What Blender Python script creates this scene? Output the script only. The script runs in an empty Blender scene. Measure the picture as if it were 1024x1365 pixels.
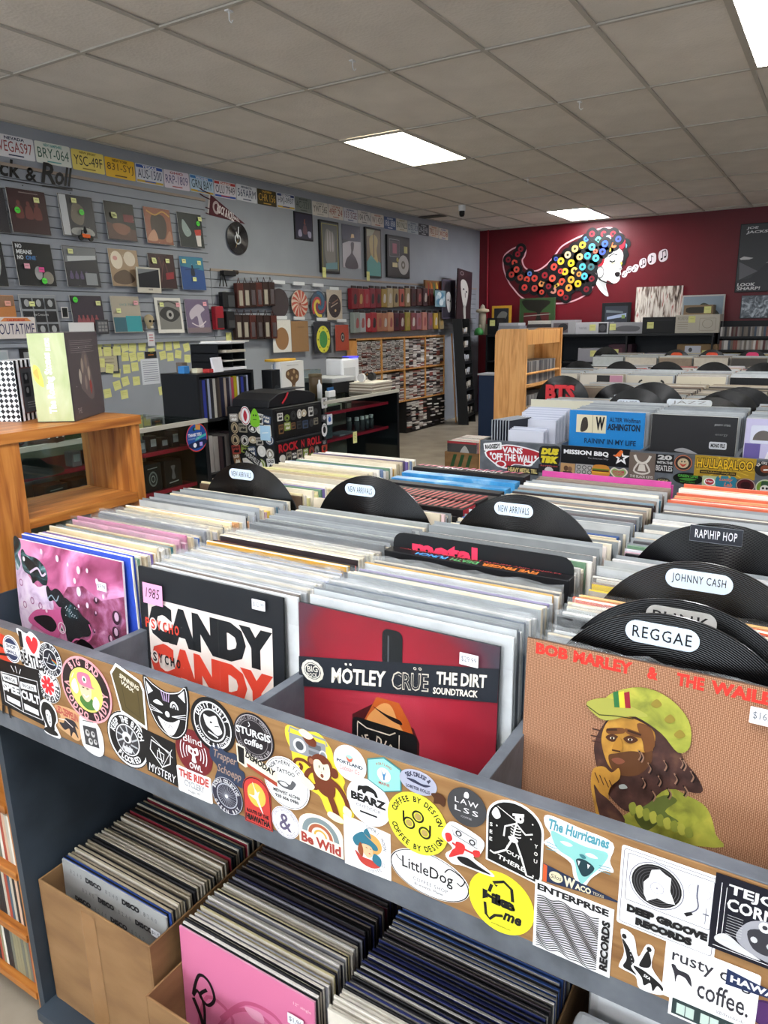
import bpy, bmesh, math, random
from mathutils import Vector, Matrix
random.seed(7)
SC = bpy.context.scene
COL = SC.collection
PI = math.pi
# ---------------------------------------------------------------- camera
CAMZ = 1.5
RM = Matrix(((0.852235, -0.115606, 0.510226), (0.522859, 0.221242, -0.823207), (-0.017716, 0.968343, 0.248996)))
FPX = 973.0
cam_d = bpy.data.cameras.new('camera'); cam = bpy.data.objects.new('camera', cam_d); COL.objects.link(cam)
cam_d.sensor_fit = 'HORIZONTAL'; cam_d.sensor_width = 36; cam_d.lens = FPX / 1024 * 36
cam_d.clip_start = 0.02; cam_d.clip_end = 60
cam.matrix_world = Matrix.Translation((0, 0, CAMZ)) @ RM.to_4x4()
SC.camera = cam
def ray(px, py): return RM @ Vector((px - 512, -(py - 682.5), -FPX))
def atY(px, py, y): r = ray(px, py); r = r * (y / r.y); return Vector((r.x, r.y, r.z + CAMZ))
def atX(px, py, x): r = ray(px, py); r = r * (x / r.x); return Vector((r.x, r.y, r.z + CAMZ))
def atZ(px, py, z): r = ray(px, py); r = r * ((z - CAMZ) / r.z); return Vector((r.x, r.y, r.z + CAMZ))
# ---------------------------------------------------------------- world, view
wd = bpy.data.worlds.new('daylight'); SC.world = wd; wd.use_nodes = True
wd.node_tree.nodes['Background'].inputs[0].default_value = (0.75, 0.87, 1.0, 1)
wd.node_tree.nodes['Background'].inputs[1].default_value = 1.5
SC.view_settings.view_transform = 'Standard'
try: SC.view_settings.look = 'None'
except Exception: pass
SC.view_settings.gamma = 1.0; SC.view_settings.use_curve_mapping = False
SC.view_settings.exposure = 0.52
try: SC.cycles.transparent_max_bounces = 24
except Exception: pass
# ---------------------------------------------------------------- lights of the place (daylight through the shop windows behind the camera)
def area(name, loc, rot, sx, sy, e, col=(1, 1, 1)):
    l = bpy.data.lights.new(name, 'AREA'); l.shape = 'RECTANGLE'; l.size = sx; l.size_y = sy; l.energy = e; l.color = col
    o = bpy.data.objects.new(name, l); COL.objects.link(o); o.location = loc; o.rotation_euler = rot; return o
area('window_daylight', (-1.3, -5.25, 1.6), (PI/2, 0, 0), 6.9, 1.9, 120, (0.88, 0.94, 1.0))
# ---------------------------------------------------------------- materials
def lin(c):
    if isinstance(c, str): c = tuple(int(c[i:i+2], 16) / 255 for i in (0, 2, 4))
    return tuple((x / 12.92 if x <= .04045 else ((x + .055) / 1.055) ** 2.4) for x in c[:3])
MC = {}
def bs(m): return m.node_tree.nodes['Principled BSDF']
def newmat(name, col, rough=.5, metal=0., spec=.28):
    m = bpy.data.materials.new(name); m.use_nodes = True; b = bs(m); L = lin(col)
    b.inputs['Base Color'].default_value = (*L, 1); b.inputs['Roughness'].default_value = rough
    b.inputs['Metallic'].default_value = metal; b.inputs['Specular IOR Level'].default_value = spec
    m.diffuse_color = (*L, 1); return m
def M(col, rough=.5, metal=0.):
    k = (col, rough, metal)
    if k not in MC: MC[k] = newmat('paint_' + col, col, rough, metal)
    return MC[k]
def N(m, t, **kw):
    n = m.node_tree.nodes.new(t)
    for k, v in kw.items(): setattr(n, k, v)
    return n
def LK(m, a, b): m.node_tree.links.new(a, b)
def ramp(m, stops):
    r = N(m, 'ShaderNodeValToRGB'); e = r.color_ramp.elements
    while len(e) < len(stops): e.new(.5)
    for i, (p, c) in enumerate(stops): e[i].position = p; e[i].color = (*lin(c), 1)
    return r
def coords(m, scale=(1, 1, 1), kind='Object', rot=(0, 0, 0)):
    t = N(m, 'ShaderNodeTexCoord'); mp = N(m, 'ShaderNodeMapping'); mp.inputs['Scale'].default_value = scale; mp.inputs['Rotation'].default_value = rot
    LK(m, t.outputs[kind], mp.inputs[0]); return mp.outputs[0]
def noisy(name, stops, scale=(1, 1, 1), ns=5., detail=4., rough=.6, bump=0., bscale=None, dist=0., metal=0., spec=.3):
    m = newmat(name, stops[0][1], rough, metal, spec); c = coords(m, scale)
    n = N(m, 'ShaderNodeTexNoise'); n.inputs['Scale'].default_value = ns; n.inputs['Detail'].default_value = detail; n.inputs['Distortion'].default_value = dist
    LK(m, c, n.inputs['Vector']); r = ramp(m, stops); LK(m, n.outputs['Fac'], r.inputs[0]); LK(m, r.outputs[0], bs(m).inputs['Base Color'])
    if bump:
        n2 = n
        if bscale:
            n2 = N(m, 'ShaderNodeTexNoise'); n2.inputs['Scale'].default_value = bscale; n2.inputs['Detail'].default_value = 3; LK(m, coords(m), n2.inputs['Vector'])
        b = N(m, 'ShaderNodeBump'); b.inputs['Strength'].default_value = bump; b.inputs['Distance'].default_value = .004
        LK(m, n2.outputs['Fac'], b.inputs['Height']); LK(m, b.outputs[0], bs(m).inputs['Normal'])
    return m
OAKR = [(.3, '80491c'), (.45, '9c5f28'), (.55, 'ac6e31'), (.7, 'bb7f3f')]
m_oakz = noisy('oak_vertical', OAKR, (14, 14, 1), 5, 5, .38, .25, None, .6)
m_oakx = noisy('oak_sideways', OAKR, (1, 14, 14), 5, 5, .38, .25, None, .6)
m_oaky = noisy('oak_lengthways', OAKR, (14, 1, 14), 5, 5, .38, .25, None, .6)
m_pine = noisy('pine_board', [(.3, '765432'), (.45, '8f6a42'), (.6, '9a764c'), (.75, '86603a')], (1.2, 8, 12), 3.2, 5, .45, .1, None, .8)
m_lightoak = noisy('light_oak', [(.3, 'a8743c'), (.48, 'c48c4e'), (.6, 'cf9a5c'), (.75, 'b9824a')], (13, 13, 1.2), 3, 4, .45, .1, None, 1.2)
m_grayp = noisy('grey_paint', [(.35, '4f555c'), (.5, '5a6068'), (.7, '666c73')], (3, 3, 3), 6, 4, .42, .15, 60)
m_navyp = noisy('blue_grey_paint', [(.35, '2c353e'), (.6, '36404a')], (2, 2, 2), 4, 3, .5, .1, 50)
m_darkin = newmat('dark_inside_paint', '2b2f33', .6)
m_carton = noisy('carton_board', [(.3, '77583a'), (.5, '866643'), (.7, '93714d')], (1, 1, 3), 5, 4, .7, .12, 40)
m_cartonin = noisy('carton_inside', [(.3, '7b5a3a'), (.7, '90704c')], (1, 1, 3), 5, 4, .8)
m_wall = noisy('grey_wall_paint', [(.35, '888d95'), (.65, '90959d')], (1, 1, 1), 2, 3, .62, .05, 90)
m_red = noisy('red_wall_paint', [(.35, '5a0a16'), (.65, '620c19')], (1, 1, 1), 2, 3, .42, .06, 80)
m_floor = noisy('worn_floor', [(.25, '7a7264'), (.5, '92897a'), (.75, 'a59c8c')], (1, 1, 1), 3.5, 7, .45, .08, 50)
m_tee = newmat('ceiling_grid_metal', 'b9b4ab', .5)
m_black = newmat('black_laminate', '15171a', .45)
m_blackg = newmat('black_gloss', '0c0c0e', .2)
m_steel = newmat('steel', 'b8b8b8', .3, 1.)
m_white = newmat('white_plastic', 'e4e6e8', .4)
def ceiling_mat():
    m = newmat('ceiling_tile_board', 'e0dad2', .9, 0, .2); c = coords(m)
    n = N(m, 'ShaderNodeTexNoise'); n.inputs['Scale'].default_value = 3; LK(m, c, n.inputs['Vector'])
    v = N(m, 'ShaderNodeTexVoronoi'); v.inputs['Scale'].default_value = 55; LK(m, c, v.inputs['Vector'])
    r = ramp(m, [(.3, 'ddd7cf'), (.7, 'e8e2da')]); LK(m, n.outputs['Fac'], r.inputs[0])
    r2 = ramp(m, [(.0, '8f8a83'), (.16, 'ffffff')]); LK(m, v.outputs['Distance'], r2.inputs[0])
    mx = N(m, 'ShaderNodeMix', data_type='RGBA', blend_type='MULTIPLY'); mx.inputs[0].default_value = .35
    LK(m, r.outputs[0], mx.inputs[6]); LK(m, r2.outputs[0], mx.inputs[7]); LK(m, mx.outputs[2], bs(m).inputs['Base Color'])
    b = N(m, 'ShaderNodeBump'); b.inputs['Strength'].default_value = .35; b.inputs['Distance'].default_value = .004; LK(m, v.outputs['Distance'], b.inputs['Height']); LK(m, b.outputs[0], bs(m).inputs['Normal'])
    return m
m_tile = ceiling_mat()
def film_mat(name, fac, tint='dfe6ea', rough=.22, gain=.3):
    m = bpy.data.materials.new(name); m.use_nodes = True; nt = m.node_tree; nt.nodes.clear()
    o = N(m, 'ShaderNodeOutputMaterial'); t = N(m, 'ShaderNodeBsdfTransparent'); p = N(m, 'ShaderNodeBsdfPrincipled')
    p.inputs['Base Color'].default_value = (*lin(tint), 1); p.inputs['Roughness'].default_value = rough; p.inputs['Specular IOR Level'].default_value = .9
    mx = N(m, 'ShaderNodeMixShader'); c = coords(m, (1, 1, 3))
    n = N(m, 'ShaderNodeTexNoise'); n.inputs['Scale'].default_value = 14; n.inputs['Detail'].default_value = 4; n.inputs['Distortion'].default_value = 1.5; LK(m, c, n.inputs['Vector'])
    b = N(m, 'ShaderNodeBump'); b.inputs['Strength'].default_value = .9; b.inputs['Distance'].default_value = .006; LK(m, n.outputs['Fac'], b.inputs['Height']); LK(m, b.outputs[0], p.inputs['Normal'])
    lw = N(m, 'ShaderNodeLayerWeight'); lw.inputs[0].default_value = .3
    mr = N(m, 'ShaderNodeMapRange'); mr.inputs[3].default_value = fac; mr.inputs[4].default_value = min(1, fac + gain); LK(m, lw.outputs['Facing'], mr.inputs[0])
    LK(m, mr.outputs[0], mx.inputs[0]); LK(m, t.outputs[0], mx.inputs[1]); LK(m, p.outputs[0], mx.inputs[2]); LK(m, mx.outputs[0], o.inputs[0])
    return m
m_film = film_mat('clear_sleeve_film', .05, 'b4babd', .12, .3)
m_filmc = film_mat('clear_cover_film', .0, 'b0b8bc', .08, .09)
m_filmh = film_mat('cloudy_sleeve_film', .24, 'bcc2c5', .13)
def glass_mat(name, fac=.12, tint='ffffff'):
    m = bpy.data.materials.new(name); m.use_nodes = True; nt = m.node_tree; nt.nodes.clear()
    o = N(m, 'ShaderNodeOutputMaterial'); t = N(m, 'ShaderNodeBsdfTransparent'); t.inputs[0].default_value = (*lin(tint), 1)
    g = N(m, 'ShaderNodeBsdfGlossy'); g.inputs['Roughness'].default_value = .03; mx = N(m, 'ShaderNodeMixShader'); lw = N(m, 'ShaderNodeLayerWeight'); fr = N(m, 'ShaderNodeMapRange'); pw = N(m, 'ShaderNodeMath', operation='POWER'); pw.inputs[1].default_value = 3.; LK(m, lw.outputs['Facing'], pw.inputs[0]); LK(m, pw.outputs[0], fr.inputs[0]); fr.inputs[3].default_value = fac*.3; fr.inputs[4].default_value = .5
    LK(m, fr.outputs[0], mx.inputs[0]); LK(m, t.outputs[0], mx.inputs[1]); LK(m, g.outputs[0], mx.inputs[2]); LK(m, mx.outputs[0], o.inputs[0]); return m
m_glass = glass_mat('clear_glass', .1, 'e8f0ee')
def vinyl_mat():
    m = newmat('black_vinyl', '060607', .24, 0, .45); t = N(m, 'ShaderNodeTexCoord'); s = N(m, 'ShaderNodeVectorMath', operation='LENGTH'); LK(m, t.outputs['Object'], s.inputs[0])
    mu = N(m, 'ShaderNodeMath', operation='MULTIPLY'); mu.inputs[1].default_value = 2600; LK(m, s.outputs['Value'], mu.inputs[0])
    sn = N(m, 'ShaderNodeMath', operation='SINE'); LK(m, mu.outputs[0], sn.inputs[0])
    b = N(m, 'ShaderNodeBump'); b.inputs['Strength'].default_value = .35; b.inputs['Distance'].default_value = .0006; LK(m, sn.outputs[0], b.inputs['Height']); LK(m, b.outputs[0], bs(m).inputs['Normal'])
    return m
m_vinyl = vinyl_mat()
def emit(name, col, s):
    m = newmat(name, col, .5); b = bs(m); b.inputs['Emission Color'].default_value = (*lin(col), 1); b.inputs['Emission Strength'].default_value = s; return m
# ---------------------------------------------------------------- mesh builder
class MB:
    def __init__(s): s.v = []; s.f = []; s.m = []; s.sm = []; s.mats = []; s.x = Matrix.Identity(4)
    def mi(s, m):
        if isinstance(m, str): m = M(m)
        if m is None: m = m_black
        if m not in s.mats: s.mats.append(m)
        return s.mats.index(m)
    def add(s, vs, fs, m, smooth=False):
        o = len(s.v); s.v += [tuple(s.x @ Vector(p)) for p in vs]; k = s.mi(m)
        for f in fs: s.f.append([i + o for i in f]); s.m.append(k); s.sm.append(smooth)
        return s
    def box(s, x0, x1, y0, y1, z0, z1, m=None):
        v = [(x, y, z) for z in (z0, z1) for y in (y0, y1) for x in (x0, x1)]
        return s.add(v, [(0, 2, 3, 1), (4, 5, 7, 6), (0, 1, 5, 4), (2, 6, 7, 3), (0, 4, 6, 2), (1, 3, 7, 5)], m)
    def cyl(s, c, r, h, ax='z', n=20, m=None, r2=None, smooth=True):
        r2 = r if r2 is None else r2; v = []
        for k, (rr, hh) in enumerate(((r, 0), (r2, h))):
            for i in range(n):
                a = 2 * PI * i / n; p, q = rr * math.cos(a), rr * math.sin(a)
                v.append({'z': (c[0] + p, c[1] + q, c[2] + hh), 'y': (c[0] + p, c[1] + hh, c[2] + q), 'x': (c[0] + hh, c[1] + p, c[2] + q)}[ax])
        fl = [(i, (i + 1) % n, n + (i + 1) % n, n + i) for i in range(n)]
        caps = [list(range(n))[::-1], list(range(n, 2 * n))]
        if ax == 'y': fl = [t[::-1] for t in fl]; caps = [t[::-1] for t in caps]
        s.add(v, fl, m, smooth); return s.add(v, caps, m)
    def lathe(s, prof, c=(0, 0, 0), n=20, m=None):
        v = [(c[0] + r * math.cos(2*PI*i/n), c[1] + r * math.sin(2*PI*i/n), c[2] + z) for r, z in prof for i in range(n)]
        f = [(k*n+i, k*n+(i+1) % n, (k+1)*n+(i+1) % n, (k+1)*n+i) for k in range(len(prof)-1) for i in range(n)]
        return s.add(v, f, m, True)
    def tube(s, pts, r, n=8, m=None, closed=False):
        pts = [Vector(p) for p in pts]; v = []; L = len(pts)
        for i, p in enumerate(pts):
            a = pts[(i+1) % L] if (closed or i < L-1) else p; b = pts[i-1] if (closed or i > 0) else p
            t = (a - b).normalized(); u = t.cross(Vector((0, 0, 1)));
            if u.length < .05: u = t.cross(Vector((0, 1, 0)))
            u.normalize(); w = t.cross(u); rr = r[i] if isinstance(r, (list, tuple)) else r
            v += [tuple(p + rr * (math.cos(2*PI*k/n) * u + math.sin(2*PI*k/n) * w)) for k in range(n)]
        S = L if closed else L - 1
        f = [(i*n+k, ((i+1) % L)*n+k, ((i+1) % L)*n+(k+1) % n, i*n+(k+1) % n) for i in range(S) for k in range(n)]
        s.add(v, f, m, True)
        if not closed: s.add(v, [list(range(n)), list(range((L-1)*n, L*n))[::-1]], m)
        return s
    def prism(s, poly, y0, y1, m=None):          # polygon in XZ extruded along Y (front at y0)
        n = len(poly); v = [(x, y0, z) for x, z in poly] + [(x, y1, z) for x, z in poly]
        return s.add(v, [list(range(n)), list(range(n, 2*n))[::-1]] + [(i, i+n, (i+1) % n+n, (i+1) % n) for i in range(n)], m)
    def build(s, name, parent=None, loc=(0, 0, 0), rot=(0, 0, 0), label=None, cat=None, group=None, kind=None, bevel=0):
        me = bpy.data.meshes.new(name); me.from_pydata(s.v, [], s.f)
        for m in s.mats: me.materials.append(m)
        me.polygons.foreach_set('material_index', s.m); me.polygons.foreach_set('use_smooth', s.sm); me.update()
        return link(name, me, parent, loc, rot, label, cat, group, kind, bevel)
def link(name, me, parent=None, loc=(0, 0, 0), rot=(0, 0, 0), label=None, cat=None, group=None, kind=None, bevel=0):
    o = bpy.data.objects.new(name, me); COL.objects.link(o); o.location = loc; o.rotation_euler = rot
    if parent is not None: o.parent = parent
    if label: o['label'] = label
    if cat: o['category'] = cat
    if group: o['group'] = group
    if kind: o['kind'] = kind
    if bevel:
        b = o.modifiers.new('bevel', 'BEVEL'); b.width = bevel; b.segments = 2; b.limit_method = 'ANGLE'
    return o
def thing(name, label, cat, loc=(0, 0, 0), rotz=0, group=None):
    return link(name, None, None, loc, (0, 0, rotz), label, cat, group)
def copy_tree(o, parent=None, loc=None, rot=None, label=None, group=None):
    c = o.copy(); COL.objects.link(c)
    if parent is not None: c.parent = parent
    if loc is not None: c.location = loc
    if rot is not None: c.rotation_euler = rot
    if label: c['label'] = label
    if group: c['group'] = group
    for ch in list(o.children): copy_tree(ch, c)
    return c
# ---------------------------------------------------------------- lettering
TC = {}
def glyphs(txt, bold=0., shear=0., space=1.):
    k = (txt, bold, shear, space)
    if k not in TC:
        cu = bpy.data.curves.new('t', 'FONT'); cu.body = txt; cu.offset = bold; cu.shear = shear; cu.resolution_u = 2; cu.space_character = space; cu.dimensions = '2D'; cu.fill_mode = 'FRONT'
        ob = bpy.data.objects.new('t', cu); me = bpy.data.meshes.new_from_object(ob)
        v = [(p.co.x, p.co.y) for p in me.vertices]; f = [list(p.vertices) for p in me.polygons]
        if not v: v = [(0, 0), (1, 0), (1, 1)]; f = []
        xs = [p[0] for p in v]; ys = [p[1] for p in v]
        TC[k] = (v, f, min(xs), max(xs), min(ys), max(ys)); bpy.data.objects.remove(ob); bpy.data.meshes.remove(me); bpy.data.curves.remove(cu)
    return TC[k]
def ell(cx, cz, rx, rz=None, n=28, a0=0, a1=360, rot=0):
    rz = rx if rz is None else rz; full = abs(a1 - a0) >= 360; c, s_ = math.cos(math.radians(rot)), math.sin(math.radians(rot)); o = []
    for i in range(n if full else n + 1):
        a = math.radians(a0 + (a1 - a0) * i / n); x, z = rx * math.cos(a), rz * math.sin(a); o.append((cx + x*c - z*s_, cz + x*s_ + z*c))
    return o
def rrect(x0, x1, z0, z1, r, n=4):
    o = []
    for cx, cz, a in ((x1-r, z1-r, 0), (x0+r, z1-r, 90), (x0+r, z0+r, 180), (x1-r, z0+r, 270)):
        o += [(cx + r*math.cos(math.radians(a+90*i/n)), cz + r*math.sin(math.radians(a+90*i/n))) for i in range(n+1)]
    return o
def sm(pts, n=4, closed=True):
    L = len(pts); o = []
    for i in range(L if closed else L - 1):
        g = lambda j: pts[j % L] if closed else pts[max(0, min(L-1, j))]
        p0, p1, p2, p3 = g(i-1), g(i), g(i+1), g(i+2)
        for k in range(n):
            t = k / n; t2 = t*t; t3 = t2*t
            o.append(tuple(.5*((2*b)+(-a+c)*t+(2*a-5*b+4*c-d)*t2+(-a+3*b-3*c+d)*t3) for a, b, c, d in zip(p0, p1, p2, p3)))
    if not closed: o.append(tuple(pts[-1]))
    return o
class D:                                   # flat print in the XZ plane, facing -Y, stacked in thin layers
    def __init__(s, w=1., h=1., step=.00012): s.xf = None; s.b = MB(); s.k = 0; s.w = w; s.h = h; s.step = step; s.rough = .4
    def mm(s, m): return M(m, s.rough) if isinstance(m, str) else m
    def _y(s): s.k += 1; return -s.k * s.step
    def P(s, pts, m):                      # polygon; pts in unit coordinates (-.5..+.5) scaled by w,h
        if s.xf: pts = [s.xf(*p) for p in pts]
        y = s._y(); a = sum(pts[i-1][0]*pts[i][1]-pts[i][0]*pts[i-1][1] for i in range(len(pts)))
        if a < 0: pts = pts[::-1]
        s.b.add([(x*s.w, y, z*s.h) for x, z in pts], [list(range(len(pts)))], s.mm(m)); return s
    def base(s, pts, m, t=.0008, edge=None):
        a = sum(pts[i-1][0]*pts[i][1]-pts[i][0]*pts[i-1][1] for i in range(len(pts)))
        if a < 0: pts = pts[::-1]
        s.b.prism([(x*s.w, z*s.h) for x, z in pts], 0, t, s.mm(m)); return s
    def R(s, x0, x1, z0, z1, m): return s.P([(x0, z0), (x1, z0), (x1, z1), (x0, z1)], m)
    def E(s, cx, cz, rx, rz, m, n=28, **k): return s.P(ell(cx, cz, rx, rz, n, **k), m)
    def ring(s, cx, cz, rx, rz, t, m, n=32, a0=0, a1=360):
        o = ell(cx, cz, rx, rz, n, a0, a1); i_ = ell(cx, cz, rx*(1-t), rz*(1-t), n, a0, a1); y = s._y(); L = len(o)
        s.b.add([(x*s.w, y, z*s.h) for x, z in o + i_], [(k, (k+1) % L, L+(k+1) % L, L+k) for k in range(L if abs(a1-a0) >= 360 else L-1)], s.mm(m)); return s
    def S(s, pts, wd_, m, closed=False):    # stroke, width in unit coords of w
        if s.xf: pts = [s.xf(*p) for p in pts]; wd_ = wd_*.62
        y = s._y(); P_ = [(x*s.w, z*s.h) for x, z in pts]; L = len(P_); w2 = wd_*s.w/2; A = []; B = []
        for i in range(L):
            a = P_[(i+1) % L] if closed or i < L-1 else P_[i]; b = P_[i-1] if closed or i > 0 else P_[i]
            dx, dz = a[0]-b[0], a[1]-b[1]; q = math.hypot(dx, dz) or 1; nx, nz = -dz/q*w2, dx/q*w2
            A.append((P_[i][0]+nx, y, P_[i][1]+nz)); B.append((P_[i][0]-nx, y, P_[i][1]-nz))
        s.b.add(A + B, [(k, L+k, L+(k+1) % L, (k+1) % L) for k in range(L if closed else L-1)], s.mm(m)); return s
    def T(s, txt, x0, x1, z0, z1, m, bold=.02, shear=0., rot=0, space=1.):   # text fitted to a box
        v, f, a, b, c, d = glyphs(txt, bold, shear, space); y = s._y(); cx, cz = (x0+x1)/2*s.w, (z0+z1)/2*s.h; cr, sr = math.cos(math.radians(rot)), math.sin(math.radians(rot)); o = []
        for p, q in v:
            X = ((p-a)/max(b-a, 1e-6)-.5)*(x1-x0)*s.w; Z = ((q-c)/max(d-c, 1e-6)-.5)*(z1-z0)*s.h; o.append((cx+X*cr-Z*sr, y, cz+X*sr+Z*cr))
        s.b.add(o, f, s.mm(m)); return s
    def A(s, txt, cx, cz, r, h, a0, a1, m, bold=.03, inside=False, wf=.75):     # text on an arc; degrees, letters h tall
        n = len(txt); y = s._y(); z_ = s.h / s.w
        for i, ch in enumerate(txt):
            if ch == ' ': continue
            an = a0 + (a1-a0)*(i+.5)/n; t = math.radians(an); v, f, a, b, c, d = glyphs(ch, bold)
            up = math.radians(an-90) if not inside else math.radians(an+90); cr, sr = math.cos(up), math.sin(up); o = []
            cap = .72; wl = (b-a)*h/cap*wf
            lz = (d-c)/cap*h if ch in '-.&' else h
            for p, q in v:
                X = ((p-a)/max(b-a, 1e-6)-.5)*wl; Z = ((q-c)/max(d-c, 1e-6)-.5)*min(lz, h)
                o.append(((cx+r*math.cos(t)+X*cr-Z*sr)*s.w, y, (cz+r*math.sin(t))*s.h+(X*sr+Z*cr)*s.w))
            s.b.add(o, f, s.mm(m))
        return s
    def build(s, name, parent=None, loc=(0, 0, 0), rot=(0, 0, 0), **k): return s.b.build(name, parent, loc, rot, **k)
# ---------------------------------------------------------------- the room
XL, XR, YB, YF, HC = -5.3, 3.0, 11.7, -5.0, 2.955
MB().box(XL-.1, XR+.1, YF-.1, YB+.1, -.1, 0, m_floor).build('floor', kind='structure')
wl = MB().box(XL-.12, XL, YF-.1, YB+.1, 0, HC+.1, m_wall).build('wall_left', kind='structure')
MB().box(XL, XR, YB, YB+.12, 0, HC+.1, m_red).build('wall_back', kind='structure')
MB().box(XR, XR+.12, YF-.1, YB+.1, 0, HC+.1, m_wall).build('wall_right', kind='structure')
b = MB(); b.box(XL, XR, YF-.12, YF, 0, .7, m_wall); b.box(XL, XR, YF-.12, YF, 2.6, HC+.1, m_wall); b.box(XL, -4.8, YF-.12, YF, .7, 2.6, m_wall); b.box(2.2, XR, YF-.12, YF, .7, 2.6, m_wall)
for x in (-2.5, -.15): b.box(x-.04, x+.04, YF-.12, YF, .7, 2.6, 'c8c8c8')
b.build('wall_front', kind='structure')
MB().cyl((XL+.16, YB-.03, 0), .012, HC, 'z', 8, '8a1a28').build('trim_1', kind='structure')
ce = MB()
ce.box(XL, XR, YF, YB, HC+.03, HC+.1, m_tile)
gx = [-3.10 + .61*k for k in range(-4, 11)]; gx = [x for x in gx if XL < x < XR]; gy = [5.39 + 1.22*k for k in range(-9, 6)]; gy = [y for y in gy if YF < y < YB]
for x in gx: ce.box(x-.012, x+.012, YF, YB, HC-.004, HC+.004, m_tee)
for y in gy: ce.box(XL, XR, y-.012, y+.012, HC-.0045, HC+.004, m_tee)
ce.box(XL, XL+.025, YF, YB, HC-.004, HC+.004, m_tee); ce.box(XL, XR, YB-.025, YB, HC-.004, HC+.004, m_tee)
ceil = ce.build('ceiling', kind='structure')
LT = [(-3.71, 5.39), (-3.71, 10.27), (-.66, 4.17), (-3.71, .51), (-.66, -.71), (2.39, 4.17), (2.39, 9.05), (2.39, -.71), (-3.71, -3.15), (-.66, -3.15)]
xs = [XL] + gx + [XR]; ys = [YF] + gy + [YB]; TM = {}
rr = random.Random(3)
for i in range(len(xs)-1):
    for j in range(len(ys)-1):
        if any(abs(xs[i]-a) < .05 and abs(ys[j]-c) < .05 for a, c in LT): continue
        w, h = round(xs[i+1]-xs[i]-.004, 3), round(ys[j+1]-ys[j]-.004, 3)
        if (w, h) not in TM:
            t = MB(); t.box(-w/2, w/2, -h/2, h/2, .0, .018, m_tile); o = t.build('ceiling_tile', ceil); TM[(w, h)] = o.data
        else: o = link('ceiling_tile', TM[(w, h)], ceil)
        o.location = ((xs[i]+xs[i+1])/2, (ys[j]+ys[j+1])/2, HC+.005+rr.uniform(-.0, .003)); o.rotation_euler = (rr.uniform(-.002, .002), rr.uniform(-.003, .003), 0)
m_lamp = emit('lamp_diffuser', 'fffbe8', 22); m_lamp2 = emit('lamp_diffuser_cool', 'fdfdff', 23)
LL = ['recessed ceiling light with a plain glowing panel, the one nearest the left wall', 'recessed ceiling light with a ribbed panel just in front of the red wall', 'recessed ceiling light with a finely ribbed panel at the top right corner']
for i, (x, y) in enumerate(LT):
    t = thing('ceiling_light', LL[i] if i < 3 else 'recessed ceiling light behind or beside the view', 'light', (x+.305, y+.61, HC-.006), 0, 'ceiling lights')
    f = MB()
    for a in (-1, 1): f.box(a*.29-.014, a*.29+.014, -.6, .6, 0, .014, m_tee); f.box(-.3, .3, a*.59-.014, a*.59+.014, .0003, .014, m_tee)
    f.build('frame', t)
    d = MB(); m = m_lamp if i == 0 else m_lamp2
    if i == 0: d.box(-.276, .276, -.576, .576, .006, .012, m)
    else:
        for k in range(12): d.box(-.276+.046*k+.002, -.276+.046*(k+1)-.002, -.576, .576, .004+.002*(k % 2), .012, m)
    d.build('diffuser', t)
def px_ceiling(px, py): return atZ(px, py, HC)
p = px_ceiling(616, 273); t = thing('ceiling_camera', 'small white dome camera with black lens on the ceiling near the red wall', 'camera', (p.x, p.y, HC-.004))
MB().cyl((0, 0, -.07), .045, .07, 'z', 16, m_white).build('mount', t); MB().lathe([(0, -.14), (.025, -.135), (.035, -.11), (.035, -.07)], m='0c0c0e', n=14).build('lens', t)
p = px_ceiling(569, 289); t = thing('ceiling_vent', 'dark slotted air vent in the ceiling above the last licence plates', 'vent', (p.x, p.y, HC-.006)); b = MB(); b.box(-.28, .28, -.1, .1, 0, .006, '2a2826'); b.build('backing', t)
for k in range(5): MB().box(-.27, .27, -.085+.038*k, -.07+.038*k, -.006, 0, '5b564f').build('slat', t)
HK = [(305, 12, 'white plastic hook clipped to the ceiling grid at the top left'), (470, 79, 'white plastic hook clipped to the ceiling grid left of centre'), (773, 134, 'small clip hanging from the ceiling grid above the red wall lights'), (704, 238, 'small clip hanging from the ceiling grid beyond the plain panel light')]
for a, c, l in HK:
    p = px_ceiling(a, c); t = thing('ceiling_hook', l, 'hook', (p.x, p.y, HC-.006), 0, 'ceiling hooks')
    MB().box(-.012, .012, -.018, .018, -.006, 0, m_white).tube([(0, 0, -.006), (0, 0, -.04), (.012, 0, -.055), (.022, 0, -.045)], .003, 6, m_white).build('clip', t)
# ---------------------------------------------------------------- record sleeves
LW = .314
SLV = {}
def sleeve_mesh(t, w=LW, h=LW, key=None):
    k = (round(t, 4), w, h)
    if k not in SLV:
        b = MB(); e = .0009
        b.box(-w/2, w/2, 0, t, 0, h, None)
        me = bpy.data.meshes.new('record_sleeve'); 
        # front / back slightly inset at the edges so the rim reads as card
        v = [(-w/2+e, 0, e), (w/2-e, 0, e), (w/2-e, 0, h-e), (-w/2+e, 0, h-e), (-w/2, e, 0), (w/2, e, 0), (w/2, e, h), (-w/2, e, h),
             (-w/2, t-e, 0), (w/2, t-e, 0), (w/2, t-e, h), (-w/2, t-e, h), (-w/2+e, t, e), (w/2-e, t, e), (w/2-e, t, h-e), (-w/2+e, t, h-e)]
        f = [(0, 1, 2, 3)] + [(4*r+i, 4*r+4+i, 4*r+4+(i+1) % 4, 4*r+(i+1) % 4) for r in range(3) for i in range(4)] + [(15, 14, 13, 12)]
        f = [f[0]] + [q[::-1] for q in f[1:-1]] + [f[-1]]
        me.from_pydata(v, [], f)
        me.materials.append(m_black); me.materials.append(m_black)
        for i, p in enumerate(me.polygons): p.material_index = 0 if i in (0, len(f)-1) else 1
        SLV[k] = me
    return SLV[k]
FILM = []
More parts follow.
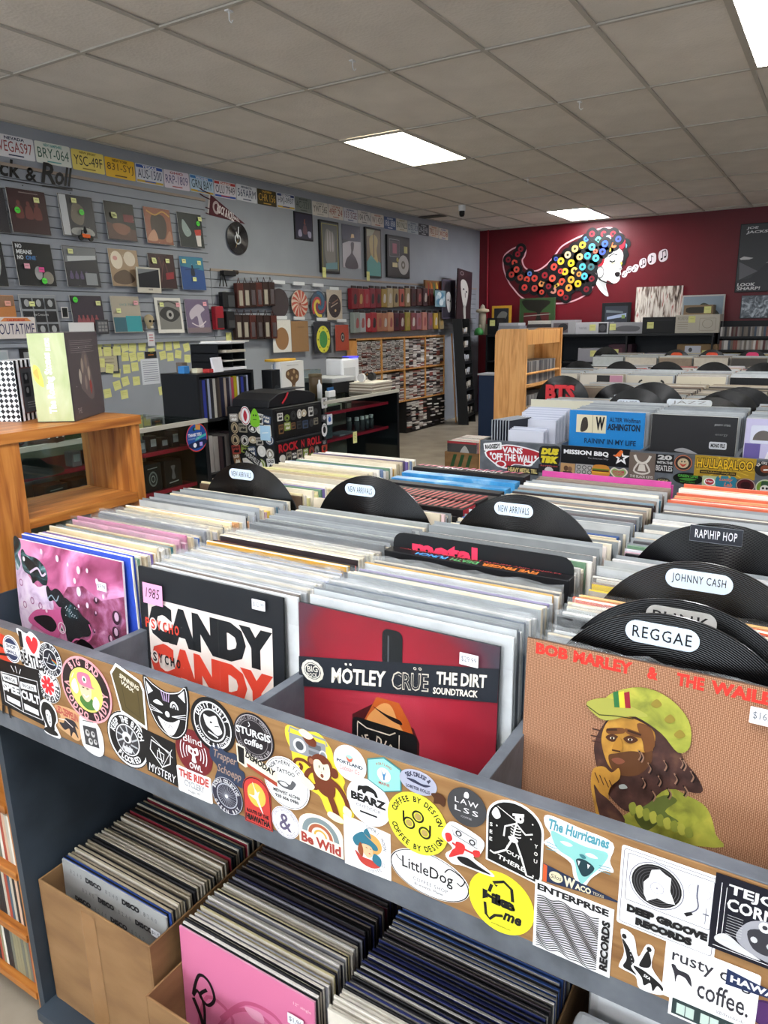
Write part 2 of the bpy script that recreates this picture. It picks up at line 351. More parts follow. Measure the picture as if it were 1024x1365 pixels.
def film_mesh(i, w=LW, h=LW):                  # top flap and side strip of a clear bag
    while len(FILM) < 7:
        r = random.Random(50 + len(FILM)); b = MB(); n = 14; up = r.uniform(.006, .012); W = w/2 + .002
        for yy, s in ((-.0012, 1), (.0066, -1)):
            A = [(-W + 2*W*k/n, yy, h*.86) for k in range(n+1)]
            B = [(-W + 2*W*k/n, yy + r.uniform(-.0006, .0006), h*.965) for k in range(n+1)]
            C = [(-W + 2*W*k/n, yy + r.uniform(-.0035, .0035), h + up*r.uniform(.5, 1.1)) for k in range(n+1)]
            b.add(A + B + C, [(q*(n+1)+k, q*(n+1)+k+1, (q+1)*(n+1)+k+1, (q+1)*(n+1)+k) for q in range(2) for k in range(n)], m_film, True)
        m_ = 5
        A = [(W, -.001, h*.1+h*.9*k/m_) for k in range(m_+1)]; B = [(W + r.uniform(.001, .0035), .003 + r.uniform(-.002, .002), h*.1+h*.9*k/m_) for k in range(m_+1)]
        b.add(A + B, [(k, k+m_+1, k+m_+2, k+1) for k in range(m_)], m_film, True)
        me = bpy.data.meshes.new('plastic_sleeve'); me.from_pydata(b.v, [], b.f); me.materials.append(m_film); me.polygons.foreach_set('use_smooth', b.sm); FILM.append(me)
    return FILM[i % 7]
def setmat(o, i, m): s = o.material_slots[i]; s.link = 'OBJECT'; s.material = m
CARD = {}
def card(c, r=.55):                      # printed card with slight wear
    if c not in CARD:
        L = lin(c); mix = lambda k: '%02x%02x%02x' % tuple(int(max(0, min(255, int(c[i:i+2], 16)*k))) for i in (0, 2, 4))
        CARD[c] = noisy('card_' + c, [(.3, mix(.95)), (.55, c), (.8, mix(1.04))], (1, 1, 1), 30, 3, r)
    return CARD[c]
def lp(x, y, z, lean=.1, yaw=0., roll=0., t=.004, face='303030', edge=None, film=None, label=None, group=None, w=LW, h=LW, name='record_sleeve', cat='record'):
    o = link(name, sleeve_mesh(t, w, h), None, (x, y, z), (-lean, roll, yaw), label, cat, group)
    setmat(o, 0, card(face)); setmat(o, 1, card(edge or face))
    if film is not None:
        f = link('plastic_sleeve', film_mesh(film), o)
        if film % 3 == 0: setmat(f, 0, m_filmh)
    return o
def stack_params(lst):                    # expand [(y0,y1,pitch,palette,filmprob,dz)]
    out = []
    for y0, y1, pit, pal, fp, dz in lst:
        n = max(1, int(round((y1-y0)/pit)))
        for k in range(n): out.append((y0+(y1-y0)*k/n, pal, fp, dz, (y1-y0)/n))
    return out
# ---------------------------------------------------------------- bin units
BX0, PITCH = -1.317, .339
def bin_unit(name, label, y0, y1, ncol, zt, mface, x0=BX0, zfloor=None, low=True):
    t = thing(name, label, 'record bin', (x0, y0, 0)); zf = zt - .175 if zfloor is None else zfloor; W = PITCH*ncol + .018; dp = y1 - y0
    xl = -.055 if low == 'wide' else 0
    fb = MB(); fb.box(xl, W, 0, .0195, zf, zt-.002, mface); fb.box(xl-.0005, W, .0005, .021, zt-.002, zt, m_grayp); f = fb.build('front_board', t, bevel=.0012)
    b = MB(); b.box(xl, W, .001, .03, zf-.034, zf, m_grayp); b.build('lower_rail', t, bevel=.002)
    for k in range(ncol+1):
        x = PITCH*k; b = MB()
        if k == 0 and xl: b.box(xl, xl+.016, .021, dp, zf-.03, zt, m_navyp); b.box(0, .018, .021, dp, 0, zf-.03, m_navyp); b.build('side_panel', t)
        elif k in (0, ncol): b.box(x, x+.018, .021, dp, .0, zt, m_navyp); b.build('side_panel', t, bevel=.001)
        else: b.box(x, x+.015, .021, dp-.015, zf-.03, zt-.0005, m_grayp); b.build('divider', t, bevel=.001)
    MB().box(.018, W-.018, dp-.015, dp, 0, zt, m_navyp).build('back_board', t)
    MB().box(.018, W-.018, .03, dp-.015, zf-.045, zf-.03, m_darkin).build('bin_floor', t)
    if low: MB().box(.018, W-.018, .002, dp-.015, .075, .1, m_navyp).build('lower_shelf', t, bevel=.001); MB().box(.018, W-.018, .05, .07, 0, .075, m_navyp).build('kick_board', t)
    return t, f
U1, FB1 = bin_unit('record_bin', 'front record bin with sticker-covered wooden board and grey painted edges', .655, 1.83, 4, 1.0, m_pine, low='wide')
ZF = .797
colx = [BX0 + PITCH*k + .0165 + .1615 for k in range(4)]; colx[0] -= .02
CREAM = ['e6dcc4', 'd8c8a2', 'cfc6b4', 'efe9dc', 'bcae93', 'dccfb0']; GREYS = ['cfd2d6', 'a9adb2', 'e4e6e8', '8b8f96', 'c0bfc0', 'd6d8da']
DARK = ['202126', '31323a', '17181b', '4a4248', '3a3030', '5c5a60']; MIX = ['b04040', '3f5f9a', 'd0a050', '6c8f74', 'caa7b4', '7d6ba8', 'e2c25a', '5d8fa8']
BROWN = ['5d4a44', '74625a', '4b3d3c', '83756c', '3c3436', '94877c']
seqs = [
 [(.788, .80, .0060, ['3050c0'], 0, 0), (.80, .90, .0078, CREAM+['2f6f78', 'caa46a'], .3, 0), (.90, .925, .0072, ['c77fa0', 'd8a0b8'], .6, .004), (.925, 1.0, .0090, GREYS+CREAM, .6, .003), (1.0, 1.03, .0072, ['24201e', 'e6d9bb'], .4, 0), (1.03, 1.09, .0078, ['d9a878', 'e8d8b0', '2a2522'], .4, 0),
  (1.09, 1.13, .0096, ['f2f4f8', 'dfe6f6'], 1, .008), (1.13, 1.20, .0108, ['7c97b8', 'c8a8ac', '8a9aa0', 'bfc4c0', '6c2f3a'], 1, .006), (1.20, 1.235, .0120, ['d9dcda', 'a8b4ac'], 1, .012), (1.26, 1.60, .0096, CREAM+['d8d49a', 'e8dcb0', '5c4a3a'], .1, .01), (1.60, 1.80, .0096, CREAM+['6c5f78', 'd2b04c', '7a90b0', 'e8e0cc'], 0, .01)],
 [(.79, .81, .0072, ['5b4a3c', 'd8dcdd'], .6, -.004), (.81, .86, .0084, ['d9a2a8', 'e2dcd4', 'b0b4b8'], .6, 0), (.86, .91, .0090, ['e9e4ee', '2f3552', 'c4c8e2', 'e8e4dc'], .7, 0), (.91, .94, .0072, ['3b3b44', 'd0a040', '9ab4aa'], .3, .002), (.94, .965, .0072, ['c8382c', 'd43c30', '2c2a2c'], .1, .002), (.965, 1.03, .0102, ['b8a2d8', 'e8e2cc', '6a5270', 'dcd6c6'], .9, .004), (1.03, 1.22, .0108, ['b4b6b8', '6f7478', 'cfcfca', '9aa0a0', 'b7b0a8'], 1, .006),
  (1.255, 1.27, .0072, ['c9b9a8', 'd8c0c0'], 0, .01), (1.27, 1.33, .0144, ['26262a', '1a1a1c'], 1, .0), ],
 [(.79, .95, .0102, ['8f979d', 'c9ced0', '5c6268', 'aab2b6', 'dfe2e2', '3a4a60'], 1, .009), (.95, .985, .0120, ['d0d3d4', '34363a'], 1, .004), (1.03, 1.10, .0120, ['c8c8c4', 'a89e90', '686868'], 1, .01), (1.10, 1.12, .0096, ['a88f5c'], .2, .008), (1.12, 1.15, .0096, ['4c4c50', '202022'], .6, .008), (1.15, 1.20, .0120, ['efe6dc', 'e5ded6'], .8, .012),
  (1.25, 1.40, .0096, ['f0efec', 'c8c4c0', 'e0e0e0', '2c2c34', '8f8688'], .5, .002), (1.40, 1.50, .0096, ['8d959b', '4a4c50', '6f6a6c', 'a9b0b4'], .4, 0), (1.50, 1.78, .0090, BROWN+['7e99a8', '5a2f38', 'c6bfae'], .3, 0), (1.78, 1.795, .0084, ['c84c98', '1d1d20'], 0, .008)],
 [(.80, .82, .0072, ['201c1a', '4a3a30'], .5, -.003), (.845, .868, .0120, ['d2d8da'], 1, .002), (.89, .93, .0102, ['c2cfca', 'dfe2dc', '2a2a2c'], 1, .006), (.93, .99, .0072, ['dfcaa0', 'e2b070', 'c8583c', 'd9c090', '3a3030', 'e8dcc0'], .2, .006), (1.015, 1.10, .0108, ['d8d6cc', 'e6c832', 'c4bcae', '7c6c60'], 1, .006), (1.10, 1.19, .0108, ['cfcfcf', 'b0aaa6', '8a8486'], 1, .004),
  (1.23, 1.255, .0072, ['6c96d8', '181a20', 'd8dce4'], 0, -.004), (1.255, 1.40, .0108, ['4c4c50', '6a6a6c', '303034'], .8, 0), (1.40, 1.60, .0102, ['5a5858', '3d3d40', 'cfd0d0', '77706c'], .6, .0), (1.60, 1.80, .0090, ['d86848', 'd9a070', 'c84838', 'e2c4a0', 'a83c3c'], .0, .004)]]
CN = ['leftmost', 'second', 'third', 'rightmost']
stuff = MB()                       # the far rows beyond the individually built ones
r = random.Random(11); cnt = 0
REARX = [p for p in []]
def rear_box(x, y, z, w, h, t, col, lean=.1):
    c, s_ = math.cos(lean), math.sin(lean); pts = [(-w/2, 0, 0), (w/2, 0, 0), (-w/2, t, 0), (w/2, t, 0), (-w/2, 0, h), (w/2, 0, h), (-w/2, t, h), (w/2, t, h)]
    v = [(x+a, y + b_*c + q*s_, z + q*c - b_*s_) for a, b_, q in pts]
    stuff.add(v, [(0, 1, 5, 4), (2, 6, 7, 3), (4, 5, 7, 6), (0, 4, 6, 2), (1, 3, 7, 5)], card(col))
for ci, sq in enumerate(seqs):
    for y, pal, fp, dz, pit in stack_params(sq):
        t = max(.003, min(pit*.8, r.uniform(.0045, .0075))); dx = r.uniform(-.006, .003); col = r.choice(pal); col2 = r.choice(pal) if r.random() < .3 else col
        lean = 0.0; zz = ZF + .001 + max(0, dz + r.uniform(-.005, .009)); col = r.choice(MIX) if r.random() < .12 else col; edge = col if r.random() < .74 else r.choice(['e4dcc8', 'f0ece2', 'cfc4ac'])
        if y < 1.06:
            lp(colx[ci]+dx, y, zz, lean, r.uniform(-.008, .008), 0, t, col2, edge, r.randrange(21) if r.random() < fp else None,
               'record sleeve filed upright behind the cover leading the %s front bin column' % CN[ci], 'records filed in the %s column of the front bin' % CN[ci]); cnt += 1
        else:
            if r.random() < fp*.55: rear_box(colx[ci]+dx, y-.0005, zz+.006, LW+.004, LW, .0006, r.choice(['b8bdbf', '9aa0a4', 'aeb3b4', '878d90']), lean)
            rear_box(colx[ci]+dx, y, zz, LW, LW, t, edge, lean)
# ---------------------------------------------------------------- front covers
def cover_film(o, w=LW, h=LW):
    r = random.Random(5); n = 16; up = .012; W = w/2+.003; b = MB(); rows = [(-.0035, 0), (-.004, h*.5), (-.0035, h*.97)]
    V = [(-W+2*W*k/n, y, z) for y, z in rows for k in range(n+1)] + [(-W+2*W*k/n, -.002+r.uniform(-.002, .004), h+up*r.uniform(.5, 1)) for k in range(n+1)]
    b.add(V, [(q*(n+1)+k, q*(n+1)+k+1, (q+1)*(n+1)+k+1, (q+1)*(n+1)+k) for q in range(3) for k in range(n)], m_filmc, True); return b.build('plastic_sleeve', o)
def art(o, d, w=LW, h=LW, name='cover_art'): return d.build(name, o, (0, -.0004, h/2))
def price(o, x, z, txt='$19.99', w=.026, y=-.006, label='white price label'):
    d = D(w, w*.62, .0001); d.base(rrect(-.5, .5, -.5, .5, .04), 'e8ecf2', .0002); d.T(txt, -.4, .4, -.25, .25, '5a6068', 0); return d.build('price_label', o, (x, y, z), label=label)
m_pinkart = noisy('marbled_pink_print', [(.3, '8c3a5e'), (.45, 'c86a9a'), (.58, 'e6a2cf'), (.72, 'f0d2ea'), (.85, 'b77fae')], (1, 1, 1), 9, 6, .3, dist=1.2)
m_tealart = noisy('marbled_teal_print', [(.35, '0d1518'), (.5, '1f3c42'), (.62, '5c8c92'), (.75, 'cfe0e4')], (1, 1, 1), 26, 5, .3, dist=1.5)
m_paleart = noisy('marbled_pale_print', [(.35, 'b79ac0'), (.5, 'e2cfe8'), (.7, 'f4ecf6')], (1, 1, 1), 20, 5, .3, dist=1)
m_wineart = noisy('marbled_wine_print', [(.35, '6c2c44'), (.5, '94486a'), (.66, 'b878a0'), (.8, 'e4c0dc')], (1, 1, 1), 34, 5, .3, dist=.5)
def setup_front(ci, y, h, w, face, edge, lean, label, dz=0, dx=0):
    return lp(colx[ci]+dx, y, ZF+.001+dz, lean, 0, 0, .0045, face, edge, None, label, None, w, h)
o = setup_front(0, .764, LW, LW, 'd8b0cc', 'efe6ea', .05, 'record sleeve with swirling pink and black liquid cover, front of the leftmost bin column', 0, -.014)
d = D(LW, LW); d.R(-.5, .5, -.5, .5, m_pinkart)
d.P([(-.04, -.5), (-.06, .2), (.0, .27), (.14, .3), (.3, .24), (.5, .3), (.5, -.5)], m_wineart)
d.P(sm([(-.5, .46), (-.46, .4), (-.4, .3), (-.3, .22), (-.2, .24), (-.15, .12), (-.22, .06), (-.34, .0), (-.5, -.1)]), m_paleart)
d.P(sm([(-.5, .5), (-.44, .5), (-.43, .45), (-.47, .4), (-.45, .34), (-.5, .3)]), m_tealart)
d.P(sm([(-.435, .424), (-.41, .44), (-.38, .41), (-.3, .405), (-.25, .39), (-.2, .35), (-.185, .3), (-.2, .25), (-.24, .24), (-.29, .26), (-.34, .233), (-.36, .28), (-.42, .3), (-.44, .36)]), m_tealart); d.P(sm([(-.41, .4), (-.33, .38), (-.28, .33), (-.34, .3), (-.4, .34)]), '10181c'); d.S(sm([(-.36, .3), (-.28, .34), (-.24, .3), (-.2, .32)], 4, False), .014, 'd8c8e0'); d.E(-.41, .38, .012, .016, 'e8e8f0', 10)
d.P(sm([(-.21, .22), (-.19, .245), (-.16, .22), (-.12, .24), (-.08, .235), (-.04, .195), (-.06, .14), (-.1, .13), (-.14, .16), (-.19, .15)]), '16141a'); d.S(sm([(-.2, .16), (-.16, .19), (-.12, .16), (-.09, .2)], 4, False), .008, '98b0bc')
for x, z in ((-.46, .22), (-.36, .12), (-.28, .1), (-.44, .08)): d.ring(x, z, .02, .024, .3, 'a86898', 10)
d.P(sm([(-.42, -.02), (-.34, .06), (-.24, .085), (-.15, .1), (-.07, .115), (-.05, .06), (-.08, .0), (-.14, -.08), (-.3, -.06)]), 'cf5f98'); d.P(sm([(-.36, .0), (-.28, .04), (-.18, .05), (-.13, .0), (-.2, -.05)]), '140c12'); d.E(-.22, .08, .012, .012, 'f0d8e8', 8)
d.P(sm([(-.08, .1), (-.05, .16), (-.03, .2), (.02, .185), (.07, .165), (.12, .12), (.185, .09), (.2, .04), (.17, .0), (.1, -.02), (.05, -.06), (-.03, -.07), (-.055, .02)]), '16191d'); d.P(sm([(-.04, .14), (.0, .17), (.06, .15), (.09, .1), (.04, .08), (-.02, .09)]), m_tealart)
for k in range(16): d.E(-.03+.12*((k*37 % 100)/100), .09+.07*((k*61 % 100)/100), .004, .004, 'e0e8ec', 6)
d.S(sm([(.01, -.08), (.06, -.04), (.16, -.03), (.21, .02), (.19, .08)], 5, False), .01, 'd0689c'); d.P(sm([(.04, -.1), (.1, -.03), (.18, -.04), (.24, -.09), (.25, -.2), (.05, -.2)]), '121014')
for x, z, q in ((.27, .24, .016), (.26, .16, .012), (.44, .17, .034), (.38, .03, .022), (.24, .05, .01), (.43, .08, .03)): d.E(x, z, q, q*1.25, '3c2434', 14); d.E(x+.004, z+.006, q*.55, q*.8, 'c8a8c0', 12)
for x, z, q in ((-.2, .46, .012), (-.05, .44, .014), (.14, .4, .016), (.22, .41, .01), (.3, .36, .012), (.1, .33, .012), (.13, .27, .02), (.2, .2, .012), (.12, .18, .008), (.05, .42, .008), (.35, .28, .01)): d.E(x, z, q, q*1.5, 'ecd8ec', 10)
d.ring(-.055, .01, .036, .036, .14, 'e8e8ea'); d.P([(-.075, -.012), (-.035, -.012), (-.055, .034)], 'e8e8ea'); d.P([(-.067, -.008), (-.043, -.008), (-.055, .02)], '15181c')
art(o, d); cover_film(o); price(o, .105, .262, '$9.99')
# --- candy
o = setup_front(1, .764, LW, LW, '17191c', '101216', .05, 'record sleeve with black and red CANDY lettering and a pink note, second bin column', 0, -.018)
d = D(LW, LW); d.R(-.5, .5, -.5, .5, '15181e'); d.R(-.44, .43, -.5, .335, 'e8dcd4')
d.T('CANDY', -.44, .43, .1, .315, '15171a', .075); d.T('CANDY', -.44, .43, -.13, .09, 'd8432f', .075)
for i, ch in enumerate('PSYCHO'):
    x = -.45 + i*.046
    if ch == 'S': d.E(x, .19, .027, .036, 'e8dcd4', 18); d.E(x, .0, .027, .036, 'e8dcd4', 18)
    d.T(ch, x-.016, x+.016, .162, .218, 'd8432f', .03); d.T(ch, x-.015, x+.015, -.025, .028, '15171a', .03)
art(o, d); cover_film(o); price(o, .114, .297, '$32.99')
s = D(.047, .036, .0001); s.base([(-.5, -.5), (.5, -.5), (.5, .5), (-.5, .5)], 'f0a8d0', .0002); s.T('1985', -.36, .36, -.2, .28, '202024', .0, .2); s.build('sticky_note', o, (-.118, -.0065, .272), label='pink sticky note reading 1985')
# --- bottle
def redart():
    m = newmat('smoky_red_print', '8c1c2c', .3); c = coords(m)
    n = N(m, 'ShaderNodeTexNoise'); n.inputs['Scale'].default_value = 9; n.inputs['Detail'].default_value = 6; n.inputs['Distortion'].default_value = .8; LK(m, c, n.inputs['Vector'])
    g = N(m, 'ShaderNodeTexGradient', gradient_type='SPHERICAL'); LK(m, coords(m, (5.2, 1, 4.6), 'Object'), g.inputs[0])
    ad = N(m, 'ShaderNodeMath', operation='MULTIPLY_ADD'); ad.inputs[1].default_value = .5; LK(m, n.outputs['Fac'], ad.inputs[0]); LK(m, g.outputs['Fac'], ad.inputs[2])
    r = ramp(m, [(.16, '3f3a45'), (.3, '5c2c3a'), (.42, '7c1a28'), (.7, '951d2e'), (.95, 'a83040')]); LK(m, ad.outputs[0], r.inputs[0]); LK(m, r.outputs[0], bs(m).inputs['Base Color']); return m
m_redart = redart()
o = setup_front(2, .764, LW, LW, '30363e', '20242a', .05, 'record sleeve with a black bottle on red and a slanted dark title band', 0, -.014)
d = D(LW, LW); d.R(-.5, .5, -.5, .5, m_redart);
d.P([(.045, .1), (.055, .06), (.12, .04), (.15, -.02), (.15, -.5), (-.2, -.5), (-.2, .02), (-.16, .05), (-.09, .1)], '4a1014')
d.P([(-.14, -.0), (-.07, .14), (.045, .14), (.1, .06), (.13, -.02), (-.14, -.02)], 'b8581e'); d.P(sm([(-.12, .0), (-.06, .1), (0, .12), (.04, .05), (.06, .0)]), 'd89858'); d.P(sm([(-.09, .09), (-.02, .07), (.05, .06), (.06, .04), (0, .05)]), '1a0c0c')
d.P(rrect(-.2, .14, -.5, .015, .03), '0e0e10'); d.S([(-.17, -.005), (-.12, -.025), (.0, -.025), (.03, -.005)], .006, 'e8dcc8'); d.A('THE DIRT', -.07, -.2, .13, .045, 145, 35, 'e8dcc8', .02); d.S([(-.17, -.01), (-.17, -.48)], .004, 'e8dcc8'); d.S([(.05, -.01), (.05, -.48)], .004, 'e8dcc8')
d.P(rrect(-.042, .06, .3, .47, .03), '16181a'); d.P([(-.036, .2), (.052, .2), (.052, .32), (-.036, .32)], '1c1e20'); d.S([(-.01, .32), (-.01, .44)], .008, '4a4e52')
d.P([(-.5, .085), (.5, .265), (.5, .41), (-.5, .235)], '1d2129'); B_ = lambda x: .16+(x+.5)*.178
d.ring(-.42, B_(-.42)+.005, .065, .055, .24, 'd8d4c8', 12); d.ring(-.42, B_(-.42)+.005, .045, .038, .12, 'd8d4c8'); d.T('BIG', -.45, -.39, B_(-.42), B_(-.42)+.03, 'd8d4c8', .02, 0, 10); d.T('ROCK', -.45, -.39, B_(-.42)-.025, B_(-.42)-.005, 'd8d4c8', .02, 0, 10)
d.T('MOTLEY', -.32, -.01, B_(-.165)-.045, B_(-.165)+.03, 'efe8d8', .03, .28, 10); d.E(-.23, B_(-.23)+.05, .007, .006, 'efe8d8', 8); d.E(-.205, B_(-.205)+.05, .007, .006, 'efe8d8', 8)
d.T('CRUE', .01, .2, B_(.105)-.05, B_(.105)+.032, 'cfc8b8', .03, .28, 10); d.T('CRUE', .016, .194, B_(.105)-.044, B_(.105)+.026, '1d2129', .0, .28, 10); d.ring(.125, B_(.125)+.052, .008, .007, .5, 'cfc8b8', 8); d.ring(.15, B_(.15)+.052, .008, .007, .5, 'cfc8b8', 8)
d.T('THE DIRT', .23, .46, B_(.345)-.01, B_(.345)+.045, 'efe8d8', .03, .28, 10); d.T('SOUNDTRACK', .21, .42, B_(.315)-.055, B_(.315)-.025, 'efe8d8', .03, .28, 10)
art(o, d); cover_film(o); price(o, .118, .29, '$29.99')
# --- burlap
def burlap():
    m = newmat('woven_burlap_print', 'a87856', .75); hs = []
    for rot, k in (((0, 0, 0), 'X'), ((0, 0, 0), 'Z')):
        w = N(m, 'ShaderNodeTexWave', bands_direction=k); w.inputs['Scale'].default_value = 170; w.inputs['Distortion'].default_value = 2.5; w.inputs['Detail'].default_value = 2; LK(m, coords(m), w.inputs['Vector']); hs.append(w)
    mu = N(m, 'ShaderNodeMath', operation='MULTIPLY'); LK(m, hs[0].outputs['Fac'], mu.inputs[0]); LK(m, hs[1].outputs['Fac'], mu.inputs[1])
    r = ramp(m, [(.0, '7c5438'), (.35, 'a4765a'), (.8, 'c99f82')]); LK(m, mu.outputs[0], r.inputs[0]); LK(m, r.outputs[0], bs(m).inputs['Base Color']); return m
m_burlap = burlap()
o = setup_front(3, .775, .33, .33, 'b08460', '4a3426', .045, 'brown burlap-textured record sleeve with red title and a painted man in a green cap', 0, .0)
GR = noisy('painted_green', [(.3, '6f7430'), (.5, '959a3c'), (.7, 'b4b048')], (1, 1, 1), 26, 4, .6, dist=1); GD = '5f6a34'; BR = noisy('painted_brown', [(.3, '2c1c18'), (.55, '4a302a'), (.75, '6a4a38')], (1, 1, 1), 40, 4, .6); OC = noisy('painted_ochre', [(.3, '8c6228'), (.55, 'b88838'), (.75, 'cfa24c')], (1, 1, 1), 32, 4, .6)
d = D(.33, .33); d.R(-.5, .5, -.5, .5, m_burlap)
d.T('BOB', -.465, -.345, .445, .49, 'd8362c', .05); d.T('MARLEY', -.325, -.12, .445, .49, 'd8362c', .05); d.T('&', -.07, -.035, .445, .49, 'd8362c', .05); d.T('THE', .025, .11, .445, .49, 'd8362c', .05); d.T('WAILERS', .13, .37, .445, .49, 'd8362c', .05)
d.xf = lambda x, z: (.585*x-.10, .66*z+.165+.12*x)
# torso, hair, face, cap (a plain painted figure)
d.P(sm([(-.2, -.5), (-.2, -.4), (-.1, -.44), (.06, -.33), (.2, -.19), (.32, -.22), (.44, -.28), (.5, -.42), (.5, -.5)]), GR)
d.P(sm([(.05, -.36), (.2, -.24), (.28, -.26), (.22, -.33), (.3, -.38), (.2, -.4), (.12, -.46)]), GD)
d.P(sm([(-.18, .13), (-.22, .02), (-.2, -.1), (-.14, -.24), (0, -.36), (.12, -.3), (.22, -.2), (.4, -.2), (.38, -.12), (.3, -.03), (.22, .1), (.1, .22), (-.08, .24)]), BR)
for a, b_ in ((-.24, .1), (-.245, .06), (-.235, .03)): d.S([(-.17, b_+.0), (a, b_+.01)], .008, '3a241e')
d.P(sm([(-.15, .16), (-.18, .06), (-.15, -.05), (-.1, -.12), (0, -.13), (.08, -.08), (.12, .02), (.12, .12), (.02, .18), (-.08, .2)]), OC)
d.P(sm([(-.13, -.04), (-.08, -.02), (0, .0), (.08, .0), (.11, .03), (.12, -.05), (.06, -.13), (-.03, -.15), (-.1, -.12)]), '5a3a24'); d.P(sm([(-.11, -.06), (-.07, -.045), (-.03, -.065), (-.07, -.085)]), '7c4a38')
d.P(sm([(.02, .16), (.1, .14), (.13, .04), (.08, .0), (.06, .06)]), '6c4426'); d.P(sm([(-.15, .12), (-.06, .13), (-.05, .1), (-.14, .09)]), '6c4426'); d.P(sm([(-.04, .13), (.07, .1), (.05, .08), (-.03, .1)]), '6c4426')
for x in (-.115, -.01): d.P(sm([(x-.04, .07), (x, .092), (x+.045, .068), (x, .045)]), '4a2c1c'); d.E(x, .068, .014, .007, 'd8ccb8', 12); d.E(x, .068, .007, .007, '1a1210', 10)
d.S([(-.15, .115), (-.09, .12)], .012, '3a241a'); d.S([(-.03, .12), (.05, .1)], .012, '3a241a'); d.P(sm([(-.08, .08), (-.11, .01), (-.08, -.01), (-.05, .01), (-.06, .06)]), 'a87830'); d.S([(-.11, .0), (-.06, -.005)], .01, '4a2c1c')
d.P(sm([(-.2, .22), (-.15, .32), (.02, .37), (.18, .32), (.3, .2), (.32, .06), (.26, .02), (.16, .12), (.02, .2), (-.1, .22)]), GR)
d.P(sm([(-.28, .27), (-.24, .21), (-.16, .17), (-.04, .2), (.08, .21), (-.02, .26), (-.16, .3)]), 'a0a04a'); d.S([(-.28, .25), (-.2, .2), (-.1, .2), (0, .19)], .006, '3c3c1c')
for i, c_ in enumerate(('2f6b3c', 'd8c23c', '8c2430')): d.P([(-.13+i*.032, .335), (-.1+i*.032, .345), (-.085+i*.032, .25), (-.115+i*.032, .25)], c_)
for x, z in ((.12, .28), (.2, .2), (.26, .12)): d.P(sm([(x-.03, z), (x, z+.03), (x+.03, z), (x, z-.02)]), '8a7a30')
d.P(sm([(-.14, -.46), (-.2, -.3), (-.22, -.2), (-.21, -.12), (-.15, -.1), (-.1, -.13), (-.06, -.1), (-.05, -.16), (-.1, -.22), (-.1, -.3), (.0, -.42), (-.02, -.5)]), OC); d.P(sm([(-.2, -.22), (-.16, -.26), (-.1, -.3), (0, -.4), (-.04, -.48), (-.14, -.42)]), BR)
for k in range(4): d.S([(-.2+.03*k, -.14-.012*k), (-.17+.03*k, -.2-.01*k)], .006, '4a2c1c')
d.P(sm([(-.05, -.2), (-.02, -.19), (.0, -.21), (-.04, -.22)]), '9aa09c')
for k in range(26): x = .04+.32*((k*37 % 101)/101); z = .02-.24*((k*53 % 97)/97); d.S(sm([(x, z), (x+.02, z-.03), (x+.01, z-.06)], 3, False), .008, ('8c6c58', '1c1210')[k % 2])
for k in range(9): d.P(sm([(.02+.04*k, -.3-.012*k), (.05+.04*k, -.28-.012*k), (.07+.04*k, -.33-.012*k), (.04+.04*k, -.36-.01*k)]), ('808838', 'a4a446')[k % 2])
art(o, d, h=.33); price(o, .098, .30, '$16.99', .03)
# ---------------------------------------------------------------- disc dividers
def divider(x, y, ztop, lean, txt, tag, label, tagstyle='pill', tw=.075, th=.024, yaw=0):
    R_ = .151; zc = ztop - R_; t = thing('record_divider', label, 'divider', (x, y, ZF+.001))
    b = MB(); b.cyl((0, -.0012, 0), R_, .0024, 'y', 72, m_vinyl, smooth=False); b.cyl((0, -.0018, 0), .049, .0036, 'y', 32, 'b8b4a8'); b.build('vinyl_disc', t, (0, 0, zc-ZF-.001), (-lean, 0, 0))
    MB().box(-.12, .12, .002, .004, 0, zc-ZF-.04, 'd8d8d8').build('divider_card', t)
    d = D(tw, th, .0001)
    if tagstyle == 'pill': d.base(rrect(-.5, .5, -.5, .5, .0001), 'cfe0f2') if 0 else d.base([(p/tw, q/th) for p, q in rrect(-tw/2, tw/2, -th/2, th/2, th*.49, 6)], 'cfe0f4', .0006); c = '16181c'
    elif tagstyle == 'grey': d.base([(p/tw, q/th) for p, q in rrect(-tw/2, tw/2, -th/2, th/2, th*.45, 6)], 'b9b8b4', .0006); c = '202020'
    else: d.base([(-.5, -.5), (.5, -.5), (.5, .5), (-.5, .5)], '2e3138', .0006); d.S([(-.5, -.5), (.5, -.5), (.5, .5), (-.5, .5)], .008, '8a8e94', True); c = 'e8eaee'
    d.T(txt, -.4, .4, -.27, .27, c, .008, 0, 0, 1.15)
    d.build('name_tag', t, (tag[0]-x, -.0036, tag[1]-ZF-.001), (-lean*0, 0, 0)); return t
def tagpos(px, py, y): p = atY(px, py, y); return (p.x, p.z)
divider(colx[0]+.018, 1.245, 1.197, 0, 'NEW ARRIVALS', tagpos(323, 632, 1.245), 'black vinyl disc divider with a pale NEW ARRIVALS tag in the leftmost bin column')
divider(colx[1], 1.245, 1.197, 0, 'NEW ARRIVALS', tagpos(481, 653, 1.245), 'black vinyl divider tagged NEW ARRIVALS before the red and black box sets')
divider(colx[2], 1.225, 1.197, 0, 'NEW ARRIVALS', tagpos(685.5, 679, 1.225), 'shiny black vinyl disc divider with a pale NEW ARRIVALS tag in the third bin column')
divider(colx[3], 1.21, 1.19, 0, 'RAP\\HIP HOP', tagpos(955, 713, 1.21), 'black vinyl disc divider with a dark RAP\\HIP HOP tag, rightmost bin column', 'dark', .076, .026)
divider(colx[3], 1.003, 1.187, 0, 'JOHNNY CASH', tagpos(932, 774, 1.003), 'black vinyl disc divider with a pale JOHNNY CASH tag, rightmost bin column', 'pill', .084, .027)
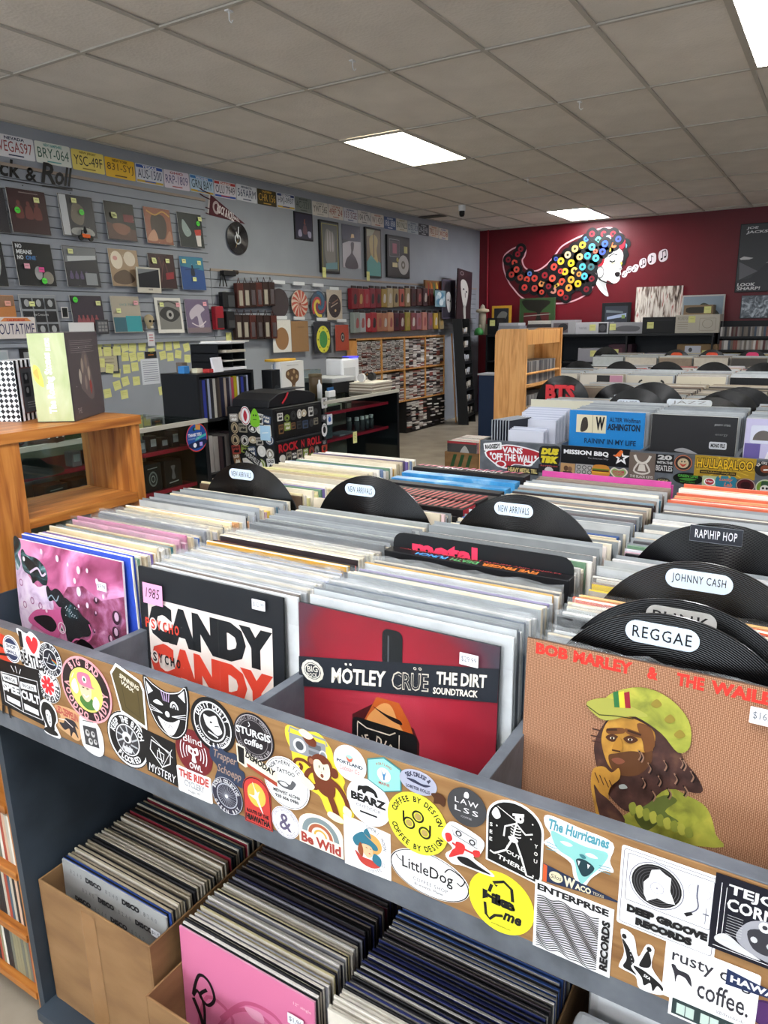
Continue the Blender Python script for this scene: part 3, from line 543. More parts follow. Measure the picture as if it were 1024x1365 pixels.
divider(colx[3]-.005, .880, 1.175, 0, 'PUNK', tagpos(908, 825, .88), 'black vinyl disc divider with a grey PUNK tag between the cash and reggae dividers', 'grey', .08, .027)
divider(colx[3]-.008, .834, 1.172, 0, 'REGGAE', tagpos(883, 846, .834), 'black vinyl disc divider with a pale REGGAE tag behind the burlap sleeve', 'pill', .082, .027)
# ---------------------------------------------------------------- box sets
def topset(ci, y, t, h, col, label, dec=None, dx=0, w=.318, group=None, side=None):
    o = thing('record_box_set', label, 'box set', (colx[ci]+dx, y, ZF+.001), 0, group)
    b = MB(); b.box(-w/2, w/2, 0, t, 0, h, col); b.build('box', o, bevel=.0012)
    if dec: d = D(w, t, .00015); dec(d); d.build('spine_print', o, (0, t/2, h+.0003), (-PI/2, 0, 0))
    if side: d = D(t, h, .00015); side(d); d.build('side_print', o, (w/2+.0003, t/2, h/2), (0, 0, PI/2))
    return o
def stripes(d):
    for k in range(22): x = -.5+k*.046; d.P([(x, -.5), (x+.022, -.5), (x+.036, .5), (x+.014, .5)], 'a83c42')
topset(2, .998, .026, .334, '141417', 'black box set with a rainbow lettered spine in front of the metal tab', lambda d: (d.T('FIVE FINGER', .05, .34, -.42, .1, 'd8803c', .04, 0, 180), d.T('DEATH', -.12, .03, -.42, .1, '4ca86c', .04, 0, 180), d.T('PUNCH', -.32, -.14, -.42, .1, '3f9ad8', .04, 0, 180), d.T('COLLECTION OF THE BEST ALBUMS AND SINGLES', -.44, .44, .22, .4, 'd8585c', 0)), 0, .318)
t = thing('genre_sign', 'black rounded sign tab with red metal lettering in the third bin column', 'sign', (colx[2], 1.026, ZF+.001))
MB().prism(rrect(-.157, .157, 0, .360, .02), 0, .002, m_black).build('panel', t)
d = D(1, 1); d.T('metal', -.12, .0, .322, .353, 'e83858', .05); d.build('lettering', t, (0, -.0004, 0))
topset(1, 1.345, .06, .322, '1b1718', 'thick black box set with diagonal red stripes, the nearer of the two striped boxes', stripes, 0, .322, side=lambda d: d.P([(-.5, .1), (.5, .2), (.5, .5), (-.5, .5)], 'b83240'))
topset(1, 1.415, .06, .322, '1b1718', 'thick black box set with diagonal red stripes, the farther of the two striped boxes', stripes, 0, .322)
topset(1, 1.49, .045, .312, '1b1b1d', 'black box set behind the striped red and black boxes')
topset(1, 1.545, .03, .316, '202024', 'slim black box set in front of the two blue box sets')
m_bluecl = noisy('cloudy_blue_print', [(.35, '2c7cb8'), (.55, '4c9cd0'), (.75, 'b4d8ec')], (1, 1, 1), 18, 4, .3)
topset(1, 1.585, .03, .318, m_bluecl, 'cloudy blue box set, the nearer of the blue pair in the second column')
topset(1, 1.64, .034, .322, m_bluecl, 'cloudy blue box set, the farther of the blue pair in the second column')
topset(1, 1.70, .045, .326, '1c1a1c', 'black box set with a pink striped spine lettered LINKIN PARK', lambda d: ([d.P([(-.5+k*.06, .1), (-.47+k*.06, .1), (-.45+k*.06, .5), (-.48+k*.06, .5)], 'd8708c') for k in range(16)], d.T('LINKIN PARK', -.3, .3, -.35, 0, 'e8e8e8', .02, 0, 180)))
o = lp(colx[2], 1.206, ZF+.004, 0, 0, 0, .005, 'ece4dc', 'e8e0d4', None, 'tall white record sleeve with a smeared pink patch before a NEW ARRIVALS divider', None, LW, .325)
d = D(LW, .325); d.P(sm([(-.1, .5), (.1, .495), (.4, .49), (.42, .4), (.1, .4), (-.08, .44)]), 'd8909c'); d.P(sm([(-.12, .49), (.0, .495), (.08, .47), (-.02, .43)]), 'd88468'); art(o, d, h=.325)
# ---------------------------------------------------------------- cartons on the lower shelf
def carton(label, x0, x1, y0, y1, z0, z1, name='cardboard_box'):
    t = thing(name, label, 'box', ((x0+x1)/2, y0, z0)); w = (x1-x0)/2; dp = y1-y0; h = z1-z0; e = .004; b = MB()
    b.box(-w, w, 0, dp, 0, e, m_carton)
    for a in (-1, 1): b.box(min(a*w, a*(w-e)), max(a*w, a*(w-e)), 0, dp, e, h, m_carton)
    b.box(-w+e, w-e, 0, e, e, h, m_carton); b.box(-w+e, w-e, dp-e, dp, e, h, m_carton); b.build('carton_body', t, bevel=.0012); return t
c1 = carton('tall brown cardboard box of records at the left end of the lower shelf', -1.292, -.957, .70, 1.30, .1005, .402)
d = D(.05, .28, .0002); d.P([(-.5, -.5), (.5, -.5), (.42, .5), (-.4, .5)], noisy('packing_tape', [(.3, '8a6640'), (.7, '94704a')], (1, 1, 1), 20, 3, .25)); d.build('packing_tape', c1, (-.01, -.0006, .15), label='strip of brown packing tape')
c2 = carton('brown cardboard box with a pink sleeve at its front, middle of the lower shelf', -.938, -.612, .665, 1.30, .1005, .335)
c3 = carton('brown cardboard box of dark records on the lower shelf right of the pink sleeve', -.600, -.272, .69, 1.30, .1005, .37)
CP = [[(.755, .765, .005, ['2c4c98', '15161a'], 0, 0), (.765, .90, .0085, ['b8ae98', 'a89c84', 'c8c0b0', '2a2a2c', '8c8270'], 0, .0), (.90, 1.02, .0085, ['a08f78', '2c3c48', '7c2430', 'cfc8b8', '2a2624', '8a7c68', '3a3c40'], 0, .004), (1.02, 1.28, .0085, ['2a2628', '1c1c20', '4a2c30', '3a3634', '1c2440', '5c544c'], 0, .004)],
      [(.755, .77, .006, ['17171a', 'dcd8d0'], 0, 0), (.77, .90, .008, ['e4dfd2', 'c8c0b0', '8a8a90', '2c2c34', 'b8ac84', 'd0ccc4'], 0, .0), (.90, 1.10, .008, ['1b1a1c', '2a2426', '3c3634', '5c2030', '24284a', '6c6258'], 0, .004), (1.10, 1.28, .008, ['1b1a1c', '32181c', '241f20', 'a02028', '2c2a2a'], 0, .004)],
      [(.75, .80, .008, ['e2ddd0', 'cfcabc'], 0, 0), (.80, .93, .008, ['2a2a2e', 'b8b4ac', '1a1a1c', '2c3468'], 0, 0), (.93, 1.05, .008, ['202024', '2f4a80', '8c8880', '3a3034', 'd0ccc4'], 0, .003), (1.05, 1.28, .008, ['1e1e22', 'd8d6d0', '2a3a34', '403844', '5c3060', '15151a'], 0, .003)]]
r = random.Random(21); cx3 = [(-1.292-.957)/2, (-.938-.612)/2, -.436]
for i, sq in enumerate(CP):
    for y, pal, fp, dz, pit in stack_params(sq):
        if y > 1.0: rear_box(cx3[i], y, .1055+max(0, dz+r.uniform(-.003, .007)), LW, LW, .0055, r.choice(pal), 0); continue
        lp(cx3[i]+r.uniform(-.003, .003), y, .1055+max(0, dz+r.uniform(-.003, .005)), 0, r.uniform(-.004, .004), 0, r.uniform(.0035, .0058), r.choice(pal), r.choice(pal), None,
           'record sleeve packed upright in the %s cardboard box on the lower shelf' % ('left', 'middle', 'right')[i], 'records packed in the %s cardboard box' % ('left', 'middle', 'right')[i])
o = lp(cx3[0], .742, .1055, .03, 0, 0, .004, 'a3a39f', 'b4b4b0', None, 'grey record sleeve printed with rows of DISCO lettering leading the left cardboard box')
d = D(LW, LW); d.R(-.5, .5, -.5, .5, 'a3a4a2')
for j in range(11):
    for k in range(4):
        x = -.62 + k*.36 + (j % 3)*.12; z = .44 - j*.09
        if x > -.5 and x+.16 < .5: d.T('DISCO', x, x+.16, z-.02, z+.02, '1c1c20', .06)
        for m_ in range(4):
            xx = x+.2+m_*.035
            if -.49 < xx < .47: d.T('8240'[m_], xx, xx+.014, z-.016, z+.016, '6c6c6c', 0)
art(o, d); price(o, .13, .27, '$1.5')
o = lp(cx3[1], .742, .1055, .03, 0, 0, .004, 'd880a4', 'e09cb8', None, 'pink record sleeve with looping black handwriting leading the middle cardboard box')
d = D(LW, LW); d.R(-.5, .5, -.5, .5, 'd6789e')
for pts in ([(-.3, -.2), (-.1, .1), (.1, .2), (.3, .1), (.2, -.1), (0, -.1)], [(-.2, .0), (0, .22), (.2, .26), (.3, .2)], [(.0, -.3), (.1, -.1), (.3, 0), (.42, -.1)], [(-.4, -.2), (-.3, .1), (-.1, .05), (-.2, -.2)]): d.S(sm(pts, 5, False), .025, 'c0587e')
d.P(sm([(.0, .2), (.12, .22), (.14, .16), (.05, .15)]), 'e2a0ba')
d.S(sm([(-.36, -.3), (-.33, .0), (-.38, .1), (-.42, .05), (-.36, .22), (-.28, .22), (-.24, .12), (-.3, .04), (-.36, .08), (-.3, .15)], 6, False), .022, '1d181c')
d.S(sm([(-.42, .03), (-.36, -.1), (-.32, -.32), (-.28, -.4)], 6, False), .03, '1d181c')
d.S(sm([(-.26, -.28), (-.24, -.08), (-.22, -.2), (-.16, -.02), (-.13, -.1), (-.16, -.3), (-.08, -.12), (-.02, -.06), (-.02, -.2), (.08, -.3), (.14, -.1), (.2, -.04), (.24, -.16), (.16, -.26), (.12, -.16), (.3, -.3)], 5, False), .014, '1d181c')
d.T('12" single', .36, .48, .41, .435, 'f4d0dc', 0); art(o, d); price(o, .12, .26, '$1.96', .034)
for i, (x0, x1, y0, z1, l) in enumerate(((-.245, .02, .72, .40, 'white box with rounded edges on the lower shelf at the right'), (-.245, .02, 1.02, .50, 'taller pale box behind the white rounded box on the lower shelf'))):
    t = thing('storage_box', l, 'box', ((x0+x1)/2, y0, .1005)); w = (x1-x0)/2; h = z1-.1
    b = MB(); b.box(-w, w, 0, .26, 0, h-.03, m_white); b.build('tub', t, bevel=.02); b = MB(); b.box(-w-.004, w+.004, -.004, .264, h-.03, h, m_white); b.build('lid', t, bevel=.012)
# ---------------------------------------------------------------- stickers on the front board
NST = [0]
def stk(px, py, wpx, asp=1., fb=FB1, y=.655, x0=BX0, wm=None):
    c = atY(px, py, y); a = atY(px-10, py-10*.0, y); b = atY(px+10, py, y); sx = (b.x-a.x)/20
    w = wm or wpx*sx; d = D(w, w*asp, .00008); NST[0] += 1
    d.fin = (c, fb, y, x0, NST[0]); return d
def put(d, label, name='sticker', rot=0):
    c, fb, y, x0, k = d.fin
    return d.build(name, fb, (c.x-x0, -.0009-.00012*(k % 12), c.z), (0, math.radians(-rot), 0), label=label)
OV = lambda s=1.: ell(0, 0, .5*s, .5*s, 40)
WH, BK = 'eceef0', '16171a'
def rnd(a, b, asp=1., r=.06): return rrect(-a, a, -b, b, r)
# the row is laid from left to right, upper stickers overlapping the lower ones as in the bin
d = stk(5, 863, 24, .9); d.base(sm([(-.5, -.3), (-.5, .4), (0, .5), (.4, .3), (.3, 0), (.5, -.4), (0, -.5)]), 'c8402a'); d.S([(-.4, .1), (.3, .0)], .1, BK); d.S([(-.3, -.3), (.3, -.2)], .08, BK); put(d, 'orange and black sticker cut off at the left end')
d = stk(16, 865, 21, 1.05); d.base(OV(), WH); d.ring(0, 0, .46, .46, .06, '2c3858'); d.P(ell(0, 0, .4, .4, 16, 30, 150), '2c3858'); d.P(ell(0, 0, .4, .4, 16, 210, 330), '2c3858'); d.T('SHOP', -.28, .28, .03, .17, '2c3858', .02); d.T('SMALL', -.32, .32, -.17, -.04, '2c3858', .02); put(d, 'small oval SHOP SMALL sticker')
d = stk(42, 869, 33, 1.1); d.base(sm([(-.46, .45), (-.1, .4), (.1, .48), (.4, .3), (.35, 0), (.48, -.12), (.5, -.4), (.1, -.46), (-.42, -.34), (-.48, -.1), (-.3, .05)]), WH); d.T('I', -.4, -.26, .05, .42, BK, .06); d.P(sm([(.1, -.02), (-.12, .22), (-.06, .36), (.06, .34), (.1, .26), (.18, .38), (.3, .36), (.32, .22)]), 'd83038'); d.T('THE', -.36, -.2, -.05, .02, BK, .03); d.T('BEATLES', -.43, .45, -.36, -.06, BK, .03); put(d, 'white I love THE BEATLES sticker with a red heart')
d = stk(65, 913, 30, 1.); d.base(OV(), WH); d.ring(0, 0, .49, .49, .05, BK); d.A('RED HOT CHILI PEPPERS', 0, 0, .385, .16, 250, -110, BK, .05)
for k in range(8): a = math.radians(k*45+22); d.P([(math.cos(a-.22)*.27, math.sin(a-.22)*.27), (math.cos(a+.22)*.27, math.sin(a+.22)*.27), (math.cos(a+.9)*.06, math.sin(a+.9)*.06), (math.cos(a-.9)*.06, math.sin(a-.9)*.06)], 'd83038')
put(d, 'round white sticker with a red eight-pointed asterisk')
d = stk(68, 879, 29, 1.); d.base(OV(), '1a1e2a'); d.ring(0, 0, .5, .5, .05, WH); d.ring(0, 0, .32, .32, .1, WH); d.A('PINK FLOYD THE DARK SIDE', 0, 0, .405, .12, 250, -110, WH, .02); d.S([(-.17, -.12), (.17, -.12), (0, .18)], .03, WH, True); d.S([(-.3, .0), (-.08, .03)], .02, WH)
for k, c_ in enumerate(('d84040', 'e0b040', '50a060', '4070c8')): d.S([(.08, .04-.02*k), (.28, -.02-.04*k)], .02, c_)
put(d, 'round black prism sticker with PINK FLOYD lettering')
d = stk(28, 919, 56, .82); d.base([(-.5, .42), (.48, .5), (.5, -.5), (-.5, -.42)], BK); d.S([(-.4, .2), (0, .24), (0, -.4), (-.4, -.34)], .015, WH, True); d.S([(.0, .24), (.42, .28), (.42, -.4), (0, -.4)], .015, WH, True)
d.P([(-.38, .18), (-.04, .2), (-.04, .08), (-.36, .06)], WH); d.T('AMERICAS', -.34, -.08, .1, .16, BK); d.P([(.03, .16), (.38, .2), (.38, .08), (.03, .04)], WH); d.T('FAVORITE', .07, .34, .08, .15, BK); d.T('SPEE', -.4, -.02, -.12, .04, WH, .05); d.T('CULT', .02, .42, -.14, .02, WH, .05)
d.P([(-.34, -.2), (-.04, -.22), (-.04, -.32), (-.34, -.3)], WH); d.P([(.05, -.22), (.36, -.24), (.36, -.34), (.05, -.33)], WH); d.S([(0, .3), (-.02, .42)], .012, WH); d.S([(-.06, .3), (-.12, .4)], .012, WH); d.S([(.05, .3), (.1, .4)], .012, WH); d.S([(-.46, -.42), (-.49, -.6)], .05, BK); d.S([(-.34, -.42), (-.32, -.62)], .05, BK); put(d, 'black SPEEDCULT sticker in the shape of an open case')
d = stk(67, 957, 30, 1.35, wm=.05); d.base(sm([(-.3, .45), (.1, .5), (.42, .3), (.45, 0), (.3, -.15), (.5, -.45), (0, -.5), (-.4, -.45), (-.3, -.2), (-.5, .1)]), WH); d.P(sm([(-.25, .4), (.1, .44), (.36, .28), (.4, .05), (.25, -.15), (.2, -.3), (-.1, -.35), (-.25, -.2), (-.42, .1)]), BK); d.P(sm([(-.16, .18), (.0, .24), (.12, .14), (.12, -.08), (.02, -.24), (-.1, -.16), (-.16, 0)]), WH); d.S([(-.12, .08), (-.04, .09)], .04, BK); d.S([(.03, .09), (.1, .07)], .04, BK); d.S([(0, .05), (.01, -.04)], .03, BK); d.S([(-.05, -.1), (.07, -.1)], .04, BK); d.P(sm([(-.4, -.4), (0, -.46), (.4, -.4), (.2, -.28), (-.2, -.28)]), BK); put(d, 'black and white portrait sticker of a man with big curly hair')
d = stk(92, 962, 36, .95, wm=.062); d.base(sm([(-.5, .4), (.5, .46), (.48, .2), (.5, -.3), (.3, -.5), (-.1, -.4), (-.5, -.25), (-.3, .1)]), 'caa074'); d.T('LED-ZEPPELIN', -.46, .46, .16, .4, 'b05048', .05, 0, -4); d.P(sm([(-.1, .1), (.1, .12), (.3, .1), (.44, -.1), (.3, -.05), (.38, -.4), (.2, -.25), (.05, -.45), (.02, -.2), (-.2, -.3), (-.4, -.12), (-.2, -.08)]), '2c2830'); d.S([(-.4, 0), (-.1, .04), (.2, -.1)], .03, 'e0d8d0'); put(d, 'winged figure sticker with LED-ZEPPELIN lettering')
d = stk(123, 980, 32, 1.25, wm=.056); d.base(sm([(-.4, .46), (.1, .5), (.48, .2), (.5, -.3), (.2, -.5), (-.4, -.4), (-.5, 0)]), WH)
d.P([(-.34, .2), (.28, .26), (.32, -.26), (-.32, -.3)], '3a3a3e')
for x, z, q in ((-.16, .04, .1), (.1, .06, .09), (-.05, -.16, .1), (.18, -.12, .08)): d.E(x, z, q, q*.9, 'c8c8c8', 14); d.E(x+.02, z+.02, q*.5, q*.4, '4a4a4a', 10)
d.S([(-.3, .34), (.2, .4)], .03, '6a6a6a'); put(d, 'white-edged sticker with a grey group photograph')
d = stk(116, 919, 75, 1.0, wm=.125); d.base(ell(0, 0, .5, .46, 40), 'e8a0a8'); d.E(0, 0, .47, .43, '2a2022', 40); d.ring(0, 0, .5, .46, .05, 'eaa4ac', 40); d.E(0, 0, .33, .31, 'e6df70', 36)
d.A('BIG BAD', 0, .0, .385, .11, 138, 42, 'eaa8b0', .04); d.A('VOODOO DADDY', 0, 0, .38, .11, 170, 370, 'eaa8b0', .04, True)
d.P(sm([(-.14, -.2), (-.1, -.1), (.1, -.1), (.18, -.22), (0, -.28)]), '4c7c3c'); d.P(sm([(-.1, .08), (.1, .08), (.1, -.08), (0, -.17), (-.1, -.08)]), 'e8c8a8'); d.P(sm([(-.13, .08), (-.12, .22), (.1, .24), (.14, .09), (.2, .06), (.0, .05)]), 'e07a98'); d.E(.0, .15, .045, .05, 'f0efe8', 14); d.E(.0, .15, .02, .026, '3c6c4c', 10)
d.S([(-.06, .03), (-.02, .03)], .014, BK); d.S([(.03, .03), (.07, .03)], .014, BK); d.S([(-.05, -.07), (0, -.1), (.06, -.06)], .016, 'f8f8f8'); d.P(sm([(-.26, .06), (-.18, .12), (-.14, -.02), (-.2, -.1), (-.28, -.04)]), 'f4f0e8'); d.P(sm([(.14, -.1), (.2, -.04), (.26, -.12), (.2, -.24), (.12, -.2)]), 'f4f0e8'); d.S([(-.25, .12), (-.2, .2)], .014, 'f4f0e8'); put(d, 'round pink and black BIG BAD VOODOO DADDY sticker with a winking man')
d = stk(173, 928, 58, 1.35, wm=.075); d.base([(-.5, .32), (-.3, .5), (.42, .33), (.5, .2), (.46, -.46), (-.3, -.32)], WH); d.P([(-.45, .3), (-.28, .45), (.38, .3), (.45, .18), (.42, -.4), (-.26, -.28)], '564a2c'); d.S([(-.2, .28), (.3, .14), (.3, -.3), (-.12, -.2)], .02, '3c3420', True); d.T('SPINNING', -.22, .36, .22, .3, 'e8e2d0', .03, 0, -17); d.T('WAX', -.2, .2, .14, .21, 'e8e2d0', .03, 0, -17); put(d, 'dark olive coffin-shaped sticker with a white edge')
d = stk(171, 986, 53, 1.); d.base(OV(), WH); d.ring(0, 0, .5, .5, .04, BK); d.ring(0, 0, .44, .44, .36, BK); d.A('KEEP THE BITCH', 0, 0, .36, .115, 165, 15, WH, .04); d.A('FLOORED', 0, 0, .36, .115, 225, 315, WH, .04, True)
d.E(0, 0, .26, .26, '3a3a3e'); 
for k in range(10): a = k*.63; d.S([(math.cos(a)*.1, math.sin(a)*.1), (math.cos(a+.3)*.25, math.sin(a+.3)*.25)], .03, 'b8bcc0')
d.E(0, .05, .11, .1, 'd8dadc'); d.E(0, .02, .05, .05, '2a2a2e'); d.P([(-.12, -.12), (.12, -.12), (.08, -.22), (-.08, -.22)], 'd0d2d4'); put(d, 'round black KEEP THE BITCH FLOORED sticker with a car front')
d = stk(214, 1009, 52, 1.1, wm=.072); d.base([(-.5, .5), (.5, .44), (.48, -.5), (-.44, -.42)], BK); d.S([(-.22, .32), (.34, .18), (.3, -.06), (.05, -.2), (-.28, .1)], .03, WH, True); d.S([(-.2, .4), (.4, .1)], .012, WH); d.S([(.4, .28), (.02, -.24)], .012, WH); d.S([(-.05, .14), (.14, .1), (.1, -.06), (-.08, -.02)], .025, WH, True); d.S([(0, .2), (.06, -.12)], .025, WH); d.T('MYSTERY', -.38, .44, -.42, -.24, WH, .0, .15, -5); put(d, 'square black MYSTERY sticker with a scratched diamond')
d = stk(259, 1003, 47, 1.); d.base(OV(), '6e2026'); d.T('Blind', -.26, .24, .2, .36, WH, .0); d.T('OWL', -.15, .2, -.38, -.24, WH, .02)
for k in range(3):
    for sg in (-1, 1): d.S(ell(0, 0, .2+.08*k, .24+.08*k, 8, 150, 210) if sg < 0 else ell(0, 0, .2+.08*k, .24+.08*k, 8, -30, 30), .02, WH)
d.P(sm([(-.12, .14), (0, .1), (.12, .14), (.14, 0), (.04, -.06), (.06, -.2), (-.06, -.2), (-.04, -.06), (-.14, 0)]), WH); d.E(-.05, .03, .03, .04, '6e2026', 12); d.E(.05, .03, .03, .04, '6e2026', 12); put(d, 'round maroon Blind OWL sticker')
d = stk(260, 1045, 49, .62, wm=.07); d.base(rrect(-.5, .5, -.5, .5, .05), WH); d.T('THE RIDE', -.44, .44, .1, .42, 'b8443c', .05, .1); d.T('CYCLERY', -.3, .3, -.2, .06, 'a0a4a8', .04); d.T('Haugen, MT', -.2, .16, -.42, -.28, BK, .0); put(d, 'white rectangular THE RIDE CYCLERY sticker')
d = stk(224, 944, 68, 1.0, wm=.098); cat_ = sm([(-.48, .44), (-.3, .36), (0, .28), (.3, .36), (.46, .48), (.48, .2), (.42, -.1), (.36, -.3), (.2, -.46), (0, -.5), (-.25, -.38), (-.42, -.1), (-.46, .15)], 3)
d.base(cat_, BK); d.S([(x*.93, z*.93) for x, z in cat_], .014, WH, True); d.P([(-.42, .36), (-.28, .22), (-.4, .14)], WH); d.P([(.4, .4), (.26, .28), (.4, .2)], WH); d.P(sm([(-.3, .04), (-.2, .1), (-.08, .04), (-.18, .02)]), WH); d.ring(.16, .04, .09, .12, .3, WH, 14, 0, 180); d.ring(.16, .04, .04, .06, .4, WH, 10, 0, 180)
for k in (-.1, -.04, .02, .08): d.S([(k, .28), (k*.6, .12)], .018, 'c0a8d0')
d.E(0, -.09, .05, .05, WH, 14); d.P(sm([(-.22, -.18), (-.06, -.22), (.1, -.2), (.26, -.12), (.12, -.38), (0, -.44), (-.12, -.36)]), WH); d.S([(-.08, -.24), (-.06, -.3), (-.03, -.25), (0, -.32), (.04, -.25), (.08, -.3)], .012, BK)
for z in (-.04, -.08, -.12): d.S([(-.1, -.1), (-.36, z+.02)], .01, WH); d.S([(.1, -.1), (.4, z+.05)], .01, WH)
put(d, 'black cat head sticker with a toothy white grin and one winking eye')
d = stk(284, 966, 57, 1.); d.base(OV(), '17181b'); d.ring(0, 0, .43, .43, .06, WH); d.E(0, 0, .3, .3, 'd0d2d4'); d.A('DUSTY DUSTY', 0, 0, .365, .11, 160, 20, WH, .03); d.A('VINTAGE & RECORDS', 0, 0, .37, .08, 195, 345, WH, .02, True); d.E(0, 0, .27, .27, '1c1c20'); d.P(sm([(-.18, .16), (-.05, .14), (.1, .2), (.16, .05), (.22, -.08), (.1, -.16), (-.02, -.1), (-.14, -.02)]), 'e4e6e8'); d.E(-.02, .05, .03, .02, BK, 10); d.S([(-.1, -.14), (.12, -.2)], .03, 'e4e6e8'); d.S([(.06, .0), (.16, .02)], .015, BK); put(d, 'round black DUSTY DUSTY VINTAGE & RECORDS sticker')
d = stk(339, 982, 52, 1.); d.base(OV(), '201c22'); d.ring(0, 0, .465, .465, .03, 'c8c4c8'); d.ring(0, 0, .36, .36, .03, '8a868a'); d.A('STURGIS COFFEE COMPANY', 0, 0, .41, .055, 155, 25, 'c8c4c8', 0); d.A('SPECIALTY ROASTER & BAR', 0, 0, .41, .055, 205, 335, 'c8c4c8', 0, True); d.T('STURGIS', -.43, .43, .0, .16, WH, .03); d.T('coffee', -.24, .22, -.2, -.04, WH, .02, .2); d.S(sm([(-.1, .3), (-.07, .24), (-.11, .2)], 4, False), .015, WH); put(d, 'round black STURGIS coffee sticker')
d = stk(304, 1022, 47, .95, wm=.064); d.base(sm([(-.46, .4), (-.2, .48), (0, .4), (.3, .42), (.34, .1), (.5, .0), (.44, -.4), (0, -.34), (-.4, -.46), (-.3, -.1), (-.5, .1)]), '2e3a52'); d.T('Trapper', -.38, .3, .08, .36, 'a08878', .01, .25, -3); d.T('Schoepp', -.3, .4, -.28, -.0, 'a08878', .01, .25, -3); put(d, 'dark blue script sticker reading Trapper Schoepp')
d = stk(304, 1060, 40, 1.); d.base(OV(), '2a2a3c'); d.ring(0, 0, .49, .49, .03, 'b8bcc8'); d.ring(0, 0, .33, .33, .08, 'b8bcc8')
for k in range(14): a = k*PI/14; d.S([(-math.cos(a)*.31, -math.sin(a)*.31), (math.cos(a)*.31, math.sin(a)*.31)], .008, 'a8acb8')
d.E(0, 0, .05, .05, WH, 14); d.A('BICYCLE COLLECTIVE', 0, 0, .415, .1, 160, 20, WH, .02); d.A('GREEN BAY', 0, 0, .415, .1, 205, 335, WH, .02, True); put(d, 'round navy bicycle wheel sticker')
d = stk(344, 1068, 38, 1.55, wm=.05); ar = [(-.5, -.5), (.5, -.5), (.5, .2)] + ell(0, .2, .5, .3, 12, 0, 180) + [(-.5, .2)]
d.base(ar, 'c03c38'); d.S([(x*.95, z*.96) for x, z in ar], .03, BK, True); d.E(0, .14, .33, .24, 'e8b850'); d.P(sm([(-.05, .26), (.04, .2), (.12, .24), (.06, .12), (.1, .0), (.2, -.2), (.02, -.02), (-.04, .04), (-.28, .1), (-.08, .12)]), 'f2ece0'); d.S([(-.12, .38), (.2, -.2)], .02, 'f2ece0'); d.T('ROUTE OF THE', -.4, .4, -.28, -.2, BK, .04); d.T('HIAWATHA', -.44, .44, -.44, -.31, BK, .05); put(d, 'red arch-shaped ROUTE OF THE HIAWATHA sticker')
d = stk(383, 1043, 59, 1.); d.base(OV(), WH); d.ring(0, 0, .48, .48, .02, BK); d.A('NORTHERN TIDE', 0, 0, .4, .08, 150, 30, BK, .02); d.T('TATTOO', -.2, .2, .18, .26, BK, .02); d.P(sm([(-.2, -.02), (-.05, .03), (.08, 0), (.14, .1), (.22, .06), (.18, -.02), (.1, -.1), (-.1, -.1)]), '5a5c60'); d.P(sm([(-.15, -.02), (-.04, .01), (.04, -.04), (-.06, -.07)]), WH); d.T('MIDWEST ALOHA', -.3, .3, -.24, -.17, BK, .02); d.T('920 606 0980', -.26, .26, -.34, -.27, BK, .02); put(d, 'round white NORTHERN TIDE TATTOO sticker with a swan')
d = stk(344, 1020, 52, .42, wm=.072); d.base(rot_ := [(x, z-.62*x) for x, z in [(-.5, .5), (-.28, .55), (-.28, .36), (.5, .36), (.5, .0), (.5, -.3), (-.2, -.3), (-.3, -.5), (-.5, -.45)]], 'e6dfc8'); d.P([(x, z-.62*x) for x, z in [(-.47, .42), (-.3, .48), (-.32, -.38), (-.46, -.4)]], BK); d.T('DEMODAY', -.28, .46, .02, .34, BK, .05, 0, -15); d.P([(-.26, -.04), (.48, -.46), (.48, -.68), (-.24, -.2)], 'a04030'); put(d, 'hammer-shaped DEMODAY sticker')
d = stk(381, 1096, 36, 1.); d.base(OV(), 'dcdce2'); d.ring(0, 0, .48, .48, .03, '9a98a4'); d.T('&', -.22, .22, -.26, .28, '5c5470', .01); d.A('SMALL BATCH GOODS', 0, 0, .4, .08, 160, 20, '9a98a4', 0); d.A('MAKERS MARKET', 0, 0, .4, .08, 205, 335, '8a8898', 0, True); put(d, 'small round pale grey ampersand sticker')
# monkey
d = stk(426, 1033, 87, 1.15, wm=.105); YL = 'e8d03c'; MBN = '6a3420'; CRM = 'efe4c4'
d.base(sm([(-.5, .34), (-.46, .48), (-.2, .47), (.02, .5), (.2, .36), (.24, .2), (.38, .05), (.36, -.06), (.44, -.2), (.5, -.34), (.4, -.42), (.3, -.5), (.1, -.42), (.0, -.26), (-.14, -.22), (-.3, -.12), (-.32, .0), (-.4, .06), (-.42, .18)]), YL)
d.P(rrect(-.44, .12, .18, .4, .02), '8c9096'); d.S([(-.44, .4), (-.42, .47), (.12, .45), (.14, .38)], .03, '8c9096'); d.ring(-.28, .28, .1, .085, .35, 'd8dadc'); d.E(-.28, .28, .06, .05, '4a4e54'); d.P(rrect(-.14, .05, .3, .36, .01), '5c6066'); d.P(rrect(-.14, .05, .22, .27, .01), '6c7076'); d.ring(.08, .26, .06, .06, .3, 'd8dadc')
d.P(sm([(-.24, .44), (-.12, .46), (-.02, .4), (-.04, .33), (-.16, .34)]), MBN); d.P(sm([(-.28, .46), (-.2, .5), (-.06, .45), (-.12, .4), (-.22, .41)]), CRM)
d.S(sm([(-.12, .08), (-.22, .12), (-.34, .1), (-.38, .02), (-.3, -.02), (-.26, .04), (-.3, .06)], 4, False), .045, MBN)
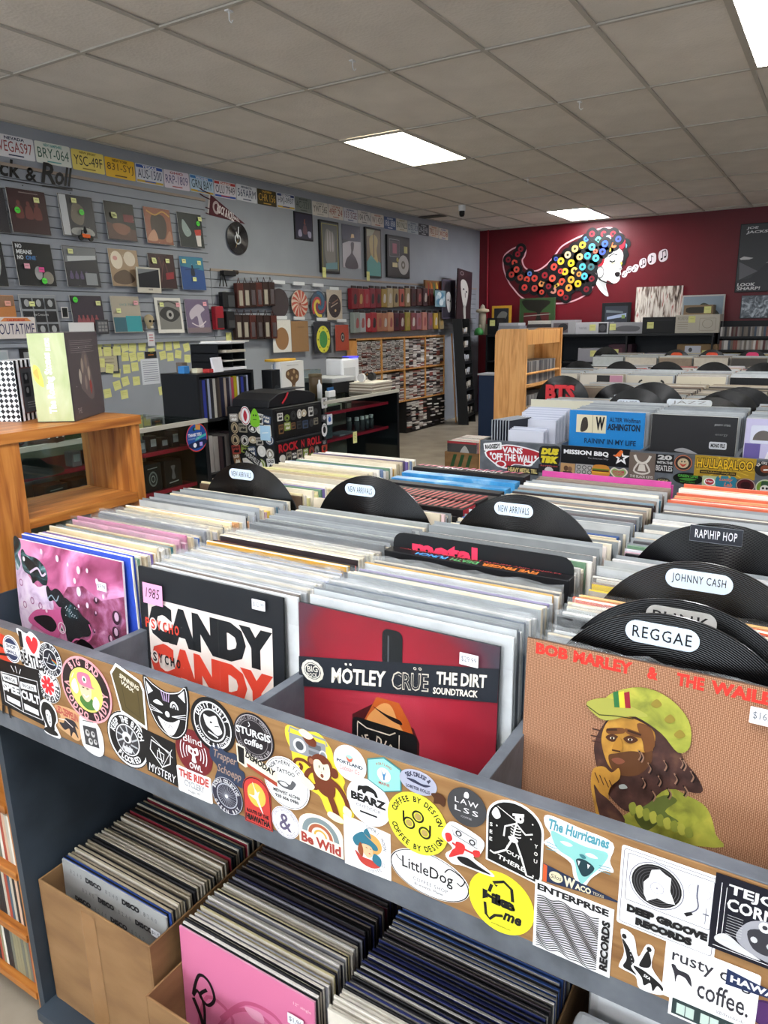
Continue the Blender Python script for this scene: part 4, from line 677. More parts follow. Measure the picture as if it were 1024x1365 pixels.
d.S(sm([(-.02, .06), (-.14, .02), (-.2, -.08), (-.12, -.14)], 4, False), .07, MBN); d.P(sm([(-.08, .06), (.14, .04), (.24, -.06), (.22, -.2), (.08, -.22), (-.04, -.14)]), MBN); d.S(sm([(.16, .0), (.3, -.06), (.4, -.18), (.43, -.28)], 4, False), .07, MBN); d.S(sm([(.14, -.16), (.2, -.28), (.26, -.42)], 4, False), .09, MBN); d.S(sm([(.0, -.12), (-.08, -.16), (-.16, -.12)], 4, False), .08, MBN)
d.E(.05, .12, .17, .15, MBN); d.E(.24, .1, .06, .06, MBN); d.E(-.1, .15, .06, .06, MBN); d.E(-.1, .15, .035, .035, 'a0684c')
d.P(sm([(-.06, .17), (.02, .2), (.08, .16), (.16, .18), (.18, .06), (.12, -.02), (.0, -.01), (-.06, .06)]), CRM); d.E(.02, .12, .008, .02, BK, 8); d.E(.09, .115, .008, .02, BK, 8); d.E(.06, .02, .025, .025, '7a4030', 10); d.E(.055, .065, .006, .005, BK, 6)
d.P(sm([(-.3, -.06), (-.16, -.08), (-.06, -.15), (-.14, -.21), (-.28, -.14)]), CRM); d.P(sm([(.16, -.38), (.32, -.4), (.36, -.46), (.24, -.48), (.12, -.44)]), CRM); d.P(sm([(.38, -.24), (.48, -.28), (.46, -.36), (.36, -.33)]), CRM)
put(d, 'brown cartoon monkey sticker holding a grey boombox, outlined in yellow')
d = stk(428, 1110, 61, .72, wm=.072); rb = [(-.5, -.5), (.5, -.5), (.5, .1)] + ell(0, .08, .5, .42, 14, 0, 180) + [(-.5, .1)]
d.base(rb, 'ece4d4')
for r_, c_ in ((.42, '7c8c90'), (.28, 'a85c40'), (.15, 'e0a848')): d.ring(0, -.1, r_, r_*1.25, .28, c_, 20, 0, 180)
d.T('Be Wild', -.45, .45, -.46, -.16, 'a03c34', .04); put(d, 'rainbow sticker reading Be Wild')
d = stk(490, 1130, 68, 1.05, wm=.07); d.base([(-.5, .5), (.5, .46), (.5, -.46), (-.5, -.5)], 'e8e9ec'); d.E(.1, .12, .22, .2, 'e0a058'); d.P(sm([(-.3, .12), (-.1, .3), (0, .24), (.22, .12), (.2, .02), (-.05, .02), (-.24, -.02)]), '2f6f84'); d.P(sm([(-.06, .3), (.02, .4), (.1, .22)]), '2f6f84'); d.P(sm([(-.1, .06), (.1, .06), (.12, -.1), (.02, -.18), (-.1, -.08)]), 'e8b890'); d.P(sm([(-.14, .08), (-.2, -.1), (-.1, -.2), (-.08, -.04)]), '8c4a2c'); d.P(sm([(-.26, -.12), (-.1, -.2), (.1, -.2), (.28, -.26), (.1, -.36), (-.14, -.32)]), 'b84038'); d.P(sm([(.16, -.04), (.3, -.1), (.28, -.26), (.12, -.2)]), '2f6f84'); d.E(.06, -.08, .02, .012, 'b02030', 8); d.S([(-.02, .02), (.02, .02)], .012, BK); d.S([(.07, .02), (.1, .02)], .012, BK); d.A('SHORT MOON', .05, .1, .34, .07, 100, 0, '5a5c60', 0); d.A('COFFEE CO', .05, -.1, .32, .06, 265, 350, '5a5c60', 0, True); put(d, 'white square sticker of a woman in a blue hat before an orange moon')
d = stk(467, 1017, 43, 1.); d.base(OV(), 'e6edf2'); d.E(0, .14, .12, .1, '9cd0c4'); d.P(sm([(-.1, .18), (0, .12), (.1, .18), (.05, .06), (-.05, .06)]), 'd0604c'); d.T('PORTLAND', -.4, .4, -.06, .04, '2a3444', .03); d.T('Lobster Co', -.3, .3, -.24, -.1, 'c85c4c', 0, .3); put(d, 'round pale PORTLAND lobster sticker')
d = stk(492, 1069, 58, 1.); d.base(OV(), 'e9ebf0'); d.T('BEARZ', -.4, .4, -.04, .14, BK, .06); d.T('OUTDOOR', -.28, .28, -.16, -.09, '5a5c60', 0); d.P(rrect(-.2, .2, -.27, -.23, .02), BK); d.P(sm([(-.24, .18), (-.22, .3), (-.12, .33), (.0, .37), (.14, .33), (.2, .26), (.22, .18), (.16, .18), (.12, .24), (-.02, .24), (-.06, .18), (-.12, .18), (-.14, .24), (-.2, .2)]), BK); put(d, 'round white BEARZ OUTDOOR sticker with a walking bear')
hx = [(-.5, .3), (0, .5), (.5, .3), (.5, -.3), (0, -.5), (-.5, -.3)]
d = stk(513, 1032, 42, 1.0, wm=.048); d.base(hx, '3c7c80'); d.P([(x*.93, z*.93) for x, z in hx], '8ccfc4'); d.A('PORTLAND', 0, -.1, .4, .07, 125, 55, 'b05050', .02); d.T('MAINE', -.16, .16, -.3, -.22, 'b05050', .02); d.ring(0, 0, .2, .2, .1, 'e8e4cc'); d.E(0, 0, .18, .18, 'dce8d8'); d.P(sm([(-.08, .12), (0, .02), (.08, .12), (.03, -.04), (.02, -.14), (-.02, -.14), (-.03, -.04)]), '3c7cb0'); put(d, 'teal hexagonal PORTLAND MAINE lobster sticker')
d = stk(558, 1042, 47, .62, wm=.05); d.base(OV(), 'a8acc0'); d.A('SEX DRUGS &', 0, -.1, .42, .12, 140, 40, '2c3048', .04); d.P(sm([(-.3, .05), (-.1, .08), (.1, .0), (.34, .04), (.2, -.1), (0, -.08), (-.2, -.03)]), '2c3048'); d.T('LOBSTER ROLLS', -.32, .32, -.34, -.2, '2c3048', .03); put(d, 'oval grey-blue SEX DRUGS & LOBSTER ROLLS sticker')
d = stk(585, 1065, 19, .9); d.base(sm([(-.5, .3), (0, .5), (.4, .4), (.5, 0), (.4, -.4), (.1, -.3), (-.3, -.4), (-.3, 0)]), '4a2c1c', .0002); put(d, 'torn brown remnant of a sticker')
d = stk(557, 1097, 80, 1.); d.base(OV(), 'dfe040'); d.A('COFFEE BY DESIGN', 0, 0, .4, .095, 165, 15, '1c1c14', .03); d.A('COFFEE BY DESIGN', 0, 0, .4, .095, 195, 345, '1c1c14', .03, True)
for cx, cz, st in ((-.13, -.03, 'b'), (.02, .13, 'c'), (.13, -.1, 'd')): d.ring(cx, cz, .1, .1, .28, '1c1c14', 24); d.E(cx, cz, .055, .055, 'b09858', 16)
d.S([(-.22, -.03), (-.22, .15)], .03, '1c1c14'); d.S([(.22, -.1), (.22, .06)], .03, '1c1c14'); put(d, 'round yellow COFFEE BY DESIGN sticker')
d = stk(623, 1075, 52, 1.); d.base(OV(), '3e3f42'); d.T('LAW', -.3, .3, .06, .2, 'e4e4e6', .005, 0, 0, 1.3); d.T('LSS', -.3, .3, -.16, -.02, 'e4e4e6', .005, 0, 0, 1.3); d.T('COFFEE', -.14, .14, -.3, -.25, 'b0b0b4', 0); d.P(sm([(-.06, .26), (-.05, .38), (.02, .42), (.06, .36), (.04, .26)]), 'e4e4e6'); put(d, 'round charcoal LAWLSS sticker with a white chess knight')
d = stk(625, 1133, 74, .95, wm=.066); d.base(sm([(-.46, .3), (-.3, .5), (.1, .42), (.3, .3), (.24, .05), (.1, -.1), (.3, -.2), (.5, -.32), (.3, -.36), (-.1, -.36), (-.3, -.4), (-.44, -.26), (-.3, -.06), (-.5, .1)]), WH); d.P([(-.32, .42), (.16, .3), (.18, .12), (-.28, .24)], 'd0d2d4'); d.S([(-.32, .42), (.16, .3), (.18, .12), (-.28, .24)], .012, BK, True); d.ring(-.18, .3, .06, .06, .4, BK); d.ring(.08, .22, .06, .06, .4, BK)
d.P(sm([(-.44, .2), (-.34, .24), (-.3, .12), (-.4, .04)]), 'c83434'); d.P(sm([(.1, .06), (.22, .1), (.22, -.02), (.12, -.06)]), 'c83434'); d.P(sm([(-.22, .12), (-.06, .1), (-.08, -.08), (-.16, -.14), (-.36, -.28), (-.3, -.1), (-.24, -.02)]), 'c83434'); d.S([(-.3, .06), (-.2, .02)], .04, 'c83434'); d.S([(.12, .0), (-.08, .02)], .04, 'c83434'); d.P(sm([(-.2, -.2), (.0, -.14), (.2, -.22), (.44, -.3), (.2, -.31), (-.1, -.3)]), BK); put(d, 'red lobster sticker lifting a boombox above a black hand')
d = stk(572, 1166, 113, .56, wm=.108); d.base(ell(0, 0, .5, .5, 44), WH); d.ring(0, 0, .495, .49, .03, BK, 44); d.T('LittleDog', -.34, .3, -.12, .22, BK, .012, 0, 0); d.T('COFFEE SHOP', -.2, .24, -.25, -.17, '5a5c60', 0, 0, 0, 1.2); d.T('Brunswick, Maine', -.18, .18, -.36, -.29, '3a3c40', 0); d.S(sm([(.2, .22), (.26, .34), (.36, .3), (.44, .2), (.4, .06), (.35, .1)], 4, False), .014, BK); d.S(sm([(-.42, .2), (-.38, .12), (-.34, .1)], 4, False), .012, BK); put(d, 'large white oval LittleDog COFFEE SHOP sticker')
d = stk(686, 1118, 68, 1.42, wm=.066); sk = [(-.5, -.42), (.46, -.5), (.5, -.4), (.5, .2)] + ell(0, .2, .5, .3, 14, 0, 180) + [(-.5, .2)]
d.base(sk, WH); d.P([(x*.93, z*.95) for x, z in sk], '0f1012'); b_ = 'e8e8e4'; d.E(.08, .3, .08, .06, b_, 16); d.P([(-.04, .34), (.16, .38), (.16, .34), (-.04, .31)], b_); d.E(.1, .3, .02, .018, BK, 8); d.S([(.04, .25), (.0, .1), (-.02, .0)], .03, b_)
for k in range(4): d.S(ell(.03, .18-.04*k, .09, .02, 6, 180, 360), .016, b_)
d.S([(.02, .22), (-.16, .14), (-.18, .0)], .03, b_); d.S([(.04, .22), (.2, .12), (.32, .16)], .03, b_); d.P(sm([(-.1, .02), (0, .04), (.08, .0), (.02, -.04), (-.06, -.03)]), b_); d.S([(-.04, -.02), (-.14, -.18), (-.34, -.28)], .035, b_); d.S([(.04, -.02), (.14, -.2), (.24, -.42), (.36, -.42)], .035, b_); d.S([(-.34, -.28), (-.42, -.26)], .03, b_)
d.S([(.04, .26), (-.3, .38)], .014, b_); d.P(sm([(-.32, .36), (-.4, .26), (-.32, .2), (-.24, .26)]), b_)
for i, ch in enumerate('SEE'): d.T(ch, -.43, -.38, .08-.1*i, .13-.1*i, b_)
for i, ch in enumerate('YOU'): d.T(ch, .36, .42, .0-.1*i, .05-.1*i, b_)
d.T('OUT', -.12, .14, -.22, -.17, b_, .02, 0, -12); d.T('THERE', -.28, .22, -.35, -.29, b_, .02, 0, -10)
for x, z in ((-.3, .12), (.32, .3), (.3, .1), (-.1, -.1), (.36, -.38)): d.E(x, z, .015, .012, b_, 6)
put(d, 'black walking skeleton SEE YOU OUT THERE sticker')
d = stk(668, 1203, 88, 1.); d.base(OV(), 'e4df30'); d.S([(-.06, .26), (-.12, .3), (.04, .38), (.16, .3), (.18, .1)], .05, BK); d.S([(-.14, .26), (-.18, .12)], .05, BK); d.T('bike', -.28, .22, -.06, .13, BK, .09); d.T('me', .04, .32, -.26, -.12, BK, .04, .3); d.S([(-.24, -.08), (-.22, -.28), (-.16, -.34), (-.08, -.24), (.04, -.2)], .045, BK); d.T('www.bikemaine.com', -.14, .16, -.4, -.37, '3a3a20', 0); put(d, 'round yellow bike me sticker')
d = stk(771, 1140, 88, .98, wm=.074); d.base(sm([(-.5, .34), (-.46, .5), (0, .46), (.46, .4), (.44, .1), (.5, -.06), (.36, -.1), (.2, -.3), (.1, -.5), (-.04, -.38), (-.1, -.16), (-.34, -.06), (-.5, .02), (-.4, .18)]), WH); d.T('The Hurricanes', -.44, .42, .28, .46, '4a90a0', .04, .2); d.P(sm([(-.4, .26), (-.2, .24), (.1, .2), (.4, .22), (.36, .02), (.2, -.24), (.08, -.44), (.0, -.32), (-.06, -.1), (-.3, -.0)]), '86c4c0')
d.P(sm([(-.26, .14), (-.16, .1), (-.08, .14), (-.16, .17)]), WH); d.P(sm([(.1, .08), (.18, .12), (.28, .08), (.18, .05)]), WH); d.P(sm([(-.02, -.06), (.1, -.02), (.24, -.1), (.16, -.26), (.08, -.3), (.02, -.2)]), '1c3840'); d.P([(.0, -.07), (.04, -.07), (.02, -.15)], WH); d.P([(.14, -.07), (.18, -.08), (.15, -.15)], WH); d.P(sm([(.02, .04), (.08, .06), (.12, .02), (.07, -.01)]), '3c7880')
for k in range(3): d.S([(-.3, .04-.04*k), (-.46, .06-.06*k)], .01, '4a90a0'); d.S([(.3, -.02-.04*k), (.46, .0-.05*k)], .01, '4a90a0')
put(d, 'teal snarling cougar sticker reading The Hurricanes')
d = stk(776, 1181, 104, .26, wm=.084); d.base([(-.5, .5), (.5, -.1), (-.5, -.5)], '1e2c48'); d.P([(-.5, .5), (-.45, .46), (-.45, -.48), (-.5, -.5)], 'c85830'); d.E(-.33, .0, .09, .3, 'd8cfae', 20); d.T('Silos', -.4, -.26, -.12, .12, '2a2a34', 0, .2); d.T('W', -.23, -.08, -.3, .26, 'e2d8b8', .05); d.T('ACO', -.08, .12, -.24, .1, 'e2d8b8', .04); d.T('TEXAS', .14, .28, -.16, .0, 'b8b098', .02); put(d, 'navy WACO TEXAS pennant sticker')
d = stk(763, 1236, 100, 1.02, wm=.085); d.base([(-.5, -.5), (.5, -.5), (.5, .5), (-.5, .5)], WH); d.T('ENTERPRISE', -.47, .44, .37, .47, BK, .05)
for k in range(26):
    d.S([(-.46+.036*i if -.46+.036*i < .34 else .34, -.47+.031*k+.016*math.sin(i*.9+k*.5)+.03*math.exp(-((i-9)/4)**2)) for i in range(23)], .014, BK)
d.T('RECORDS', -.42+.41+.0, .44+.41, -.1, .0, BK, .05, 0, 90) if 0 else d.T('RECORDS', .05, .79, -.09, .01, BK, .05, 0, 90); put(d, 'white square ENTERPRISE RECORDS sticker with black wavy lines')
d = stk(890, 1200, 136, 1.0, wm=.093); d.base(rrect(-.5, .5, -.5, .5, .03), WH); d.S(rrect(-.47, .47, -.47, .47, .03), .006, '3a3c50', True); d.S(rrect(-.43, .43, -.16, .43, .02), .006, '3a3c50', True); d.ring(-.12, .14, .28, .28, .03, '6a6c80'); d.E(-.12, .14, .255, .255, '131316')
for k in range(4): d.ring(-.12, .14, .235-.03*k, .235-.03*k, .03, '5c5c60')
d.P([(-.25, .14), (-.2, .22), (-.18, .32), (-.1, .36), (-.04, .32), (.02, .3), (.02, .14), (.08, .0), (.0, -.02), (-.1, .0), (-.2, -.08), (-.24, .0)], WH); d.ring(-.11, .12, .07, .07, .08, '8a8c9c'); d.E(-.11, .12, .012, .012, '8a8c9c', 8)
d.ring(.3, .26, .11, .09, .03, '6a6c80'); d.S(sm([(.28, .34), (.28, .2), (.3, .06), (.22, -.04)], 4, False), .014, '5a5c70'); d.P([(.17, -.06), (.24, -.01), (.26, -.04), (.2, -.09)], '202024'); d.S([(.38, .1), (.38, -.1)], .006, '5a5c70'); d.S([(.35, .02), (.41, .02)], .014, '5a5c70'); d.P(rrect(-.4, -.32, -.12, -.07, .01), 'd8dae0')
d.T('DEEP GROOVE', -.4, .42, -.3, -.2, BK, .09); d.T('RECORDS', -.3, .28, -.43, -.33, BK, .09); put(d, 'white square DEEP GROOVE RECORDS sticker with a turntable')
d = stk(856, 1283, 68, 1.25, wm=.05); d.base(sm([(-.46, .5), (-.2, .46), (-.08, .1), (.06, .4), (.22, .36), (.2, .0), (.5, -.3), (.4, -.46), (.0, -.5), (-.1, -.3), (-.4, -.26), (-.44, -.2), (-.36, .1)]), WH); d.P(sm([(-.42, .34), (-.26, .2), (-.14, .0), (-.2, -.14), (-.08, -.26), (-.2, -.24), (-.36, -.2), (-.3, .0)]), BK); d.P(sm([(.0, .1), (.1, .3), (.18, .12), (.14, -.02), (-.04, -.06)]), BK); d.E(-.38, .4, .05, .05, BK, 10); d.E(.12, .34, .05, .05, BK, 10); d.P(sm([(-.16, -.1), (.1, -.12), (.42, -.26), (.44, -.36), (.34, -.3), (.26, -.44), (.2, -.3), (.08, -.4), (.02, -.26)]), BK); d.T('SKA', .06, .2, -.24, -.18, WH, .02, 0, -14)
for k in range(4): d.E(-.24+.02*k, .16-.07*k, .012, .01, WH, 6)
put(d, 'black and white sticker of marching men')
d = stk(946, 1312, 128, .8, wm=.085); d.base(rrect(-.5, .5, -.5, .5, .03), WH); d.T('rusty dog', -.42, .42, .12, .4, '2c2c34', .01); d.T('coffee.', -.12, .42, -.28, .06, '2c2c34', .01); d.P(sm([(-.42, .1), (-.38, .12), (-.34, .06), (-.22, .04), (-.18, -.14), (-.22, -.1), (-.26, -.04), (-.34, -.04), (-.36, -.18), (-.38, -.04)]), '2c2c34'); d.T('@drinkrdc', .1, .4, -.42, -.35, '7a7a84', 0); put(d, 'white rusty dog coffee. sticker with a standing dog')
d = stk(945, 1358, 110, .34, wm=.075); d.base([(-.5, -.5), (.5, -.5), (.5, .5), (-.5, .5)], 'e4e6e8'); d.R(-.46, .46, -.4, .36, '2a3a3c')
for k in range(3): d.R(-.4+.3*k, -.18+.3*k, -.3, .2, 'b8ccc4'); d.S([(-.29+.3*k, -.3), (-.29+.3*k, .2)], .01, '2a3a3c')
put(d, 'sticker of a dark shopfront with pale windows')
d = stk(1008, 1232, 90, 1.12, wm=.075); d.base([(-.5, -.5), (.5, -.5), (.5, .5), (-.5, .5)], '101220'); d.S([(-.45, -.45), (.5, -.45)], .008, WH); d.S([(-.42, .4), (-.42, -.3)], .008, WH); d.S([(-.36, .36), (-.36, -.26)], .006, WH); d.T('TEJON', -.34, .4, .26, .42, 'd8dadc', .03); d.T('CORNER', -.34, .44, .08, .24, 'd8dadc', .03)
d.P(sm([(-.1, .0), (.1, .1), (.3, .06), (.4, -.2), (.3, -.4), (.0, -.38), (-.2, -.24)]), '9a9ca4'); d.P(sm([(-.08, -.1), (.1, -.02), (.3, -.12), (.2, -.32), (0, -.3)]), '34353c'); d.E(.1, .02, .07, .07, 'e0e2e4', 14); d.E(.1, .02, .03, .03, '34353c', 10); d.P(sm([(-.42, -.3), (-.3, -.24), (-.1, -.34), (.1, -.42), (-.2, -.42), (-.42, -.38)]), 'c8cacc'); d.E(.0, -.18, .04, .04, 'c8cacc', 10); d.E(.18, -.2, .04, .04, 'c8cacc', 10)
for k in range(8): d.S([(-.32, .02-.035*k), (-.14, .02-.035*k)], .006, 'c8cacc')
put(d, 'black TEJON CORNER sticker with a drawn jar')
d = stk(1015, 1318, 34, .3, wm=.06); d.base([(-.5, .5), (.5, 0), (.5, -.2), (-.5, -.5)], '1e2c50'); d.T('HAWAII', -.44, .3, -.22, .22, 'd8dae0', .04); put(d, 'navy HAWAII pennant sticker')
d = stk(1022, 1352, 30, 1., wm=.03); d.base(OV(), '48285c'); d.ring(0, 0, .48, .48, .06, '2c1838'); put(d, 'small round purple sticker')
# ---------------------------------------------------------------- oak shelf and box sets at the left
t = thing('oak_shelf', 'tall oak display shelf at the left edge carrying two box sets', 'shelf', (-1.36, .56, 0))
for a, b_, n in ((0, .276, 'stile'), (.55, .572, 'end_panel')):
    MB().box(-.185 if n == 'end_panel' else -.02, 0, a, b_, .0 if n == 'end_panel' else .80, 1.288, m_oakz).build(n, t, bevel=.001)
MB().box(-.185, -.02, .0, .02, .80, 1.288, m_oakz).build('end_panel', t, bevel=.001)
for z in (1.11, .90): MB().box(-.183, -.001, .021, .549, z, z+.021, m_oaky).build('shelf', t, bevel=.001)
MB().box(-.188, .004, -.004, .576, 1.288, 1.309, m_oaky).build('top_board', t, bevel=.001)
MB().box(-.16, -.157, .021, .549, 1.131, 1.288, m_glass).build('reflection_pane', t, label='clear pane standing in for the glass case reflection in the open bay')  # pane stands in for a reflection of the glass case; bay has no back
t = thing('compact_disc_rack', 'low oak compact disc rack standing left of the grey side panel', 'rack', (-1.90, .70, 0))
MB().box(0, .018, 0, .16, 0, .80, m_oakz).build('side_panel', t); MB().box(.532, .55, 0, .16, 0, .80, m_oakz).build('side_panel', t); MB().box(.018, .532, .145, .16, 0, .80, m_oakx).build('back_panel', t)
r = random.Random(4)
for k, z in enumerate((.05, .205, .365, .53, .69)): MB().box(.018, .532, -.004, .145, z, z+.018, m_oakx).build('shelf', t, bevel=.001)
for k, z in enumerate((.068, .223, .383)):
    x = .33
    while x < .525:
        w = r.choice((.0095, .0102, .011)); c_ = r.choice(['c8a890', 'a04838', 'd8d4c8', '6a6c60', '8a8468', '2a2a2c', 'b8b0a0', '445a6a'])
        MB().box(-1.90+x, -1.90+x+w-.0006, .712, .838, z+.0005, z+.0005+.124*r.uniform(.97, 1.0), c_).build('compact_disc', None, label='compact disc case standing on the %s shelf of the low oak rack' % ('bottom', 'middle', 'top')[k], cat='compact disc', group='compact discs on the %s shelf of the low oak rack' % ('bottom', 'middle', 'top')[k]); x += w
# box sets standing on the oak shelf
a0 = atZ(50.5, 563, 1.31); a1 = atZ(100, 562, 1.31); yaw = math.atan2(a1.y-a0.y, a1.x-a0.x); w = (a1-a0).length
t = thing('record_box_set', 'shrink-wrapped box set with pale yellow spine reading The Rolling Stones, on the oak shelf', 'box set', (a0.x, a0.y, 1.3095), yaw)
hh = .187; m_spine = noisy('pale_green_foil', [(.3, '9caa74'), (.55, 'b4bc90'), (.75, 'c4caa8')], (1, 1, .5), 14, 4, .2, .25, None, 1.)
b = MB(); b.box(0, w, 0, .185, 0, hh, '4c4446'); b.build('box', t, bevel=.0015)
d = D(w, hh); d.R(-.49, .49, -.49, .49, m_spine); d.T('The Rolling Stones', -.62, .62, -.10, .14, 'f6f8f4', .03, 0, 90) if 0 else None
d.b.x = Matrix.Identity(4)
d2 = D(hh, w); d2.T('The Rolling Stones', -.40, .28, -.12, .14, 'f8faf6', .05); d2.T('IN MONO', .3, .44, -.1, .04, 'f0f4ee', .04); d2.P(sm([(-.1, .2), (.1, .26), (.14, .42), (-.02, .42)]), 'cfe05c'); d2.P(sm([(-.02, .3), (.1, .32), (.06, .44)]), 'e2a850')
d.build('spine_face', t, (w/2, -.0006, hh/2)); d2.build('spine_lettering', t, (w/2, -.0012, hh/2), (0, -PI/2, 0))
d = D(.185, hh); d.R(-.49, .49, -.49, .49, '4f4749'); d.P(sm([(-.2, -.1), (-.1, .2), (0, .28), (.1, .2), (.2, -.2), (.1, -.3), (-.1, -.2)]), '6f6462')
for x, z, c_ in ((-.1, .12, 'a89888'), (.02, .16, '8a7a70'), (.08, .02, 'b0a090'), (-.04, -.08, '94847c'), (.1, -.14, 'a03c34'), (-.2, .0, 'c8c0b0')): d.P(sm([(x-.04, z), (x, z+.08), (x+.04, z), (x, z-.1)]), c_)
for k in range(7): d.S([(-.42, .4-.022*k), (.3-.05*(k % 3), .4-.022*k)], .006, '8c8484')
d.T('THE', -.4, -.28, -.42, -.36, 'a8a0a0', 0); d.build('side_picture', t, (w+.0005, .0925, hh/2), (0, 0, PI/2))
b = MB(); q = .003; b.box(-q, w+q, -q, .185+q, -.0, hh+q, m_filmc); b.build('shrink_wrap', t)
a0 = atZ(2, 564, 1.31); a1 = atZ(32, 562.5, 1.31); yaw = math.atan2(a1.y-a0.y, a1.x-a0.x)+.0; w = .052; hh = .13
def checker():
    m = newmat('checker_print', 'f0f0f0', .25); c = N(m, 'ShaderNodeTexChecker'); c.inputs['Scale'].default_value = 125; c.inputs[1].default_value = (.9, .92, .95, 1); c.inputs[2].default_value = (.01, .01, .012, 1); LK(m, coords(m, (1, 1, 1), 'Object', (0, PI/4, 0)), c.inputs[0]); LK(m, c.outputs[0], bs(m).inputs['Base Color']); return m
m_chk = checker()
t = thing('record_box_set', 'black and white checkered box set left of the pale yellow one', 'box set', (a1.x-.008, a1.y, 1.3095), .45)
b = MB(); b.box(-w, 0, 0, .13, 0, hh, m_chk); b.build('box', t, bevel=.001)
d = D(.13, hh); d.P(rrect(-.38, .42, -.38, .38, .02), '5a2c28'); d.P(rrect(-.36, .4, -.36, .36, .02), '4e5054')
for x in (-.22, .0, .22):
    for z in (.2, -.02): d.R(x-.08, x+.08, z-.09, z+.09, '22262a'); d.E(x, z+.02, .04, .05, '8a8e90', 10)
for k in range(3): d.S([(-.28, -.2-.04*k), (.3, -.2-.04*k)], .008, 'b8bcc0')
d.build('track_panel', t, (.0006, .065, hh/2), (0, 0, PI/2))
t = thing('record_box_set', 'narrow grey box set cut off at the left edge of the oak shelf top', 'box set', (-1.56, .80, 1.3095), .3); MB().box(-.03, .0, 0, .09, 0, .14, 'a8aaae').build('box', t, bevel=.001)
# ---------------------------------------------------------------- glass cases and counters (front at x = -3.2)
FX = -3.2
def case(label, y0, y1, h, dep, shelves, endblack=True, leftend=False):
    t = thing('glass_display_case', label, 'display case', (FX, y0, 0)); L = y1-y0
    MB().box(-dep, 0, 0, L, 0, .12, m_black).build('plinth', t)
    MB().box(-dep, 0, L-.03, L, .12, h-.012, m_black).build('end_panel', t); MB().box(-dep, 0, 0, .02, .12, h-.012, m_black).build('end_panel', t)
    MB().box(-dep, -dep+.012, .02, L-.03, .12, h-.012, 'c2bfae').build('back_panel', t)
    MB().box(-dep, 0, 0, L, h-.012, h, glass_mat('top_glass', .2, 'd0dcd4')).build('top_glass', t)
    b = MB(); b.box(-.016, .004, 0, L, h-.022, h+.002, 'b4b2a6'); b.build('top_trim', t)
    MB().box(-.006, -.001, .02, L-.03, .13, h-.022, m_glass).build('front_glass', t)
    for z in shelves: b = MB(); b.box(-dep+.02, -.09, .03, L-.04, z, z+.012, '78202c'); b.box(-.095, -.085, .03, L-.04, z-.006, z+.016, 'b02038'); b.build('shelf', t)
    return t
cL = case('long glass display case with red-edged shelves and a THANK YOU sticker, behind the oak shelf', 1.75, 3.17, .972, .55, (.80, .57))
d = D(.17, .17); d.base(OV(), '1f4fa0'); d.ring(0, 0, .5, .5, .07, 'd84838'); d.P([(-.02, .46), (.2, .42), (.18, .24), (-.04, .28)], 'd8984c'); d.E(-.1, .3, .07, .07, '203028', 14); d.E(-.06, .3, .03, .04, '48c0b0', 10); d.T('THANK YOU', -.4, .22, .04, .16, 'f0f4fa', .04); d.P([(-.1, -.12), (.44, .02), (.44, .1), (-.02, 0)], '48b8b0'); d.T('FOR SHOPPING LOCAL', -.4, .1, -.06, .0, 'a8c8f0', .0)
d.P(sm([(-.4, -.2), (.4, -.1), (.36, -.3), (-.2, -.38)]), '16264c'); d.E(-.12, -.26, .08, .08, 'f0f4fa', 16); d.R(.1, .24, -.32, -.18, 'b8a8f0'); 
p = atX(262, 583, FX); d.build('round_sticker', cL, (.003, p.y-1.75, p.z), (0, 0, PI/2), label='round blue THANK YOU sticker with a red rim')
c2_ = case('glass display case with red-edged shelves standing right of the sticker-covered amplifier cabinet', 4.34, 5.44, .958, .55, (.84, .63))
d = D(.055, .09); d.base([(-.5, -.5), (.5, -.5), (.5, .5), (-.5, .5)], 'dfe09a', .0003)
for k in range(5): d.S([(-.3, .3-.14*k), (.3, .3-.14*k)], .04, '6a6a50')
p = atX(473, 583, FX); d.build('sticky_note', c2_, (.003, p.y-4.34, p.z), (0, 0, PI/2), label='pale yellow note stuck on the front glass')
# stickers down the left edge of the right glass case
for i, (py, c_, c3_, h_) in enumerate(((537, 'c8c8c8', '3a3a3a', .07), (557, '3a3a40', 'c0c0c4', .05), (559, 'e0e4ea', '3a68b8', .07), (573, 'd8dadc', '202020', .09), (590, '20242a', '7a7c80', .04), (598, 'b04030', '2a2a2c', .05))):
    p = atX(432 if i != 2 else 439, py, FX); d = D(.07, h_*1.1); d.base(ell(0, 0, .5, .5, 20) if i == 3 else rrect(-.5, .5, -.5, .5, .08), c_, .0003); d.E(0, 0, .26, .26, c3_, 12); d.S([(-.3, .3), (.3, .3)], .05, c3_); d.build('sticker', c2_, (.003+.0004*i, p.y-4.34, p.z), (0, 0, PI/2))
